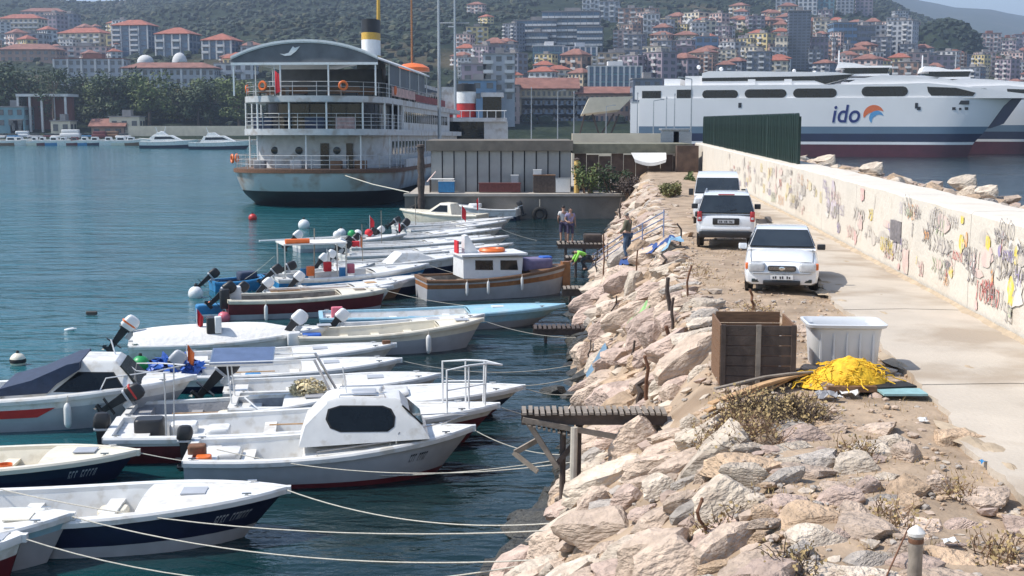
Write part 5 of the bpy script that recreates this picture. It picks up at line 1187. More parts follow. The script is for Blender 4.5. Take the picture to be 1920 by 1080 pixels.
    if cover:
        t0, t1, hgt, m = cover; mb = MB(); rings = []
        for t in [lerp(t0, t1, i / 9) for i in range(10)]:
            h, z = H.hb(t) + .03, H.zg(t); k = math.sin(math.pi * min(1, .12 + (t - t0) / (t1 - t0) * .95)) ** .5
            rings.append([Vector((L * t, s * h, z - .03 + (hgt * k + .04 * math.sin(t * 60)) * (1 - abs(s) ** 2.2))) for s in (-1, -.8, -.55, -.3, 0, .3, .55, .8, 1)])
        mb.loft(rings, False, False); mb.build('cover', m, root, True, 60)
    return root, H
def cabin(root, prof, w0, w1, wins, shield=None, m='gelcoat', frame='gelcoat', yc=0.):
    z0, z1 = min(p[1] for p in prof), max(p[1] for p in prof); hw = lambda z: lerp(w0, w1, (z - z0) / (z1 - z0))
    MB().loft([[Vector((x, yc - hw(z), z)) for x, z in prof], [Vector((x, yc - hw(z) * .92, z + (.05 if z > z1 - .1 else 0))) for x, z in prof], [Vector((x, yc + hw(z) * .92, z + (.05 if z > z1 - .1 else 0))) for x, z in prof], [Vector((x, yc + hw(z), z)) for x, z in prof]]).build('cabin', m, root, True, 28)
    for poly in wins:
        for s in (-1, 1):
            mb = MB(); mb.loft([[Vector((x, yc + s * (hw(z) + .002), z)) for x, z in poly], [Vector((x, yc + s * (hw(z) + .014), z)) for x, z in poly]]); wn = mb.build('window', 'dark_glass', root, False)
            c = Vector((sum(p[0] for p in poly) / len(poly), sum(p[1] for p in poly) / len(poly))); big = [(c.x + (x - c.x) * 1.06, c.y + (z - c.y) * 1.1) for x, z in poly]
            MB().loft([[Vector((x, yc + s * (hw(z) + .001), z)) for x, z in big], [Vector((x, yc + s * (hw(z) + .007), z)) for x, z in big]]).build('frame', 'black_rubber' if frame == 'black' else frame, wn, False)
    if shield:
        (x0, z0_), (x1, z1_) = shield; nrm = Vector((z0_ - z1_, 0, x1 - x0)).normalized() * .012
        if nrm.z < 0 and nrm.x < 0: nrm = -nrm
        mb = MB(); q = [Vector((x0, yc - hw(z0_) * .9, z0_)), Vector((x1, yc - hw(z1_) * .9, z1_)), Vector((x1, yc + hw(z1_) * .9, z1_)), Vector((x0, yc + hw(z0_) * .9, z0_))]
        mb.loft([[p + nrm * .2 for p in q], [p + nrm for p in q]]); mb.build('windscreen', 'dark_glass', root, False)
def rrect(x0, x1, z0, z1, r, n=4):
    out = []
    for cx_, cz_, a0 in ((x1 - r, z1 - r, 0), (x0 + r, z1 - r, 90), (x0 + r, z0 + r, 180), (x1 - r, z0 + r, 270)):
        for i in range(n + 1): a = R(a0 + 90 * i / n); out.append((cx_ + r * math.cos(a), cz_ + r * math.sin(a)))
    return out
def glyphs(root, H, t0, t1, f0, f1, m, n, side=-1, nm='registration'):   # the small unreadable marks on a bow
    mb = MB(); rg = random.Random(n)
    for i in range(n):
        if i == n // 2 - 1: continue
        a, b = t0 + (t1 - t0) * i / n, t0 + (t1 - t0) * (i + .62) / n
        def q(t, f): p = H.pt(t, f, side); return p + Vector((0, side * .008, 0))
        for ta, tb, fa, fb in ((a, a + (b - a) * .3, f0, f1), (a, b, f1 - (f1 - f0) * .25, f1), (b - (b - a) * .3, b, f0, lerp(f0, f1, rg.random())))[:rg.randint(2, 3)]:
            o = len(mb.v); mb.v += [q(ta, fa), q(tb, fa), q(tb, fb), q(ta, fb)]; mb.f.append([o, o + 1, o + 2, o + 3])
    mb.build(nm, m, root, False, recalc=False)
def fender(key, t, label, r=.085, l=.55, m='gelcoat', drop=.12, side=-1):
    root, H = BOATS[key]; p = root.matrix_basis @ at_gun(H, t, -.04 - r, 0, side)
    o = thing('fender', label, 'fender', (p.x, p.y, p.z - drop - l)); MB().lathe([(.02, 0), (r * .8, .05), (r, .12), (r, l - .12), (r * .8, l - .05), (.025, l)], 12).build('body', m, o); MB().tube([(0, 0, l - .02), (0, .05, l + drop + .04)], .012, 5).build('lanyard', 'rope_fibre', o)
def local(key, px, py, y=0.):          # a pixel on the lengthwise plane of a boat -> its own x, z
    root, H = BOATS[key]; q = root.matrix_basis; o = q.translation; d = q.to_3x3() @ Vector((1, 0, 0)); nn = q.to_3x3() @ Vector((0, 1, 0)); o = o + nn * y
    r = ray(px, py); c = Vector((0, 0, CAMZ)); t = (o - c).dot(nn) / r.dot(nn); p = q.inverted() @ (c + r * t); return p.x, p.z
def LZ(key, pts, y=0.): return [local(key, a, b, y) for a, b in pts]
def pipe(root, pts, r=.022, m='steel', nm='rail'): return MB().tube(pts, r, 6).build(nm, m, root)
def box_item(root, x, y, z, sx, sy, sz, m, nm): return MB().rbox(x, y, z + sz / 2, sx, sy, sz, min(sx, sy) * .2).build(nm, m, root)
def flag(root, x, y, z, h, m='flag_red', w_=.3, nm='flag'):
    st = pipe(root, [(x, y, z), (x, y, z + h)], .012, 'white_paint', 'flagstaff')
    mb = MB(); n = 6
    for i in range(n + 1): mb.v += [Vector((x + .03 + w_ * .35 * i / n, y + .05 * math.sin(i * 1.3), z + h - .02 - w_ * .5 * i / n)), Vector((x + .02 + w_ * .3 * i / n, y + .04 * math.sin(i * 1.3 + .5), z + h * .35 - w_ * .3 * i / n))]
    mb.f += [[2 * i, 2 * i + 1, 2 * i + 3, 2 * i + 2] for i in range(n)]; mb.build(nm, m, st, True, 80)
W_ = 'gelcoat'
# --- front row
boat('b1', 'dark red boat with a white rim, only its bow showing in the bottom corner', (-330, 1096), (47, 1088), 1.7, .5, [(.72, 'maroon_gelcoat'), (1, W_)], bottom='maroon_gelcoat')
boat('b2', 'white open boat with a pale blue rim strip below the navy banded boat', (-430, 1072), (137, 1052), 1.9, .55, [(.8, 'grey_gelcoat'), (1, 'light_blue_paint')], liner='cream_gelcoat')
r, H = boat('b3', 'large white open boat with a broad navy band along its side', (-170, 1022), (540, 1004), 2.15, .66, [(.52, 'grey_gelcoat'), (.9, 'navy_gelcoat'), (1, W_)], deck=.62, rise=.3, bottom='grey_gelcoat', gw=.16, rake=.16)
glyphs(r, H, .845, .945, .68, .8, 'grey_gelcoat', 11); box_item(r, H.L * .52, .45, .14, .5, .4, .3, 'cream_gelcoat', 'locker'); box_item(r, H.L * .4, -.5, .14, .25, .25, .22, 'grey_canvas', 'coil')
fender('b3', .31, 'white fender hanging on the broad navy band of the nearest boat', .085, .3)
r, H = boat('b4', 'open boat with a cream inside and dark blue sides, moored behind the navy banded boat', (-270, 908), (258, 896), 1.9, .45, [(.6, 'navy_gelcoat'), (.86, 'navy_gelcoat'), (1, 'light_blue_paint')], rim='cream_gelcoat', liner='cream_gelcoat', rise=.25)
glyphs(r, H, .8, .9, .55, .75, 'grey_gelcoat', 9)
# --- white cabin boat in the middle
r, H = boat('b5', 'white cabin boat with an oval dark side window, in the middle of the moorings', (356, 900), (886, 882), 2.1, .6, [(.42, 'maroon_gelcoat'), (.94, 'grey_gelcoat'), (1, W_)], deck=.4, rise=.55, rake=.17, thwarts=(.2,), bottom='navy_gelcoat', gw=.13, motor=dict(m='black_plastic', tilt=0, y=.75, z=-.1, s=.8))
glyphs(r, H, .79, .86, .66, .8, 'black_plastic', 8)
pf = LZ('b5', [(560, 838), (572, 800), (612, 762), (630, 757), (742, 757), (752, 760), (792, 800), (806, 822)], -.75)
cabin(r, pf, .82, .5, [LZ('b5', [(640, 766), (716, 766), (731, 771), (738, 783), (736, 799), (724, 807), (640, 808), (622, 802), (614, 788), (618, 772)], -.72)], None, frame='black')
(x0, z0), (x1, z1) = local('b5', 750, 761, -.7), local('b5', 789, 799, -.7)
mb = MB(); mb.loft([[Vector((x0 + .04, -.6, z0 - .03)), Vector((x1 + .03, -.68, z1 + .02)), Vector((x1 + .03, .68, z1 + .02)), Vector((x0 + .04, .6, z0 - .03))], [Vector((x0 + .06, -.6, z0 - .01)), Vector((x1 + .05, -.68, z1 + .04)), Vector((x1 + .05, .68, z1 + .04)), Vector((x0 + .06, .6, z0 - .01))]]); mb.build('windscreen', 'dark_glass', r, False)
zt = max(p[1] for p in pf) + .05; xm = sum(p[0] for p in pf) / len(pf)
for s in (-.42, .42): pipe(r, [(xm - .5, s, zt - .02), (xm - .48, s, zt + .05), (xm + .4, s, zt + .05), (xm + .42, s, zt - .02)], .014, 'steel', 'roof_rail')
pipe(r, [(xm - .35, 0, zt - .02), (xm - .42, 0, zt + .55)], .014, 'white_paint', 'aerial'); MB().lathe([(.05, zt), (.05, zt + .06), (.03, zt + .1)], 10, Matrix.Translation((xm + .35, .1, 0))).build('lamp', 'lamp_glass', r)
MB().rbox(xm + .0, -.05, zt + .03, .5, .45, .05, .05).build('roof_hatch', 'grey_gelcoat', r); pipe(r, [at_gun(H, .72, .12, .04, -1), at_gun(H, .73, .12, .26, -1), at_gun(H, .9, .08, .27, -1), Vector((H.L * .985, 0, H.zg(.98) + .28)), at_gun(H, .9, .08, .27, 1), at_gun(H, .73, .12, .26, 1), at_gun(H, .72, .12, .04, 1)], .012, 'steel', 'bow_rail')
box_item(r, .75, .3, .14, .5, .7, .38, W_, 'console'); box_item(r, 1.3, -.45, .14, .45, .3, .3, 'white_paint', 'cool_box'); box_item(r, .35, -.55, .14, .3, .3, .5, 'orange_plastic', 'fuel_can'); box_item(r, .2, -.3, .5, .35, .3, .3, 'rust', 'net_heap')
pipe(r, [at_gun(H, .45, .1, .04, -1), at_gun(H, .45, .1, .12, -1), at_gun(H, .7, .1, .12, -1), at_gun(H, .7, .1, .04, -1)], .012)
# --- long boat behind it, red bottom, steel pulpit
r, H = boat('b6', 'long white boat with dark red sides, black engine and tall steel bow rail', (210, 852), (932, 826), 2.3, .58, [(.5, 'maroon_gelcoat'), (.8, 'maroon_gelcoat'), (1, W_)], deck=.6, rise=.45, bottom='maroon_gelcoat', motor=dict(tilt=0, s=.9, z=-.15), thwarts=(.22, .4), gw=.14)
box_item(r, .8, .1, .14, .62, .5, .62, 'black_plastic', 'engine_cowl'); box_item(r, 1.5, .4, .14, .6, .5, .42, W_, 'locker'); box_item(r, 2.3, -.2, .14, .5, .6, .45, W_, 'console')
pipe(r, [(1.25, -.7, .5), (1.25, -.7, 1.9)], .02, 'galvanised', 'rod'); pipe(r, [(1.4, -.65, .5), (1.45, -.65, 2.1)], .015, 'galvanised', 'rod')
zz = H.zg(.9)
for s in (-1, 1):
    a = at_gun(H, .86, .1, .04, s); b = at_gun(H, .92, .08, .04, s); c = at_gun(H, .965, .05, .04, s); top = .95
    pipe(r, [a, a + Vector((0, 0, top)), b + Vector((0, 0, top + .02)), c + Vector((.05, 0, top)), Vector((H.L + .12, 0, zz + top))], .024, 'white_paint', 'pulpit'); pipe(r, [b, b + Vector((0, 0, top))], .022, 'white_paint', 'pulpit_post'); pipe(r, [c, c + Vector((.03, 0, top))], .022, 'white_paint', 'pulpit_post')
    pipe(r, [a + Vector((0, 0, top * .52)), b + Vector((0, 0, top * .52)), c + Vector((0, 0, top * .52))], .016, 'white_paint', 'pulpit_bar')
# --- the pack behind
r, H = boat('b7', 'white open boat with a grey canvas inside and a red and black outboard', (242, 806), (645, 795), 1.9, .48, [(.5, 'grey_gelcoat'), (.8, 'navy_gelcoat'), (1, W_)], liner='grey_canvas', motor=dict(m='black_plastic', tilt=58, band='red_paint', z=.1), deck=.72)
box_item(r, 2.4, -.2, .15, .7, .5, .26, 'cream_gelcoat', 'locker'); pipe(r, [(3.2, -.6, .4), (2.7, -.2, .75)], .02, 'white_paint', 'oar')
r, H = boat('b8', 'long white boat with a yellow net heap amidships under a slanting pole', (436, 790), (980, 774), 2.1, .5, [(.55, 'maroon_gelcoat'), (.74, 'navy_gelcoat'), (1, W_)], deck=.42, rise=.35, rake=.16, gw=.14)
box_item(r, H.L * .5, -.1, .6, 1.4, .9, .12, W_, 'hatch_cover')
mb = MB(); leaf_cloud(mb, (H.L * .26, -.1, .72), (.5, .42, .3), 900, .06, random.Random(4)); mb.build('net_heap', mat('net_cream', (.6, .5, .3), .9, var=.3, scale=5), r, False, recalc=False)
# slanted pole frame with a solar panel
x0, z0 = local('b8', 640, 752); x1, z1 = local('b8', 590, 668); pipe(r, [(x0, -.45, z0 - .2), (x1, -.45, z1)], .035, 'steel', 'frame_pole'); pipe(r, [(x0 + .1, .45, z0 - .2), (x1, .45, z1)], .035, 'steel', 'frame_pole'); x2, z2 = local('b8', 396, 668)
for s in (-.45, .45): pipe(r, [(x1, s, z1), (x2, s, z1 - .02)], .02, 'white_paint', 'frame_rail')
pipe(r, [(x2 + .4, -.45, z1), (x2 + .5, -.45, .4)], .02, 'white_paint', 'frame_pole'); pipe(r, [(x2 + .4, .45, z1), (x2 + .5, .45, .4)], .02, 'white_paint', 'frame_pole')
xa, _ = local('b8', 398, 668); xb, _ = local('b8', 512, 668); T = Matrix.Translation(((xa + xb) / 2, 0, z1 + .03)) @ Matrix.Rotation(R(12), 4, 'X')
pn = MB().b2((xa - xb) / 2, (xb - xa) / 2, -.5, .5, 0, .035, T).build('solar_panel', mat('solar', (.1, .14, .24), .25, var=.15, scale=3), r, False); MB().b2((xa - xb) / 2 - .03, (xb - xa) / 2 + .03, -.53, .53, -.02, .03, T).build('panel_frame', 'steel', pn, False)
r, H = boat('b9', 'white boat with a dark red transom and a black outboard raised behind', (424, 758), (822, 744), 1.9, .46, [(.66, 'maroon_gelcoat'), (1, W_)], deck=.56, rise=.3, motor=dict(m='black_plastic', tilt=42, s=1.25, z=.1), bottom='maroon_gelcoat')
r, H = boat('b10', 'white boat with blue tarpaulin over its stern and an orange pennant', (334, 728), (750, 712), 1.9, .45, [(.6, 'navy_gelcoat'), (1, W_)], deck=.55, rise=.3, motor=dict(m='grey_gelcoat', tilt=35))
flag(r, .25, .1, .45, .75, 'orange_plastic', .5); mb = MB(); leaf_cloud(mb, (-.1, .35, .5), (.75, .55, .32), 420, .16, random.Random(9)); mb.build('tarpaulin', 'blue_tarp', r, False, recalc=False)
r, H = boat('b11', 'slim white boat beyond the blue tarpaulin, its bow fittings rusty', (350, 698), (740, 682), 1.8, .44, [(.6, 'grey_gelcoat'), (1, W_)], deck=.5, rise=.35); box_item(r, H.L * .96, 0, H.zg(.96) + .03, .25, .14, .1, 'rust', 'bow_roller')
r, H = boat('b12', 'white boat under a fitted pale cover, with a white outboard and red flag', (244, 672), (614, 655), 2.0, .5, [(.4, 'maroon_gelcoat'), (1, W_)], deck=.85, motor=dict(m='white_paint', tilt=38, s=1.15, z=.15, band='orange_plastic'), bottom='maroon_gelcoat', cover=(.02, .86, .55, 'white_cloth'), thwarts=())
flag(r, 2.0, -.3, .7, .8, 'flag_red', .5); box_item(r, 2.5, -.55, .75, .45, .3, .5, 'black_plastic', 'spare_motor'); box_item(r, 2.62, -.62, .78, .2, .26, .5, 'white_paint', 'spare_motor_cover')
r, H = boat('b13', 'cream open boat with dark grey sides, white outboard and a white fender', (560, 662), (904, 650), 2.0, .62, [(.75, 'grey_gelcoat'), (1, 'cream_gelcoat')], rim='cream_gelcoat', liner='cream_gelcoat', motor=dict(m='white_paint', tilt=40, s=1.1, z=.1), deck=.75, thwarts=(.25, .42, .6), bottom='navy_gelcoat')
box_item(r, .4, -.3, .3, .6, .5, .35, 'blue_tarp', 'tarpaulin'); box_item(r, -.15, -.5, .35, .4, .35, .4, 'white_paint', 'buoy')
fender('b13', .68, 'white fender on the dark grey side of the cream boat', .085, .6)
r, H = boat('b14', 'long low light blue and white boat with its bow touching the rocks', (600, 618), (1056, 606), 2.1, .5, [(.6, 'grey_gelcoat'), (.84, 'light_blue_paint'), (1, 'light_blue_paint')], rim='light_blue_paint', deck=.6, rise=.35, full=2.9, rake=.18); box_item(r, .6, .2, .3, .4, .3, .45, 'pink_plastic', 'bucket')
r, H = boat('b15', 'open boat with a beige rim and maroon sides, black gear at its stern', (426, 595), (722, 582), 2.1, .72, [(.5, 'grey_gelcoat'), (.88, 'maroon_gelcoat'), (1, 'cream_gelcoat')], rim='cream_gelcoat', liner='wood_grey', motor=dict(m='black_plastic', tilt=48, s=1.1), deck=.7, rise=.12, full=3, rake=.05)
box_item(r, .3, .3, .5, .5, .5, .6, 'white_paint', 'gear_box'); box_item(r, -.1, -.4, .4, .35, .4, .7, 'black_plastic', 'spare_motor'); box_item(r, -.6, .5, .1, 1.0, .5, .35, 'blue_paint', 'tarpaulin')
fender('b15', .22, 'white fender on the maroon side of the beige rimmed boat', .07, .6)
r, H = boat('b16', 'low wooden boat with beige decks beyond the beige rimmed boat', (500, 570), (762, 556), 1.9, .48, [(.7, 'wood_brown'), (1, W_)], liner='wood_pale', deck=.6, motor=dict(m='white_paint', tilt=45), bottom='navy_gelcoat')
r, H = boat('b17', 'white boat with a blue stripe under a flat awning on poles', (516, 552), (802, 538), 2.2, .72, [(.6, W_), (.85, 'blue_paint'), (1, W_)], deck=.62, rise=.4, motor=dict(m='black_plastic', tilt=50))
xa, za = local('b17', 524, 456); xb, zb = local('b17', 642, 456)
MB().b2(xa, xb, -.85, .85, za - .03, za + .03).build('awning', 'white_cloth', r); MB().tube([(xa + .1, -.7, za + .12), (xa + 1.1, -.7, za + .12)], .11, 8).build('awning_roll', 'orange_plastic', r)
for x in (xa + .05, xb - .05):
    for s in (-.8, .8): pipe(r, [(x, s, .3), (x, s, za - .031)], .03, 'steel', 'awning_pole')
pipe(r, [(xa + 1.6, .8, .3), (xa + 1.65, .8, za + .5)], .025, 'wood_grey', 'pole')
for i, (x, m) in enumerate(((1.3, 'blue_paint'), (1.5, 'orange_plastic'), (2.3, 'flag_red'), (2.9, 'blue_paint'), (3.3, 'pink_plastic'))): box_item(r, x, .3 - .3 * (i % 2), .6 + .12 * (i % 3), .32, .3, .4, m, 'gear_bag')
# --- the wooden boat with the wheelhouse
r, H = boat('b18', 'grey wooden boat with a white two-windowed wheelhouse and three white fenders', (790, 560), (1062, 548), 2.4, .85, [(.72, 'grey_gelcoat'), (.86, 'varnish'), (.94, 'grey_gelcoat'), (1, 'varnish')], rim='wood_brown', liner='wood_grey', deck=.7, rise=.4, full=2.6, rake=.06, bottom='navy_gelcoat', name='fishing_boat')
b = lambda px, py: local('b18', px, py, -.7)
cabin(r, LZ('b18', [(868, 522), (868, 484), (980, 483), (976, 522)], -.7), .8, .74, [LZ('b18', q, -.75) for q in ([(891, 488), (924, 488), (924, 506), (891, 506)], [(938, 488), (969, 488), (971, 506), (938, 506)])], frame='white_paint', m='white_paint')
(xa, za), (xb, zb) = b(863, 482), b(986, 477); MB().b2(xa, xb, -.95, .95, za + .02, za + .1).build('roof', 'white_paint', r)
fin = LZ('b18', [(868, 478), (868, 442), (874, 440), (898, 478)], 0); MB().prism(fin, -.25, .25, lambda a, b_, d: Vector((a, d, b_))).build('fin_mast', 'white_paint', r); xq, zq = b(866, 470); MB().b2(xq - .06, xq, -.26, .26, zq - .25, zq + .35).build('fin_panel', 'flag_red', r)
x, z = b(932, 470); T = Matrix.Translation((x, 0, z - .04)); MB().loft([[T @ Vector(((.36 + .12 * math.cos(q)) * math.cos(a) * 1.2, (.36 + .12 * math.cos(q)) * math.sin(a), .1 * math.sin(q))) for q in [2 * math.pi * k / 6 for k in range(6)]] for a in [2 * math.pi * k / 14 for k in range(15)]], True, False).build('lifebuoy', 'orange_plastic', r)
xs1, zs1 = b(990, 505); MB().rbox(xs1 + .55, 0, H.zg(.8) + .2, 1.3, 1.0, .5, .2).build('deck_cover', mat('mauve_canvas', (.16, .14, .24), .8, var=.25, scale=3), r); box_item(r, xs1 + 1.0, 0, H.zg(.85) + .32, .5, .5, .16, 'blue_tarp', 'tarpaulin')
MB().b2(H.L - .22, H.L + .12, -.14, .14, .15, H.zg(1) + .12).build('stem_post', 'varnish', r)
for t, l in ((.25, 'stern'), (.39, 'middle'), (.62, 'bow')): fender('b18', t, f'white fender on the grey wooden boat, {l} one of the three', .06, .55, drop=.06)
# --- farther boats
r, H = boat('b19', 'white boat with a low cuddy just behind the blue striped one', (606, 520), (880, 506), 1.8, .54, [(.6, 'navy_gelcoat'), (1, W_)], deck=.5, motor=dict(m='white_paint', tilt=40)); cabin(r, [(H.L * .42, .5), (H.L * .5, .98), (H.L * .62, .98), (H.L * .74, .66)], .7, .55, [], None)
boat('b20', 'white boat with a brown stripe beyond the low cuddy boat', (640, 497), (960, 482), 1.75, .5, [(.55, 'wood_brown'), (1, W_)], deck=.55, motor=dict(m='white_paint', tilt=30, s=1.2, z=.15))
r, H = boat('b21', 'white boat with red gear at the stern, fourth row from the quay', (652, 480), (952, 466), 1.7, .5, [(.6, 'maroon_gelcoat'), (1, W_)], deck=.5, motor=dict(m='black_plastic', tilt=40)); box_item(r, .5, .2, .4, .5, .4, .35, 'flag_red', 'gear_bag')
r, H = boat('b22', 'white boat with a black outboard and a crimson flag, third row from the quay', (700, 462), (938, 450), 1.7, .5, [(.6, 'navy_gelcoat'), (1, W_)], deck=.55, motor=dict(m='black_plastic', tilt=30)); flag(r, -.2, 0, .6, 1.2, 'flag_red', .8)
r, H = boat('b23', 'white boat with a bright red flag amidships, second row from the quay', (760, 447), (948, 436), 1.7, .54, [(.6, 'grey_gelcoat'), (1, W_)], deck=.55, motor=dict(m='black_plastic', tilt=40, s=1.2)); flag(r, H.L * .55, 0, .65, 1.3, 'flag_red', 1.)
r, H = boat('b24', 'cream speedboat with a dark windscreen, bow turned to open water', (905, 426), (752, 420), 2.2, .85, [(.5, W_), (1, 'cream_gelcoat')], rim='cream_gelcoat', deck=.5, rise=.25); cabin(r, [(H.L * .3, .7), (H.L * .34, 1.5), (H.L * .46, 1.55), (H.L * .62, .95)], .85, .6, [[(H.L * .36, 1.0), (H.L * .37, 1.45), (H.L * .46, 1.45), (H.L * .56, 1.0)]], ((H.L * .46, 1.54), (H.L * .61, .97)), m='cream_gelcoat'); flag(r, .3, 0, .8, 1.2)
r, H = boat('b25', 'white boat moored against the dark quay wall, dark engine at its right end', (972, 412), (838, 410), 2.2, .8, [(.55, 'navy_gelcoat'), (1, W_)], deck=.6, motor=dict(m='black_plastic', tilt=20)); box_item(r, H.L * .6, 0, .8, .9, .8, .35, 'white_paint', 'console')
r, H = boat('b26', 'open boat with a long boom and a clutter of buoys near the green water', (556, 472), (760, 462), 1.7, .5, [(.6, 'grey_gelcoat'), (1, W_)], deck=.6, motor=dict(m='white_paint', tilt=45, s=1.2))
x0, z0 = local('b26', 486, 452); x1, z1 = local('b26', 700, 441); pipe(r, [(x0, 0, z0), (x1, 0, z1)], .06, 'white_paint', 'boom'); pipe(r, [(1.4, 0, .3), (1.4, 0, lerp(z0, z1, .4))], .05, 'white_paint', 'boom_post'); pipe(r, [(4.8, 0, .5), (4.8, 0, z1)], .05, 'white_paint', 'boom_post')
for i, (x, m) in enumerate(((2.3, 'white_paint'), (3.2, 'green_plastic'), (3.6, 'white_paint'), (4.3, 'flag_red'))): MB().ball(Vector((x, .1 * i - .2, .85)), .24, 10, 7).build('buoy', m, r)
for k_, (s_, b_, py_, m_, mo_, lb_) in enumerate([(624, 858, 509, 'navy_gelcoat', 'white_paint', 'slim white boat between the cuddy boat and the brown striped boat'), (652, 905, 489, 'maroon_gelcoat', 'black_plastic', 'slim white boat with maroon sides beyond the brown striped boat'), (668, 918, 471, 'grey_gelcoat', 'black_plastic', 'slim grey sided boat next to the boat with red gear'), (712, 890, 455, 'grey_gelcoat', 'white_paint', 'short white boat with grey sides near the crimson flag'), (742, 960, 433, 'grey_gelcoat', 'black_plastic', 'slim pale grey boat nearest the cream speedboat'), (540, 700, 530, 'cream_gelcoat', 'black_plastic', 'short cream boat squeezed behind the awning boat')]):
    r, H = boat('x%d' % k_, lb_, (s_, py_ + 5), (b_, py_ - 5), 1.65, .52, [(.65, m_), (1, W_)], deck=.5, motor=dict(m=mo_, tilt=25 + 8 * k_, z=.05)); flag(r, .4 + .3 * k_, .2, .5, .8 + .1 * (k_ % 3), ('flag_red', 'orange_plastic', 'white_cloth')[k_ % 3], .4) if k_ % 2 else pipe(r, [(1.5, .2, .3), (1.5, .25, 2.3)], .02, 'wood_grey', 'pole')
# --- cruiser at the left
r, H = boat('b27', 'white cabin cruiser with a dark side window, red stripe and dark blue hood', (-200, 800), (366, 778), 2.5, .78, [(.5, 'grey_gelcoat'), (.78, 'grey_gelcoat'), (1, W_)], deck=.66, rise=.25, rake=.14, bottom='navy_gelcoat', thwarts=(.3,), gw=.2)
bb = lambda *q: LZ('b27', q, -.85)
cabin(r, bb((84, 744), (105, 720), (140, 690), (152, 683), (214, 684), (226, 690), (262, 734), (266, 744)), .98, .62, [bb((104, 733), (146, 701), (210, 701), (235, 733))], None, frame='black')
(x0, z0), (x1, z1) = local('b27', 219, 689, -.85), local('b27', 258, 728, -.85); mb = MB(); mb.loft([[Vector((x0 + .05 + d, -.72, z0 + d)), Vector((x1 + .05 + d, -.85, z1 + d)), Vector((x1 + .05 + d, .85, z1 + d)), Vector((x0 + .05 + d, .72, z0 + d))] for d in (0, .025)]); mb.build('windscreen', 'dark_glass', r, False)
hd = bb((0, 728), (60, 712), (128, 682), (150, 678), (150, 692), (108, 718), (90, 736), (0, 742)); MB().prism(hd, -.95, .95, lambda a, b_, d: Vector((a, d, b_))).build('hood', 'dark_canvas', r)
q0 = [H.pt(t, .62, -1) for t in (.05, .15, .25, .35, .45, .5)]; q1 = [H.pt(t, .8, -1) for t in (.05, .15, .25, .35, .47, .56)]; mb = MB(); mb.v += [p + Vector((0, -.008, 0)) for p in q0 + q1]; mb.f += [[i, i + 1, i + 7, i + 6] for i in range(5)]; mb.build('stripe', 'red_paint', r, False, recalc=False)
pipe(r, [at_gun(H, .7, .12, .03, -1), at_gun(H, .72, .12, .3, -1), at_gun(H, .88, .1, .3, -1), Vector((H.L * .97, 0, H.zg(.97) + .3)), at_gun(H, .88, .1, .3, 1), at_gun(H, .72, .12, .3, 1), at_gun(H, .7, .12, .03, 1)], .016, 'white_paint', 'bow_rail')
x, z = local('b27', 205, 640); pipe(r, [(x, .3, z), (x + .1, .2, z - .35), (x + .6, 0, z - .75), (x + 1.5, 0, z - .85)], .02, 'white_paint', 'rail')
fender('b27', .60, 'white fender below the dark window of the cruiser', .085, .6)
# --- a loose row farther in
r, H = boat('b28', 'blue hulled small boat with black gear at the outer end of the moorings', (398, 545), (520, 538), 1.5, .4, [(1, 'blue_paint')], rim='blue_paint', liner='dark_canvas', motor=dict(m='black_plastic', tilt=50)); box_item(r, 1.5, 0, .4, .8, .7, .35, 'dark_canvas', 'gear_bag')

for k_, (s_, b_, py_, m_, lb_) in enumerate([(640, 905, 635, 'grey_gelcoat', 'slim white boat between the cream boat and the light blue boat'), (455, 735, 575, 'grey_gelcoat', 'slim white boat wedged behind the beige rimmed boat'), (560, 800, 553, 'navy_gelcoat', 'slim navy sided boat between the wooden decked boat and the awning boat')]):
    boat('z%d' % k_, lb_, (s_, py_ + 5), (b_, py_ - 5), 1.5, .5, [(.65, m_), (1, W_)], deck=.5, motor=dict(m=('white_paint', 'black_plastic')[k_ % 2], tilt=40))
# ------------------------------------------------------------------ buoys and drift
def buoy(px, py, dia, m, label, m2=None, neck=True):
    p = G(px, py, 0); r = dia * p.y / F / 2; t = thing('buoy', label, 'buoy', (p.x, p.y, r * .55)); MB().ball(Vector((0, 0, 0)), r, 18, 12).build('float', m, t)
    if m2: MB().lathe([(r * 1.012 * math.cos(R(a)), r * 1.012 * math.sin(R(a))) for a in (-14, -7, 0, 7, 14)], 18).build('band', m2, t)
    MB().lathe([(r * .2, r * .93), (r * .2, r * 1.2), (r * .12, r * 1.28)], 8).build('eye', 'black_rubber' if m != 'black_rubber' else 'rope_fibre', t)
buoy(264, 692, 34, 'green_plastic', 'bright green round buoy beside the blue tarpaulin'); buoy(34, 684, 30, 'cream_gelcoat', 'weathered yellow and dark buoy floating alone at the left edge', 'black_rubber'); buoy(420, 602, 24, 'pink_plastic', 'pink buoy under the stern of the beige rimmed boat')
buoy(367, 558, 28, 'white_paint', 'large white buoy at the outer end of the moorings'); buoy(396, 578, 18, 'orange_plastic', 'small rusty orange buoy between the white and pink buoys'); buoy(474, 413, 16, 'red_paint', 'red buoy floating alone off the old ferry'); buoy(570, 428, 22, 'white_paint', 'white float beyond the boat with the long boom'); buoy(640, 442, 18, 'white_paint', 'small white float near the tip of the long boom')
for px, py, lb in ((172, 591, 'dark plank drifting in open water'), (132, 620, 'pale and red bottle drifting in open water')):
    p = G(px, py, 0); o = MB(); 
    if px > 150: o.rbox(0, 0, .04, .42, .14, .12, .05); o = o.build('driftwood', 'wood_dark')
    else: o.lathe([(.05, -.2), (.06, -.1), (.06, .1), (.02, .16), (.02, .22)], 10, Matrix.Rotation(R(80), 4, 'Y')); o = o.build('plastic_bottle', 'white_paint')
    o.location = (p.x, p.y, .04); tag(o, lb, 'drift')
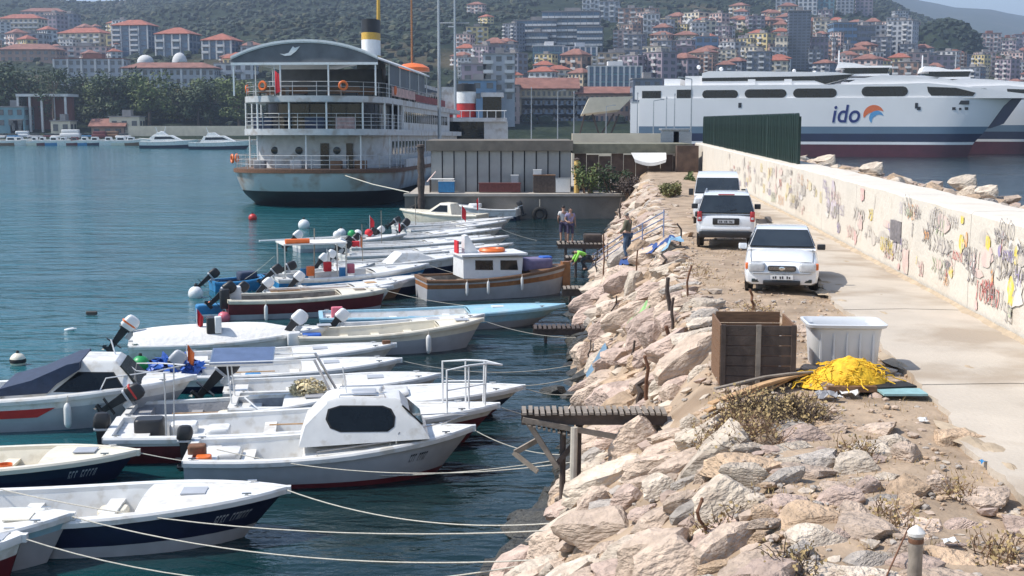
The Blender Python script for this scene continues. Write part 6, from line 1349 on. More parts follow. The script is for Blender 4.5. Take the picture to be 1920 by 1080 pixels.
# ------------------------------------------------------------------ mooring ropes from the bows to the bank
def rope(a, b, sag, label, r=.012, m='rope_fibre'):
    pts = [a.lerp(b, i / 16) - Vector((0, 0, sag * 4 * (i / 16) * (1 - i / 16))) for i in range(17)]
    tag(MB().tube(pts, r, 5).build('mooring_rope', m), label, 'rope', 'mooring ropes')
def bow(k): root, H = BOATS[k]; return root.matrix_basis @ Vector((H.L - .05, 0, H.zg(1) - .02))
def shore(px, py): p = ground_hit(px, py); return Vector((p.x, p.y, p.z + .12))
for k, px, py, sg, lb in [('b1', 992, 1074, .5, 'rope from the dark red bow in the corner to the bank'), ('b2', 1010, 1066, .3, 'rope from the pale blue rimmed boat to the bank'), ('b3', 1040, 996, .25, 'rope from the navy banded boat to the bank'), ('b4', 1090, 866, .45, 'rope from the cream lined boat passing the cabin boat'), ('b5', 1088, 862, .2, 'rope from the white cabin boat to the jetty post'),
                          ('b6', 1085, 800, .1, 'rope from the steel railed bow to the jetty'), ('b8', 1095, 745, .12, 'rope from the net heap boat to the bank'), ('b9', 1090, 712, .3, 'rope from the black outboard boat to the bank'), ('b10', 1085, 690, .3, 'rope from the blue tarpaulin boat to the bank'), ('b13', 1085, 640, .15, 'rope from the cream boat with grey sides to the bank'), ('b15', 1100, 575, .4, 'rope from the beige rimmed boat to the bank'), ('b17', 1105, 540, .4, 'rope from the awning boat to the bank'), ('b22', 1130, 455, .5, 'rope from the crimson flag boat to the bank')]:
    rope(bow(k), shore(px, py), sg, lb)
rope(bow('b3') + Vector((-5.5, .6, -.1)), shore(1035, 1010), .35, 'second rope leaving the navy banded boat amidships'); rope(bow('b5') + Vector((-5., -1, -.2)), shore(1092, 876), .35, 'rope trailing along the side of the white cabin boat')
rope(D(430, 540, 55) * 1., BOATS['b17'][0].location + Vector((0, 0, 1.6)), .1, 'thin line slanting down from the awning to the water', .01)
# ------------------------------------------------------------------ boats along the far quay
FB = []
def yacht(px0, px1, py, label, hullm, k=1.):
    boat('y', label, (px0, py), (px1, py), 3.4, 1.7, [(.62, hullm), (1, W_)], deck=.45, rise=.3, rake=.12, thwarts=(), name='motor_yacht', cat='yacht', group='motor yachts at the far quay', bottom='navy_gelcoat')
    r, H = BOATS['y']; L = H.L
    cabin(r, [(L * .18, 1.6), (L * .24, 3.2 * k), (L * .55, 3.3 * k), (L * .74, 1.9)], 1.4, 1.1, [[(L * .26, 2.3 * k), (L * .27, 2.95 * k), (L * .54, 3. * k), (L * .63, 2.4 * k)]]); cabin(r, [(L * .28, 3.25 * k), (L * .3, 4. * k), (L * .4, 4.1 * k), (L * .48, 3.3 * k)], .95, .8, []); pipe(r, [(L * .3, 0, 4 * k), (L * .27, 0, 5.4 * k)], .08, 'white_paint', 'radar_arch')
for a in [(264, 372, 278, 'white motor yacht with a dark hull, left of a pair by the harbour wall', 'navy_gelcoat'), (356, 474, 280, 'white motor yacht with a dark hull, right of a pair by the harbour wall', 'navy_gelcoat'), (330, 262, 274, 'small cream motor yacht behind the pair of dark hulled ones', 'cream_gelcoat')]: yacht(*a)
for px0, px1, m, lb in [(-6, 58, 'wood_brown', 'brown fishing boat at the far left quay'), (52, 84, 'cream_gelcoat', 'small cream boat at the far quay beside the brown one'), (80, 130, 'blue_paint', 'blue boat at the far quay below the white van'), (122, 165, 'maroon_gelcoat', 'maroon boat at the far quay'), (158, 205, 'navy_gelcoat', 'navy boat at the far quay right of the maroon one'), (200, 262, 'cream_gelcoat', 'cream boat at the far quay next to the yachts'), (20, 60, 'gelcoat', 'white boat just left of the small cream boat at the far quay'), (66, 100, 'maroon_gelcoat', 'reddish boat squeezed between cream and blue boats at the far quay'), (104, 140, 'gelcoat', 'white boat between the blue and maroon boats at the far quay'), (142, 182, 'blue_paint', 'light hulled blue boat before the navy boat at the far quay'), (186, 228, 'gelcoat', 'white boat left of the cream boat at the far quay'), (226, 272, 'wood_brown', 'brown boat touching the dark hulled yachts at the far quay')]:
    r, H = boat('f', lb, (px0, 273), (px1, 273), 2.8, 1.35, [(.7, m), (1, W_)], thwarts=(.4,), deck=.6, group='boats at the far quay'); cabin(r, [(H.L * .3, 1.), (H.L * .32, 2.4), (H.L * .55, 2.4), (H.L * .6, 1.)], .95, .85, [[(H.L * .36, 1.6), (H.L * .36, 2.2), (H.L * .54, 2.2), (H.L * .55, 1.6)]], m='white_paint' if px0 != 122 else 'maroon_gelcoat')
# ------------------------------------------------------------------ parked vehicles (each built with its near end at y = 0, y running away)
def shell(st, root, m, nm='body'):
    rings = []
    for y, zb, zt, w_ in st:
        h = zt - zb; half = [(w_ * .86, zb), (w_ * .97, zb + h * .12), (w_, zb + h * .4), (w_ * .995, zb + h * .62), (w_ * .95, zb + h * .86), (w_ * .86, zb + h * .97), (w_ * .5, zt + .012), (0, zt + .02)]
        rings.append([Vector((a, y, b)) for a, b in half] + [Vector((-a, y, b)) for a, b in half[-2::-1]])
    return MB().loft(rings).build(nm, m, root, True, 42)
def house_(prof, w0, w1, root, m, wins, ends):
    z0, z1 = min(p[1] for p in prof), max(p[1] for p in prof); hw = lambda z: lerp(w0, w1, ((z - z0) / (z1 - z0)) ** 1.3)
    MB().loft([[Vector((s * hw(z), y, z)) for y, z in prof] if k == 1 else [Vector((s * hw(z) * k, y, z + .018 * (1 - k * k) * ((z - z0) / (z1 - z0)))) for y, z in prof] for s, k in ((-1, 1), (-1, .9), (-1, .45), (1, .45), (1, .9), (1, 1))]).build('cabin', m, root, True, 40)
    for poly in wins:
        for s in (-1, 1): MB().loft([[Vector((s * (hw(z) + d), y, z)) for y, z in poly] for d in (-.01, .012)]).build('side_window', 'car_glass', root, False)
    for nm, (ya, za), (yb, zb), k in ends:
        d = Vector((0, zb - za, ya - yb)).normalized(); d = -d if (d.y > 0) == (ya < yb) and d.z < 0 else d
        if d.z < 0: d = -d
        n = 7; rows_ = []
        for q in (.03, .04):
            for t in (0, 1):
                y, z = (ya, za) if t == 0 else (yb, zb); rows_.append([Vector((s * hw(z) * k, y, z)) + d * q for s in (-1, -.97, -.5, 0, .5, .97, 1)])
        MB().loft([rows_[0], rows_[1]], False, False).loft([rows_[2], rows_[3]], False, False).build(nm, 'car_glass', root, True, 60)
        MB().loft([[p - d * .004 + Vector((p.x * .035, 0, 0)) + (rows_[1][i] - rows_[0][i]) * (-.05) for i, p in enumerate(rows_[0])], [p - d * .004 + Vector((p.x * .035, 0, 0)) + (rows_[1][i] - rows_[0][i]) * .05 for i, p in enumerate(rows_[1])]], False, False).build('seal', 'black_rubber', root, True, 60)
def wheel(root, x, y, r, wd_=.19):
    s = 1 if x > 0 else -1; T = Matrix.Translation((x, y, r)) @ Matrix.Rotation(R(90) * s, 4, 'Y')
    o = MB().lathe([(r * .62, -wd_ / 2), (r * .9, -wd_ / 2), (r, -wd_ * .32), (r, wd_ * .32), (r * .9, wd_ / 2), (r * .64, wd_ / 2)], 22, T).build('wheel', 'black_rubber', root)
    MB().lathe([(r * .64, -wd_ * .3), (r * .64, wd_ * .42), (r * .5, wd_ * .36), (r * .16, wd_ * .48), (.01, wd_ * .48)], 18, T).build('rim', 'galvanised', o)
    MB().lathe([(r * 1.2, -.06), (r * 1.2, .02)], 22, Matrix.Translation((x + s * .07, y, r * 1.06)) @ Matrix.Rotation(R(90) * s, 4, 'Y')).build('wheel_arch', 'black_plastic', root)
def plate(root, x, y, z, m='white_paint', w_=.5, nm='number_plate'):
    o = MB().b2(x - w_ / 2, x + w_ / 2, y - .012, y, z - .055, z + .055).build(nm, m, root, False); mb = MB(); rg = random.Random(3)
    for i in range(8):
        if i in (2, 5): continue
        a = x - w_ * .4 + i * w_ * .102; mb.b2(a, a + .03, y - .016, y - .0125, z - .035, z + rg.uniform(.01, .035))
    tag(mb.build('characters', 'black_plastic', o, False), kind='stuff')
def rb(root, x, y, z, sx, sy, sz, m, nm, r=.04): return MB().rbox(x, y, z, sx, sy, sz, r).build(nm, m, root)
def vehicle(label, px, py, Yadd, slope, name, cat):
    p = G(px, py, ROAD - .03); return thing(name, label, cat, (p.x, p.y + Yadd, ROAD - .03), -math.atan(slope))
# white sedan, facing the camera
c = vehicle('white sedan facing the camera with its bonnet nearest, half on the dirt beside the path', 1452, 543, -.75, .2, 'parked_car', 'car')
c.scale = (1, 1, .96)
shell([(0, .3, .52, .6), (.05, .22, .63, .75), (.2, .19, .72, .81), (.55, .18, .82, .835), (1.1, .18, .95, .84), (3.3, .18, .98, .84), (3.95, .2, .97, .82), (4.15, .25, .9, .76), (4.22, .34, .75, .65)], c, 'car_paint')
house_([(1.02, .93), (1.78, 1.345), (2.05, 1.395), (2.9, 1.395), (3.3, 1.3), (3.85, .96)], .775, .585, c, 'car_paint', [[(1.45, 1.0), (1.88, 1.3), (2.35, 1.33), (2.35, 1.0)], [(2.43, 1.0), (2.43, 1.33), (2.9, 1.33), (3.35, 1.02)]], [('windscreen', (1.12, .985), (1.74, 1.325), .93), ('rear_window', (3.72, 1.03), (3.33, 1.28), .9)])
for x in (-.73, .73):
    wheel(c, x, .82, .285); wheel(c, x, 3.3, .285)
for s in (-1, 1):
    rb(c, s * .56, .08, .625, .38, .24, .19, 'lamp_glass', 'headlight', .07); rb(c, s * .765, .2, .63, .09, .16, .14, 'orange_plastic', 'indicator', .035)
    rb(c, s * .58, .03, .31, .17, .06, .08, 'tinted_glass', 'fog_lamp', .03); o = rb(c, s * .9, 1.35, .985, .19, .11, .13, 'car_paint' if s < 0 else 'black_plastic', 'mirror', .04); MB().b2(s * .9 - .08, s * .9 + .08, 1.41, 1.415, .94, 1.03).build('glass', 'dark_glass', o)
rb(c, 0, .0, .60, .62, .12, .12, 'black_plastic', 'grille', .03); 
for i in range(3): MB().b2(-.28, .28, -.066, -.055, .572 + .025 * i, .58 + .025 * i).build('grille_bar', 'chrome', c, False)
MB().lathe([(.045, -.01), (.045, .01), (.03, .014)], 14, Matrix.Translation((0, -.068, .605)) @ Matrix.Rotation(R(90), 4, 'X'), 1.5, 1).build('badge', 'chrome', c)
rb(c, 0, .0, .49, 1.3, .08, .04, 'grey_gelcoat', 'bumper_strip', .02); rb(c, 0, .02, .27, .82, .12, .1, 'black_plastic', 'air_intake', .02); plate(c, 0, -.05, .4)
for s in (-1, 1): MB().bar((s * .05, 1.1, 1.005), (s * .5, 1.32, 1.13), .012).build('wiper', 'black_plastic', c)
MB().lathe([(.09, -.02), (.09, .02)], 10, Matrix.Translation((0, 1.72, 1.27))).build('inner_mirror', 'black_plastic', c)
for s in (-1, 1): MB().tube([(s * .68, .22, .725), (s * .7, .55, .825), (s * .7, 1.08, .953)], .006, 4).build('bonnet_gap', 'black_plastic', c)
MB().tube([(-.66, .205, .725), (0, .2, .745), (.66, .205, .725)], .006, 4).build('bonnet_gap', 'black_plastic', c)
MB().b2(-.7, .7, .5, 3.7, .14, .2).build('underbody', 'black_plastic', c, False)
# white sport utility car, rear towards the camera
c = vehicle('white sport utility car seen from behind, black tailgate glass and dark lower bumper', 1356, 464, -.4, .165, 'parked_car', 'car')
shell([(0, .5, .92, .72), (.05, .42, 1.0, .85), (.25, .38, 1.05, .895), (1., .36, 1.06, .91), (3.2, .36, 1.06, .91), (3.9, .38, .99, .87), (4.2, .46, .85, .76)], c, 'car_paint')
house_([(.04, 1.03), (.19, 1.31), (.34, 1.6), (.6, 1.665), (2.2, 1.65), (2.45, 1.58), (3.2, 1.04)], .865, .66, c, 'car_paint', [[(.75, 1.12), (.85, 1.52), (1.5, 1.55), (1.5, 1.12)], [(1.58, 1.12), (1.58, 1.55), (2.3, 1.53), (2.85, 1.14)]], [('rear_window', (.065, 1.08), (.325, 1.57), .95), ('windscreen', (3.05, 1.14), (2.48, 1.55), .9)])
for x in (-.77, .77): wheel(c, x, .85, .34, .22); wheel(c, x, 3.4, .34, .22)
rb(c, 0, .06, .44, 1.62, .2, .2, 'black_plastic', 'rear_bumper', .06); rb(c, 0, -.005, .83, .8, .03, .2, 'black_plastic', 'tailgate_trim', .02); plate(c, 0, -.022, .83, 'grey_gelcoat'); rb(c, 0, -.01, .62, 1.5, .04, .08, 'car_paint', 'bumper_step', .02)
for s in (-1, 1):
    rb(c, s * .79, .07, .98, .14, .16, .3, 'tail_red', 'tail_light', .04); rb(c, s * .79, .065, .92, .1, .16, .08, 'lamp_glass', 'reversing_light', .03); o = rb(c, s * 1.0, 2.6, 1.12, .2, .12, .16, 'black_plastic', 'mirror', .04); MB().tube([(s * .62, .7, 1.66), (s * .62, .9, 1.72), (s * .62, 2.1, 1.71), (s * .62, 2.3, 1.64)], .022, 6).build('roof_rail', 'galvanised', c)
    rb(c, s * .55, .0, .47, .12, .04, .05, 'tail_red', 'reflector', .02)
MB().bar((0, .045, 1.12), (.32, .075, 1.2), .014).build('wiper', 'black_plastic', c); MB().b2(-.75, .75, .4, 3.8, .3, .37).build('underbody', 'black_plastic', c, False); MB().tube([(.5, .0, .34), (.5, .4, .34)], .03, 8).build('exhaust', 'steel', c); rb(c, 0, .3, 1.63, .5, .05, .03, 'tail_red', 'brake_light', .012)
# white van behind it, facing the camera
c = vehicle('white van facing the camera, mostly hidden behind the sport utility car', 1346, 424, .3, .16, 'parked_van', 'van')
shell([(0, .32, .7, .74), (.06, .26, .85, .85), (.35, .24, .98, .89), (.95, .24, 1.1, .9), (4.1, .24, 1.12, .9), (4.25, .28, 1.1, .86)], c, 'van_paint')
house_([(.82, 1.06), (1.5, 1.7), (1.8, 1.82), (4.1, 1.84), (4.2, 1.08)], .865, .75, c, 'van_paint', [[(1.3, 1.15), (1.75, 1.65), (2.3, 1.66), (2.3, 1.15)]], [('windscreen', (.93, 1.14), (1.46, 1.66), .94)])
for x in (-.77, .77): wheel(c, x, .8, .31); wheel(c, x, 3.4, .31)
for s in (-1, 1): rb(c, s * .68, .14, .84, .28, .2, .3, 'lamp_glass', 'headlight', .06); rb(c, s * .98, 1.15, 1.18, .18, .12, .24, 'black_plastic', 'mirror', .04)
rb(c, 0, .03, .78, .8, .06, .13, 'black_plastic', 'grille', .03); rb(c, 0, .0, .42, 1.6, .1, .2, 'black_plastic', 'bumper', .04); plate(c, 0, -.055, .5)

# ------------------------------------------------------------------ people
def skin(nm, V, E, rad, m, parent, sub=1, rootv=0):
    me = bpy.data.meshes.new(nm); me.from_pydata([Vector(v) for v in V], E, []); o = bpy.data.objects.new(nm, me); COL.objects.link(o)
    md = o.modifiers.new('s', 'SKIN'); md.use_smooth_shade = True; sv = me.skin_vertices[0].data
    for i, r_ in enumerate(rad): sv[i].radius = r_ if isinstance(r_, tuple) else (r_, r_); sv[i].use_root = i == rootv
    s_ = o.modifiers.new('u', 'SUBSURF'); s_.levels = s_.render_levels = sub
    bpy.context.view_layer.update(); m2 = bpy.data.meshes.new_from_object(o.evaluated_get(bpy.context.evaluated_depsgraph_get())); bpy.data.objects.remove(o); m2.materials.clear(); m2.materials.append(MATS[m]); m2.shade_smooth()
    m2.name = nm; return link(nm, m2, parent)
def person(label, loc, rz, J, shirt, trouser, hair='hair_dark', shorts=False, hat=None, sleeves=False, scale=1.):
    root = thing('person', label, 'person', loc, rz); root.scale = (scale,) * 3
    K = ['pel', 'waist', 'chest', 'neck', 'head', 'top', 'shl', 'ell', 'wrl', 'hal', 'shr', 'elr', 'wrr', 'har', 'hil', 'knl', 'anl', 'tol', 'hir', 'knr', 'anr', 'tor']
    ix = {k: i for i, k in enumerate(K)}; V = [Vector(J[k]) for k in K]
    rad = dict(pel=(.13, .1), waist=(.125, .095), chest=(.15, .105), neck=.055, head=(.078, .095), top=(.06, .07), shl=.058, ell=.042, wrl=.03, hal=(.035, .02), shr=.058, elr=.042, wrr=.03, har=(.035, .02), hil=.085, knl=.058, anl=.04, tol=.035, hir=.085, knr=.058, anr=.04, tor=.035)
    E = [(ix[a], ix[b]) for a, b in (('pel', 'waist'), ('waist', 'chest'), ('chest', 'neck'), ('neck', 'head'), ('head', 'top'), ('chest', 'shl'), ('shl', 'ell'), ('ell', 'wrl'), ('wrl', 'hal'), ('chest', 'shr'), ('shr', 'elr'), ('elr', 'wrr'), ('wrr', 'har'), ('pel', 'hil'), ('hil', 'knl'), ('knl', 'anl'), ('anl', 'tol'), ('pel', 'hir'), ('hir', 'knr'), ('knr', 'anr'), ('anr', 'tor'))]
    RR = [rad[k] for k in K]
    for sd in 'lr':                     # five fingers, each its own short chain
        h, w_ = V[ix['ha' + sd]], V[ix['wr' + sd]]; d = (h - w_).normalized(); side = Vector((0, 1, 0)) if abs(d.y) < .8 else Vector((0, 0, 1)); side = (side - d * side.dot(d)).normalized(); inn = d.cross(side)
        for q, ln in ((-.027, .075), (-.009, .085), (.009, .08), (.027, .065), (.05, .045)):
            a = h + side * q + d * (.012 if q < .04 else -.03); b = a + d * ln * .55 + side * (.02 if q > .04 else 0); e = b + d * ln * .4 + inn * .018
            n = len(V); V += [a, b, e]; RR += [.010, .009, .008]; E += [(ix['ha' + sd], n), (n, n + 1), (n + 1, n + 2)]
    skin('body', V, E, RR, 'skin', root, 1)
    P_ = lambda *ks: [Vector(J[k]) for k in ks]
    mid = lambda a, b, t: Vector(J[a]).lerp(Vector(J[b]), t)
    sl = 1. if sleeves else .55
    T_ = P_('pel', 'waist', 'chest') + [mid('chest', 'neck', .75)] + P_('shl') + [mid('shl', 'ell', sl)] + P_('shr') + [mid('shr', 'elr', sl)]
    ee = [(0, 1), (1, 2), (2, 3), (2, 4), (4, 5), (2, 6), (6, 7)]; rr_ = [(.15, .12), (.15, .115), (.17, .125), .075, .078, .066, .078, .066]
    if sleeves: T_ += [mid('ell', 'wrl', .85), mid('elr', 'wrr', .85)]; ee += [(5, 8), (7, 9)]; rr_ += [.05, .05]
    skin('shirt', T_, ee, rr_, shirt, root)
    g = .25 if shorts else .93
    V2 = P_('pel', 'hil', 'knl') + [mid('knl', 'anl', g)] + P_('hir', 'knr') + [mid('knr', 'anr', g)]
    if shorts: V2[3] = mid('knl', 'anl', .06); V2[6] = mid('knr', 'anr', .06)
    skin('trousers', V2, [(0, 1), (1, 2), (2, 3), (0, 4), (4, 5), (5, 6)], [(.145, .115), .105, .08, .075 if shorts else .06, .105, .08, .075 if shorts else .06], trouser, root)
    for sd in 'lr': a, b = Vector(J['an' + sd]), Vector(J['to' + sd]); skin('shoe', [a - (b - a) * .35 + Vector((0, 0, -.035)), a.lerp(b, .6) + Vector((0, 0, -.02)), b], [(0, 1), (1, 2)], [.045, .05, .042], 'black_rubber', root)
    hd, tp = Vector(J['head']), Vector(J['top']); up = (tp - hd).normalized(); f = Vector(J.get('face', (0, 1, 0)))
    skin('hair', [hd - f * .035 + up * .0, hd - f * .03 + up * .07, tp + up * .022 + f * .01], [(0, 1), (1, 2)], [.08, .092, .072], hair, root)
    sd_ = up.cross(f).normalized()
    MB().ball(hd + f * .105 - up * .005, .018, 8, 6).build('nose', 'skin', root)
    for s in (-1, 1): MB().ball(hd + f * .085 + sd_ * s * .033 + up * .03, .011, 8, 6).build('eye', 'black_plastic', root); MB().ball(hd + sd_ * s * .085, .022, 8, 6).build('ear', 'skin', root)
    MB().ball(hd + f * .088 - up * .05, .02, 8, 6, .35).build('mouth', mat('lip', (.32, .12, .1), .6), root)
    return root
mat('hair_dark', (.015, .012, .01), .6, var=.2); mat('hair_grey', (.16, .15, .14), .7); mat('shirt_white', (.62, .6, .58), .85, var=.06); mat('shirt_check', (.28, .25, .4), .85, var=.3, scale=14); mat('vest_khaki', (.13, .12, .075), .9, var=.3, scale=8); mat('jeans_blue', (.07, .11, .17), .9, var=.2, scale=8); mat('shirt_lime', (.3, .72, .1), .8, var=.1); mat('trousers_dark', (.03, .035, .045), .9, var=.2); mat('shorts_navy', (.06, .05, .1), .9, var=.2)
STAND = dict(pel=(0, 0, .95), waist=(0, .01, 1.13), chest=(0, 0, 1.36), neck=(0, .0, 1.51), head=(0, .03, 1.62), top=(0, .02, 1.7), shl=(-.185, 0, 1.42), ell=(-.24, -.02, 1.14), wrl=(-.25, .05, .9), hal=(-.25, .07, .83), shr=(.185, 0, 1.42), elr=(.24, -.02, 1.14), wrr=(.25, .05, .9), har=(.25, .07, .83), hil=(-.095, 0, .9), knl=(-.11, .03, .5), anl=(-.12, -.02, .09), tol=(-.13, .13, .035), hir=(.095, 0, .9), knr=(.11, .02, .5), anr=(.12, -.03, .09), tor=(.13, .12, .035))
def pose(**k): d = dict(STAND); d.update(k); return d
JY, JZ = 62.4, 1.25
pa = D(1056, 456, JY); pb = D(1069, 456, JY - .35)
person('person in a white shirt with dark hair standing on the far wooden jetty, facing away', (pa.x, JY, JZ), R(15), pose(ell=(-.25, .02, 1.14), wrl=(-.2, .18, .98), hal=(-.17, .24, .95)), 'shirt_white', 'shorts_navy', shorts=True, scale=1.04)
person('person in a checked violet shirt and shorts, nearer of the two on the far jetty', (pb.x, JY - .35, JZ), R(-160), pose(elr=(.27, -.03, 1.15), wrr=(.2, .16, 1.05), har=(.16, .22, 1.06)), 'shirt_check', 'shorts_navy', shorts=True)
g = ground_hit(1177, 494)
person('person in a khaki vest and blue jeans standing on the rocks beside the blue tarp', (g.x, g.y, bank(g.x, g.y) + .12), R(60), pose(head=(0, .07, 1.6), top=(0, .08, 1.68), ell=(-.25, .06, 1.14), wrl=(-.2, .26, 1.0), hal=(-.17, .32, .98), elr=(.25, .06, 1.14), wrr=(.2, .24, .98), har=(.16, .31, .97), knl=(-.12, .08, .5), tol=(-.14, .16, .035)), 'vest_khaki', 'jeans_blue', 'hair_grey', sleeves=True)
g = ground_hit(1092, 532)
person('person in a lime green shirt bending low over the bow of the wooden boat', (g.x + .1, g.y, max(.35, bank(g.x, g.y)) + .15), R(95), pose(pel=(0, -.1, .62), waist=(0, .06, .74), chest=(0, .26, .82), neck=(0, .38, .84), head=(0, .48, .8), top=(0, .55, .78), shl=(-.18, .28, .82), ell=(-.22, .4, .58), wrl=(-.18, .5, .36), hal=(-.16, .54, .3), shr=(.18, .28, .82), elr=(.22, .42, .6), wrr=(.18, .56, .42), har=(.15, .61, .38), hil=(-.1, -.1, .6), hir=(.1, -.1, .6), knl=(-.15, .18, .42), knr=(.15, .16, .42), anl=(-.13, -.08, .09), anr=(.13, -.1, .09), tol=(-.14, .08, .035), tor=(.14, .06, .035), face=(0, .3, -.95)), 'shirt_lime', 'trousers_dark', sleeves=True)

# ------------------------------------------------------------------ wooden jetties
def jetty(label, px0, px1, Y, z, depth, planks, posts, m='wood_grey', beam=.2, rails=()):
    a, b = X_(px0, Y), X_(px1, Y); t = thing('jetty', label, 'jetty', (a, Y, z)); L = b - a; pw = L / planks
    pm = MB().b2(-pw * .36, pw * .36, -.06, depth, -.035, 0).mesh('plank', M(m), False)
    for i in range(planks): o = link('plank', pm, t, ((i + .5) * pw, random.uniform(-.04, .04), random.uniform(0, .012)), random.uniform(-.02, .02)); o.scale = (random.uniform(.85, 1.05), 1, 1)
    for yy in (.02, depth - .1): MB().b2(0, L, yy, yy + .08, -.036 - beam, -.036).build('beam', 'wood_dark', t, False)
    for x, zb in posts:
        for yy in (.1, depth - .2): MB().tube([(x, yy, zb - z), (x + .02, yy, -.04 - beam * .2)], .045, 7).build('post', 'wood_dark', t)
    for p, q, w_ in rails: MB().bar(p, q, w_, w_ * 1.6).build('brace', 'wood_grey', t)
    return t
t = jetty('weathered wooden gangway with gapped planks reaching from the rocks to the moored bows', 978, 1258, 19.0, 2.8, .42, 24, [(.62, -.4), (.86, .6), (1.6, 1.5)], beam=.16)
MB().bar((.02, -.05, -.1), (1.9, .0, -.46), .045, .08).build('sloping_beam', 'wood_grey', t); MB().bar((.1, .0, -.15), (.55, -.05, -.85), .05, .08).build('brace', 'wood_grey', t); MB().bar((.5, .0, -.85), (.78, .0, -.5), .04, .07).build('brace', 'wood_dark', t); MB().bar((-.1, .3, -.7), (.3, .4, -.5), .05, .08).build('brace', 'wood_grey', t); MB().bar((-.12, .3, -.7), (.25, .1, -.95), .04, .07).build('brace', 'wood_grey', t)
for i in range(9): MB().b2(.1 + .075 * i, .14 + .075 * i, -.1, .5, -.2 - .018 * i, -.175 - .018 * i).build('slat', 'wood_grey', t)
MB().tube([(.78, -.12, -1.35), (.8, -.1, -.2)], .055, 8).build('pale_post', mat('post_pale', (.5, .45, .38), .8, var=.15), t)
t = jetty('wooden jetty with two people standing on it', 1046, 1136, JY - .6, JZ, 1.5, 12, [(.4, -.5), (1.3, -.3), (2.1, .2)], 'wood_grey'); MB().rbox(1.75, .9, .2, .9, .7, .4, .1).build('dark_box', 'wood_dark', t)
jetty('low plank landing just below the jetty with two people', 1060, 1160, 58.4, .95, .9, 12, [(.5, -.4), (2., 0)], 'wood_grey'); jetty('dark low plank landing beside the bow of the light blue boat', 1000, 1100, 41., .5, .8, 11, [(.4, -.5), (1.4, -.3)], 'wood_dark'); jetty('short pale landing block at the bow of the wooden boat', 1056, 1104, 50.5, .55, .9, 6, [(.3, -.5), (.8, -.3)], 'wood_grey', .28)
# handrail and blue tarp on the far slope
def gp(px, py, dz=0.): p = ground_hit(px, py); return Vector((p.x, p.y, bank(p.x, p.y) + dz))
t = thing('handrail', 'blue grey handrail climbing the rocks behind the person in the khaki vest', 'handrail', (0, 0, 0)); A, B2 = gp(1112, 520), gp(1244, 452)
for k, dz in ((0, 1.0), (1, .78), (2, .55)): MB().tube([A + Vector((0, 0, dz)), A.lerp(B2, .5) + Vector((0, 0, dz + .1)), B2 + Vector((0, 0, dz))], .022, 6).build('rail', mat('rail_blue', (.22, .27, .42), .5, var=.15), t)
for k in (0, .25, .5, .75, 1.): p = A.lerp(B2, k); MB().tube([p - Vector((0, 0, .3)), p + Vector((0, 0, 1.08))], .025, 6).build('post', 'rust' if k in (0, .25) else 'rail_blue', t)
mb = MB(); A, B2 = gp(1160, 512), gp(1262, 466); n, mm = 26, 7
for i in range(n):
    for j in range(mm):
        u, v = i / (n - 1), j / (mm - 1) - .5; p = A.lerp(B2, u); x, y = p.x + v * .25, p.y + v * (1.3 - .5 * u); mb.v.append(Vector((x, y, bank(x, y) + .32 + .12 * nz(x, y, 2.1, 4) + .05 * nz(x, y, 6, 2))))
for i in range(n - 1):
    for j in range(mm - 1): k = i * mm + j; mb.f.append([k, k + 1, k + mm + 1, k + mm])
tag(mb.build('tarp', mat('tarp_navy', (.02, .055, .2), .6, var=.25, scale=2)), 'long dark blue tarp spread over the rocks below the person in the khaki vest', 'tarp')
def draped(px, py, w_, h_, m, label, nm, cat):
    c = gp(px, py); mb = MB(); n = 8
    for i in range(n):
        for j in range(n): x, y = c.x + (i / (n - 1) - .5) * w_, c.y + (j / (n - 1) - .5) * h_; mb.v.append(Vector((x, y, bank(x, y) + .3 + .1 * nz(x, y, 4, 4))))
    for i in range(n - 1):
        for j in range(n - 1): k = i * n + j; mb.f.append([k, k + 1, k + n + 1, k + n])
    tag(mb.build(nm, m), label, cat)
draped(1258, 466, .7, .8, mat('tarp_light', (.2, .36, .5), .6, var=.2), 'light blue sheet at the upper end of the dark blue tarp', 'tarp', 'tarp'); draped(1196, 612, .5, 1.0, mat('bag_green', (.25, .45, .16), .6, var=.3), 'crumpled light green bag among the rocks of the far slope', 'plastic_bag', 'bag'); draped(1118, 702, .5, .7, mat('sheet_blue', (.13, .22, .3), .6, var=.2), 'faded blue sheet caught at the waterline above the gangway', 'tarp', 'tarp'); draped(1088, 508, .5, .8, 'black_rubber', 'black plastic sheet by the bow of the wooden boat', 'plastic_sheet', 'sheet')
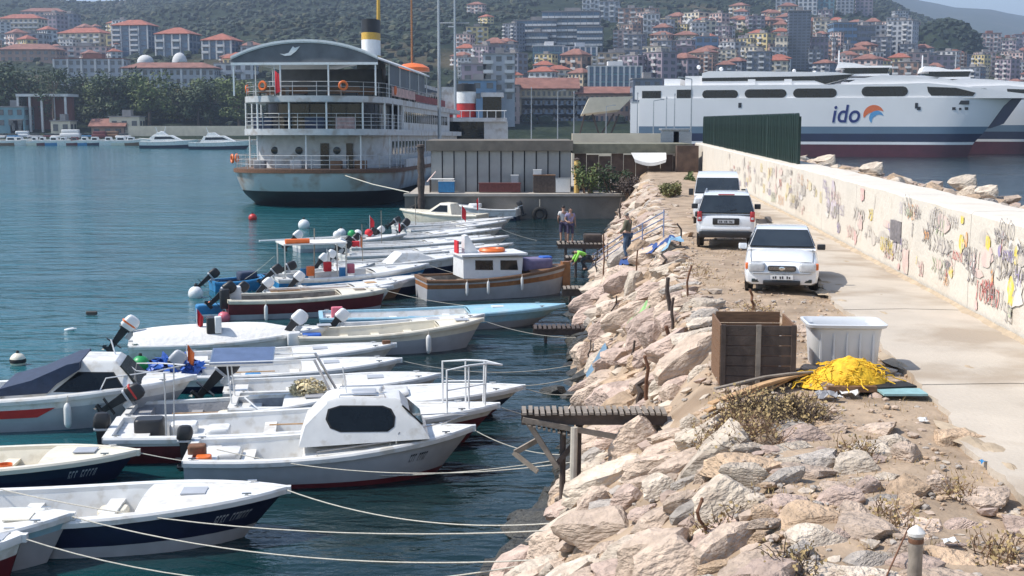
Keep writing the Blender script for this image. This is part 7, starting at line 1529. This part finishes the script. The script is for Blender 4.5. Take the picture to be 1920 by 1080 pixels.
# posts driven among the rocks
for px, y0, y1, r, m, lb in [(1213, 668, 752, .035, 'rust', 'thin rusty post standing on the rocks right above the gangway'), (1200, 712, 760, .06, 'wood_dark', 'short dark stump beside the thin rusty post'), (1255, 522, 610, .05, 'wood_dark', 'crooked dark post on the slope below the sedan'), (1262, 560, 618, .035, 'wood_dark', 'second crooked dark stick leaning by the crooked post'), (1252, 612, 655, .045, 'rust', 'dark post lower down the slope than the crooked one'), (1132, 440, 530, .03, 'rust', 'rusty post near the person in the lime shirt'),
                          (1244, 478, 512, .04, 'wood_dark', 'short dark stake beside the end of the blue tarp'), (1190, 470, 540, .025, 'rust', 'thin post in front of the blue tarp'), (1163, 372, 420, .05, 'wood_dark', 'brown stake at the top of the slope near the quay'), (1412, 545, 582, .03, 'rust', 'rusty stake in front of the sedan'), (1118, 470, 520, .03, 'wood_dark', 'dark stake at the water beside the handrail'), (1150, 555, 610, .025, 'wood_dark', 'thin dark stick low on the slope above the light blue bow'), (1105, 640, 690, .025, 'wood_dark', 'thin dark stick at the waterline by the cream boat'), (1290, 500, 560, .025, 'rust', 'thin rusty stick on the slope left of the sedan'), (1180, 640, 690, .03, 'wood_dark', 'dark stick in the middle of the slope above the gangway'), (1320, 950, 1010, .02, 'rust', 'thin rusty stick between the boulders near the bottom edge'), (1275, 420, 460, .03, 'wood_dark', 'dark stake on the slope left of the sport utility car')]:
    p = gp(px, y1); top = D(px, y0, p.y).z; o = thing('post', lb, 'post', p); h = max(.4, top - p.z); rg = random.Random(px); b = [(rg.uniform(-.03, .03) * i, rg.uniform(-.03, .03) * i, h * i / 4 - (.3 if i == 0 else 0)) for i in range(5)]
    MB().tube(b, [r * 1.15, r, r, r * .95, r * .85], 7).build('shaft', m, o); MB().lathe([(r * 1.0, -.02), (r * .9, .02), (r * .3, .03)], 7, Matrix.Translation(b[-1])).build('tip', m, o)
# ------------------------------------------------------------------ bin, tub, yellow net and rubbish beside the path
def on(px, py): return G(px, py, ROAD - .05)
p = on(1420, 718); t = thing('wooden_bin', 'large open wooden bin of dark boards on the dirt beside the path', 'bin', (p.x, p.y, ROAD - .1), R(-3)); w_, dp, h = 1.1, 1.25, .92
for i in range(6):
    z0, z1 = h * i / 6 + .006, h * (i + 1) / 6 - .006
    MB().b2(-w_ / 2, w_ / 2, 0, .03, z0, z1).build('board', 'wood_dark', t, False); MB().b2(-w_ / 2 + .05, w_ / 2 - .05, dp - .03, dp, z0, z1 + (.03 if i == 5 else 0)).build('board', 'wood_brown', t, False)
    for s in (-1, 1): MB().b2(s * w_ / 2 - .015, s * w_ / 2 + .015, .032, dp - .032, z0, z1).build('board', 'wood_brown', t, False)
for x in (-w_ / 2 + .03, 0, w_ / 2 - .03): MB().b2(x - .035, x + .035, -.035, -.002, 0, h + .01).build('batten', 'wood_grey' if x == 0 else 'wood_dark', t, False)
MB().b2(-w_ / 2 + .03, w_ / 2 - .03, .035, dp - .035, 0, .05).build('floor_board', 'wood_dark', t, False); MB().b2(w_ / 2 + .017, w_ / 2 + .05, .2, .3, 0, h - .05).build('batten', 'wood_pale', t, False)
p = on(1578, 690); t = thing('tub', 'big whitish plastic tub with flared rim behind the yellow net', 'tub', (p.x, p.y, ROAD - .03), R(-4)); mat('tub_plastic', (.68, .69, .7), .4, var=.06, scale=2, col2=(.4, .38, .34), mix2=.15)
def rr2(a, b, r, z, n=5): return [Vector((x, y, z)) for x, y in [(sx * (a - r) + r * math.cos(R(a0 + 90 * i / n)), sy * (b - r) + r * math.sin(R(a0 + 90 * i / n))) for sx, sy, a0 in ((1, 1, 0), (-1, 1, 90), (-1, -1, 180), (1, -1, 270)) for i in range(n + 1)]]
MB().loft([rr2(.46, .3, .12, .0), rr2(.5, .34, .13, .08), rr2(.53, .38, .14, .52), rr2(.55, .4, .14, .66), rr2(.61, .46, .14, .69), rr2(.62, .47, .14, .735), rr2(.58, .43, .14, .74), rr2(.52, .37, .13, .66), rr2(.47, .33, .12, .1)]).build('shell', 'tub_plastic', t)
for i in range(5): MB().b2(-.4 + .2 * i - .015, -.4 + .2 * i + .015, -.40 , -.345, .1, .6).build('rib', 'tub_plastic', t, False)
p = on(1585, 726); mb = MB(); rg = random.Random(2); t = thing('fishing_net', 'heap of bright yellow fishing net in front of the whitish tub', 'net', (p.x, p.y, ROAD - .03))
mat('net_yellow', (.75, .45, .02), .75, var=.25, scale=10, bump=.8, bscale=25); NA, NB = 30, 14; hm = MB()
for i in range(NB + 1):
    for j in range(NA):
        a = 2 * math.pi * j / NA; k = i / NB; r_ = (1 - k) ** .6; x, y = .66 * r_ * math.cos(a), .42 * r_ * math.sin(a); z = .42 * math.sin(k * math.pi / 2) ** .8 * (.75 + .35 * math.sin(x * 5 + 1) * .6) + .06 * noise.noise(Vector((x * 6, y * 6, k * 3))) + .03 * noise.noise(Vector((x * 18, y * 18, 1)))
        hm.v.append(Vector((x * (1 + .12 * noise.noise(Vector((a, k * 4, 0)))), y, max(0, z))))
for i in range(NB):
    for j in range(NA): hm.f.append([i * NA + j, i * NA + (j + 1) % NA, (i + 1) * NA + (j + 1) % NA, (i + 1) * NA + j])
hm.build('net_heap', 'net_yellow', t)
for q in range(150):
    a, k = rg.uniform(0, 6.28), rg.random() ** .5; x, y = .68 * k * math.cos(a), .44 * k * math.sin(a); z = .4 * (1 - k * k) ** .5 * (.75 + .2 * math.sin(x * 5 + 1)) + .02; pts = [Vector((x, y, z))]; d = Vector((rg.gauss(0, 1), rg.gauss(0, .7), 0)).normalized()
    for s in range(5): pts.append(pts[-1] + d * .05 + Vector((rg.gauss(0, .02), rg.gauss(0, .02), rg.gauss(0, .015) - .006 * s)))
    mb.tube(pts, .008, 4)
mb.build('cords', 'net_yellow', t)
p = on(1690, 742); tag(MB().b2(p.x - .32, p.x + .3, p.y - .25, p.y + .15, ROAD + .0, ROAD + .03).build('board', mat('board_teal', (.25, .42, .42), .6, var=.15)), 'thin teal board lying flat right of the yellow net', 'board'); tag(MB().box(p.x - .05, p.y + .3, ROAD + .04, .6, .35, .03, .2).build('rubber_mat', 'black_rubber'), 'black rubber mat lying behind the teal board', 'mat')
p = on(1610, 738); tag(MB().b2(p.x - .45, p.x + .25, p.y - .06, p.y + .06, ROAD - .02, ROAD + .06).build('plank', 'wood_brown'), 'short brown plank under the front of the yellow net', 'plank')
for i in range(7):
    a, b = on(1292 + 8 * i, 786 - 8 * i + 3 * (i % 3)), on(1488 + 6 * i, 712 + 2 * i); a.z = bank(a.x, a.y) + .12 + .02 * i; b.z = ROAD + .03 + .02 * i; c_ = a.lerp(b, .5) + Vector((0, 0, .05)); m_ = MB(); d = (b - a).normalized(); n_ = d.cross(Vector((0, 0, 1))).normalized() * (.035 + .01 * (i % 3))
    m_.loft([[q + n_, q - n_, q - n_ + Vector((0, 0, .025)), q + n_ + Vector((0, 0, .025))] for q in (a, a.lerp(c_, .5), c_, c_.lerp(b, .5) + Vector((0, 0, .01)), b)]); tag(m_.build('plank', 'wood_pale' if i % 3 else 'wood_grey'), 'long weathered plank in the bent pile below the wooden bin', 'plank', 'planks piled below the wooden bin')
def brush(px0, px1, py0, py1, n, label, seed, m='dry_twig', ln=.35):
    rg = random.Random(seed); a, b = on(px0, py1), on(px1, py1); c = a.lerp(b, .5); z0 = bank(c.x, c.y); t = thing('brushwood', label, 'brushwood', (c.x, c.y, z0)); mb = MB(); lf = MB(); w_ = b.x - a.x; dp = max(.5, abs(on(px0, py0).y - a.y) * .5); 
    for i in range(n):
        x, y = rg.uniform(-.5, .5) * w_, rg.uniform(-.2, 1.) * dp; z = bank(c.x + x, c.y + y) - z0; d = Vector((rg.gauss(0, .8), rg.gauss(0, .6), rg.uniform(.15, 1.))).normalized(); p = Vector((x, y, z - .03)); pts = [p]
        for s in range(4): pts.append(pts[-1] + d * ln * rg.uniform(.15, .3)); d = (d + Vector((rg.gauss(0, .35), rg.gauss(0, .35), rg.gauss(0, .25)))).normalized()
        mb.tube(pts, [.008, .007, .005, .004, .002], 3, False)
        for s in range(3): q = rg.choice(pts[1:]) + Vector((rg.gauss(0, .03), rg.gauss(0, .03), rg.gauss(0, .03))); v = Vector((rg.gauss(0, 1), rg.gauss(0, 1), rg.gauss(0, 1))).normalized() * rg.uniform(.01, .03); u = v.orthogonal() * .6; o = len(lf.v); lf.v += [q - v, q + u, q + v, q - u]; lf.f.append([o, o + 1, o + 2, o + 3])
    mb.build('twigs', m, t, False, recalc=False); lf.build('dry_leaves', 'dry_grass', t, False, recalc=False); return t
mat('twig_dark', (.075, .05, .035), .9, var=.35)
brush(1330, 1435, 738, 810, 380, 'dry brown weeds below the plank pile', 1); brush(1390, 1545, 728, 790, 620, 'heap of dark dry brushwood in front of the wooden bin', 2, 'twig_dark', .4); brush(1350, 1460, 795, 830, 120, 'thin dry stalks above the big smooth tan boulder', 3, ln=.5)
for i, (x0, x1, y0, y1) in enumerate([(1325, 1390, 890, 930), (1590, 1640, 820, 860), (1655, 1720, 930, 985), (1460, 1540, 1040, 1075), (1240, 1300, 500, 560), (1790, 1840, 900, 940), (1400, 1450, 560, 585), (1300, 1350, 470, 520), (1850, 1915, 1000, 1050)]):
    brush(x0, x1, y0, y1, 60, ['weed tuft on the shaded side of the big tan boulder', 'dry tuft on the dirt left of the path edge', 'dry tuft just above the iron post', 'weed tuft under the whitish pitted boulder', 'weeds between the rocks below the sport utility car', 'dry tuft at the very edge of the concrete path', 'dry weeds under the front of the sedan', 'dry weeds beside the sport utility car', 'dry tuft in the bottom corner of the picture'][i], 20 + i, 'twig_dark' if i in (0, 3) else 'dry_twig', .28)
gr = MB(); rg = random.Random(31)
for _ in range(9000):
    y = 9.5 + 36 * rg.random() ** 1.6; x = rg.uniform(xc(y) - 1.2, xe(y) + .04)
    if nz(x, y, .55, 12) < .05: continue
    z = bank(x, y); a = rg.uniform(0, 6.28); h = rg.uniform(.02, .09); q = Vector((.006 * math.cos(a), .006 * math.sin(a), 0)); o = len(gr.v); gr.v += [Vector((x, y, z)) - q, Vector((x, y, z)) + q, Vector((x + rg.gauss(0, .03), y + rg.gauss(0, .03), z + h))]; gr.f.append([o, o + 1, o + 2])
tag(gr.build('dry_grass', 'dry_grass', None, False, recalc=False), kind='stuff')
p = G(1714, 1096, ROAD - .06); t = thing('iron_post', 'short grey iron pipe post with a whitish cap at the bottom edge', 'post', p); h = D(1714, 1004, p.y).z - p.z
MB().lathe([(.062, -.3), (.06, 0), (.06, h)], 16).build('pipe', mat('pipe_grey', (.26, .22, .18), .7, var=.25, scale=9, bump=.3), t); MB().lathe([(.07, h + .001), (.075, h + .03), (.05, h + .06), (.015, h + .085)], 14).build('cap', 'white_cloth', t); MB().lathe([(.064, h - .06), (.064, h - .02)], 16).build('collar', 'rust', t)
a, b = G(1655, 1096, ROAD - .05), D(1706, 984, 11.2); tag(MB().tube([a, a.lerp(b, .5), b], .008, 5).build('rod', 'rust'), 'thin rusty rod leaning towards the iron post', 'rod')
for px, py, m, lb, s in [(1592, 742, 'white_cloth', 'white plastic scrap in the rubbish in front of the yellow net', .12), (1572, 750, 'white_paint', 'white paper cup in the rubbish below the yellow net', .06), (1782, 1022, 'white_paint', 'crumpled white paper lying on the dirt near the bottom edge', .07), (1730, 792, 'white_cloth', 'white scrap on the dirt beside the path edge', .06), (1845, 872, 'blue_paint', 'small bluish litter at the edge of the path', .05), (1548, 748, 'grey_canvas', 'grey rag draped over the brushwood heap', .14)]:
    p = G(px, py, ROAD - .05); mb = MB(); rg = random.Random(px)
    for i in range(5):
        for j in range(5): mb.v.append(Vector((p.x + (i / 4 - .5) * s * 2, p.y + (j / 4 - .5) * s * 2, ROAD - .03 + rg.uniform(0, s * .8))))
    for i in range(4):
        for j in range(4): k = i * 5 + j; mb.f.append([k, k + 1, k + 6, k + 5])
    tag(mb.build('litter', m, None, False), lb, 'litter')
# cars, vans and sheds on the far quay
for px, py, m, lb, hh in [(10, 0, 'white_paint', 'white car parked at the very left of the far quay', 1.5), (30, 0, 'blue_paint', 'blue car parked on the far quay', 1.5), (48, 3, 'white_paint', 'white van parked on the far quay at the left', 2.3), (72, 0, 'grey_gelcoat', 'grey car parked on the far quay', 1.5), (98, 3, 'maroon_gelcoat', 'maroon car parked behind the blue boat on the far quay', 1.5), (116, 0, 'white_paint', 'white car parked left of the caravan on the far quay', 1.5), (138, 0, 'white_paint', 'white caravan parked on the far quay behind the boats', 2.8), (168, 4, 'blue_paint', 'dark blue car parked right of the caravan', 1.5), (192, 0, 'maroon_gelcoat', 'dark red van parked on the far quay near the harbour wall', 2.2), (215, 2, 'wood_brown', 'brown van parked on the far quay near the harbour wall', 2.2), (236, 0, 'white_paint', 'white car parked at the left end of the harbour wall', 1.5)]:
    Y = 382. + py; t = thing('parked_vehicle', lb, 'van' if hh > 2 else 'car', (X_(px, Y), Y, 1.5)); w_ = 4.4 if hh < 2.5 else 6.
    MB().rbox(0, 0, .35 + hh * .27, w_, 1.8, hh * .5, .3).build('body', m, t); MB().rbox(.1, 0, .35 + hh * .5 + hh * .21, w_ * (.6 if hh < 2 else .85), 1.6, hh * .4, .25).build('cabin', 'car_glass' if hh < 2 else m, t)
    for x in (-w_ * .32, w_ * .32): MB().lathe([(.33, -.95), (.33, .95)], 12, Matrix.Translation((x, 0, .33)) @ Matrix.Rotation(R(90), 4, 'X')).build('wheel', 'black_rubber', t)
for x0, x1, yt, c, lb in [(172, 232, 226, 'brown', 'low brown boathouse with a dull roof behind the parked red van'), (96, 132, 228, 'cream', 'low cream kiosk between the pavilion and the shore trees'), (20, 44, 226, 'white', 'small white office beside the blue green hut'), (206, 262, 220, 'cream', 'cream quay office at the left end of the harbour wall')]:
    B(x0, x1, yt, 252, c, lb, 'gable' if c == 'brown' else 'flat', Y=390 + (x0 % 3), d=6, floors=1, name='quay_building', roofm='roof_tile_dull' if c == 'brown' else None)
# ------------------------------------------------------------------ air
hz = bpy.data.materials.new('haze_air'); hz.use_nodes = True; n = hz.node_tree.nodes; n.clear()
pv = n.new('ShaderNodeVolumePrincipled'); pv.inputs['Color'].default_value = (.62, .76, 1, 1); pv.inputs['Density'].default_value = .00024; pv.inputs['Anisotropy'].default_value = .2
ou = n.new('ShaderNodeOutputMaterial'); hz.node_tree.links.new(pv.outputs[0], ou.inputs['Volume'])
mb = MB().b2(-9500, 9500, -300, 16500, -5.5, 640)
tag(mb.build('haze', hz, None, False), kind='stuff')
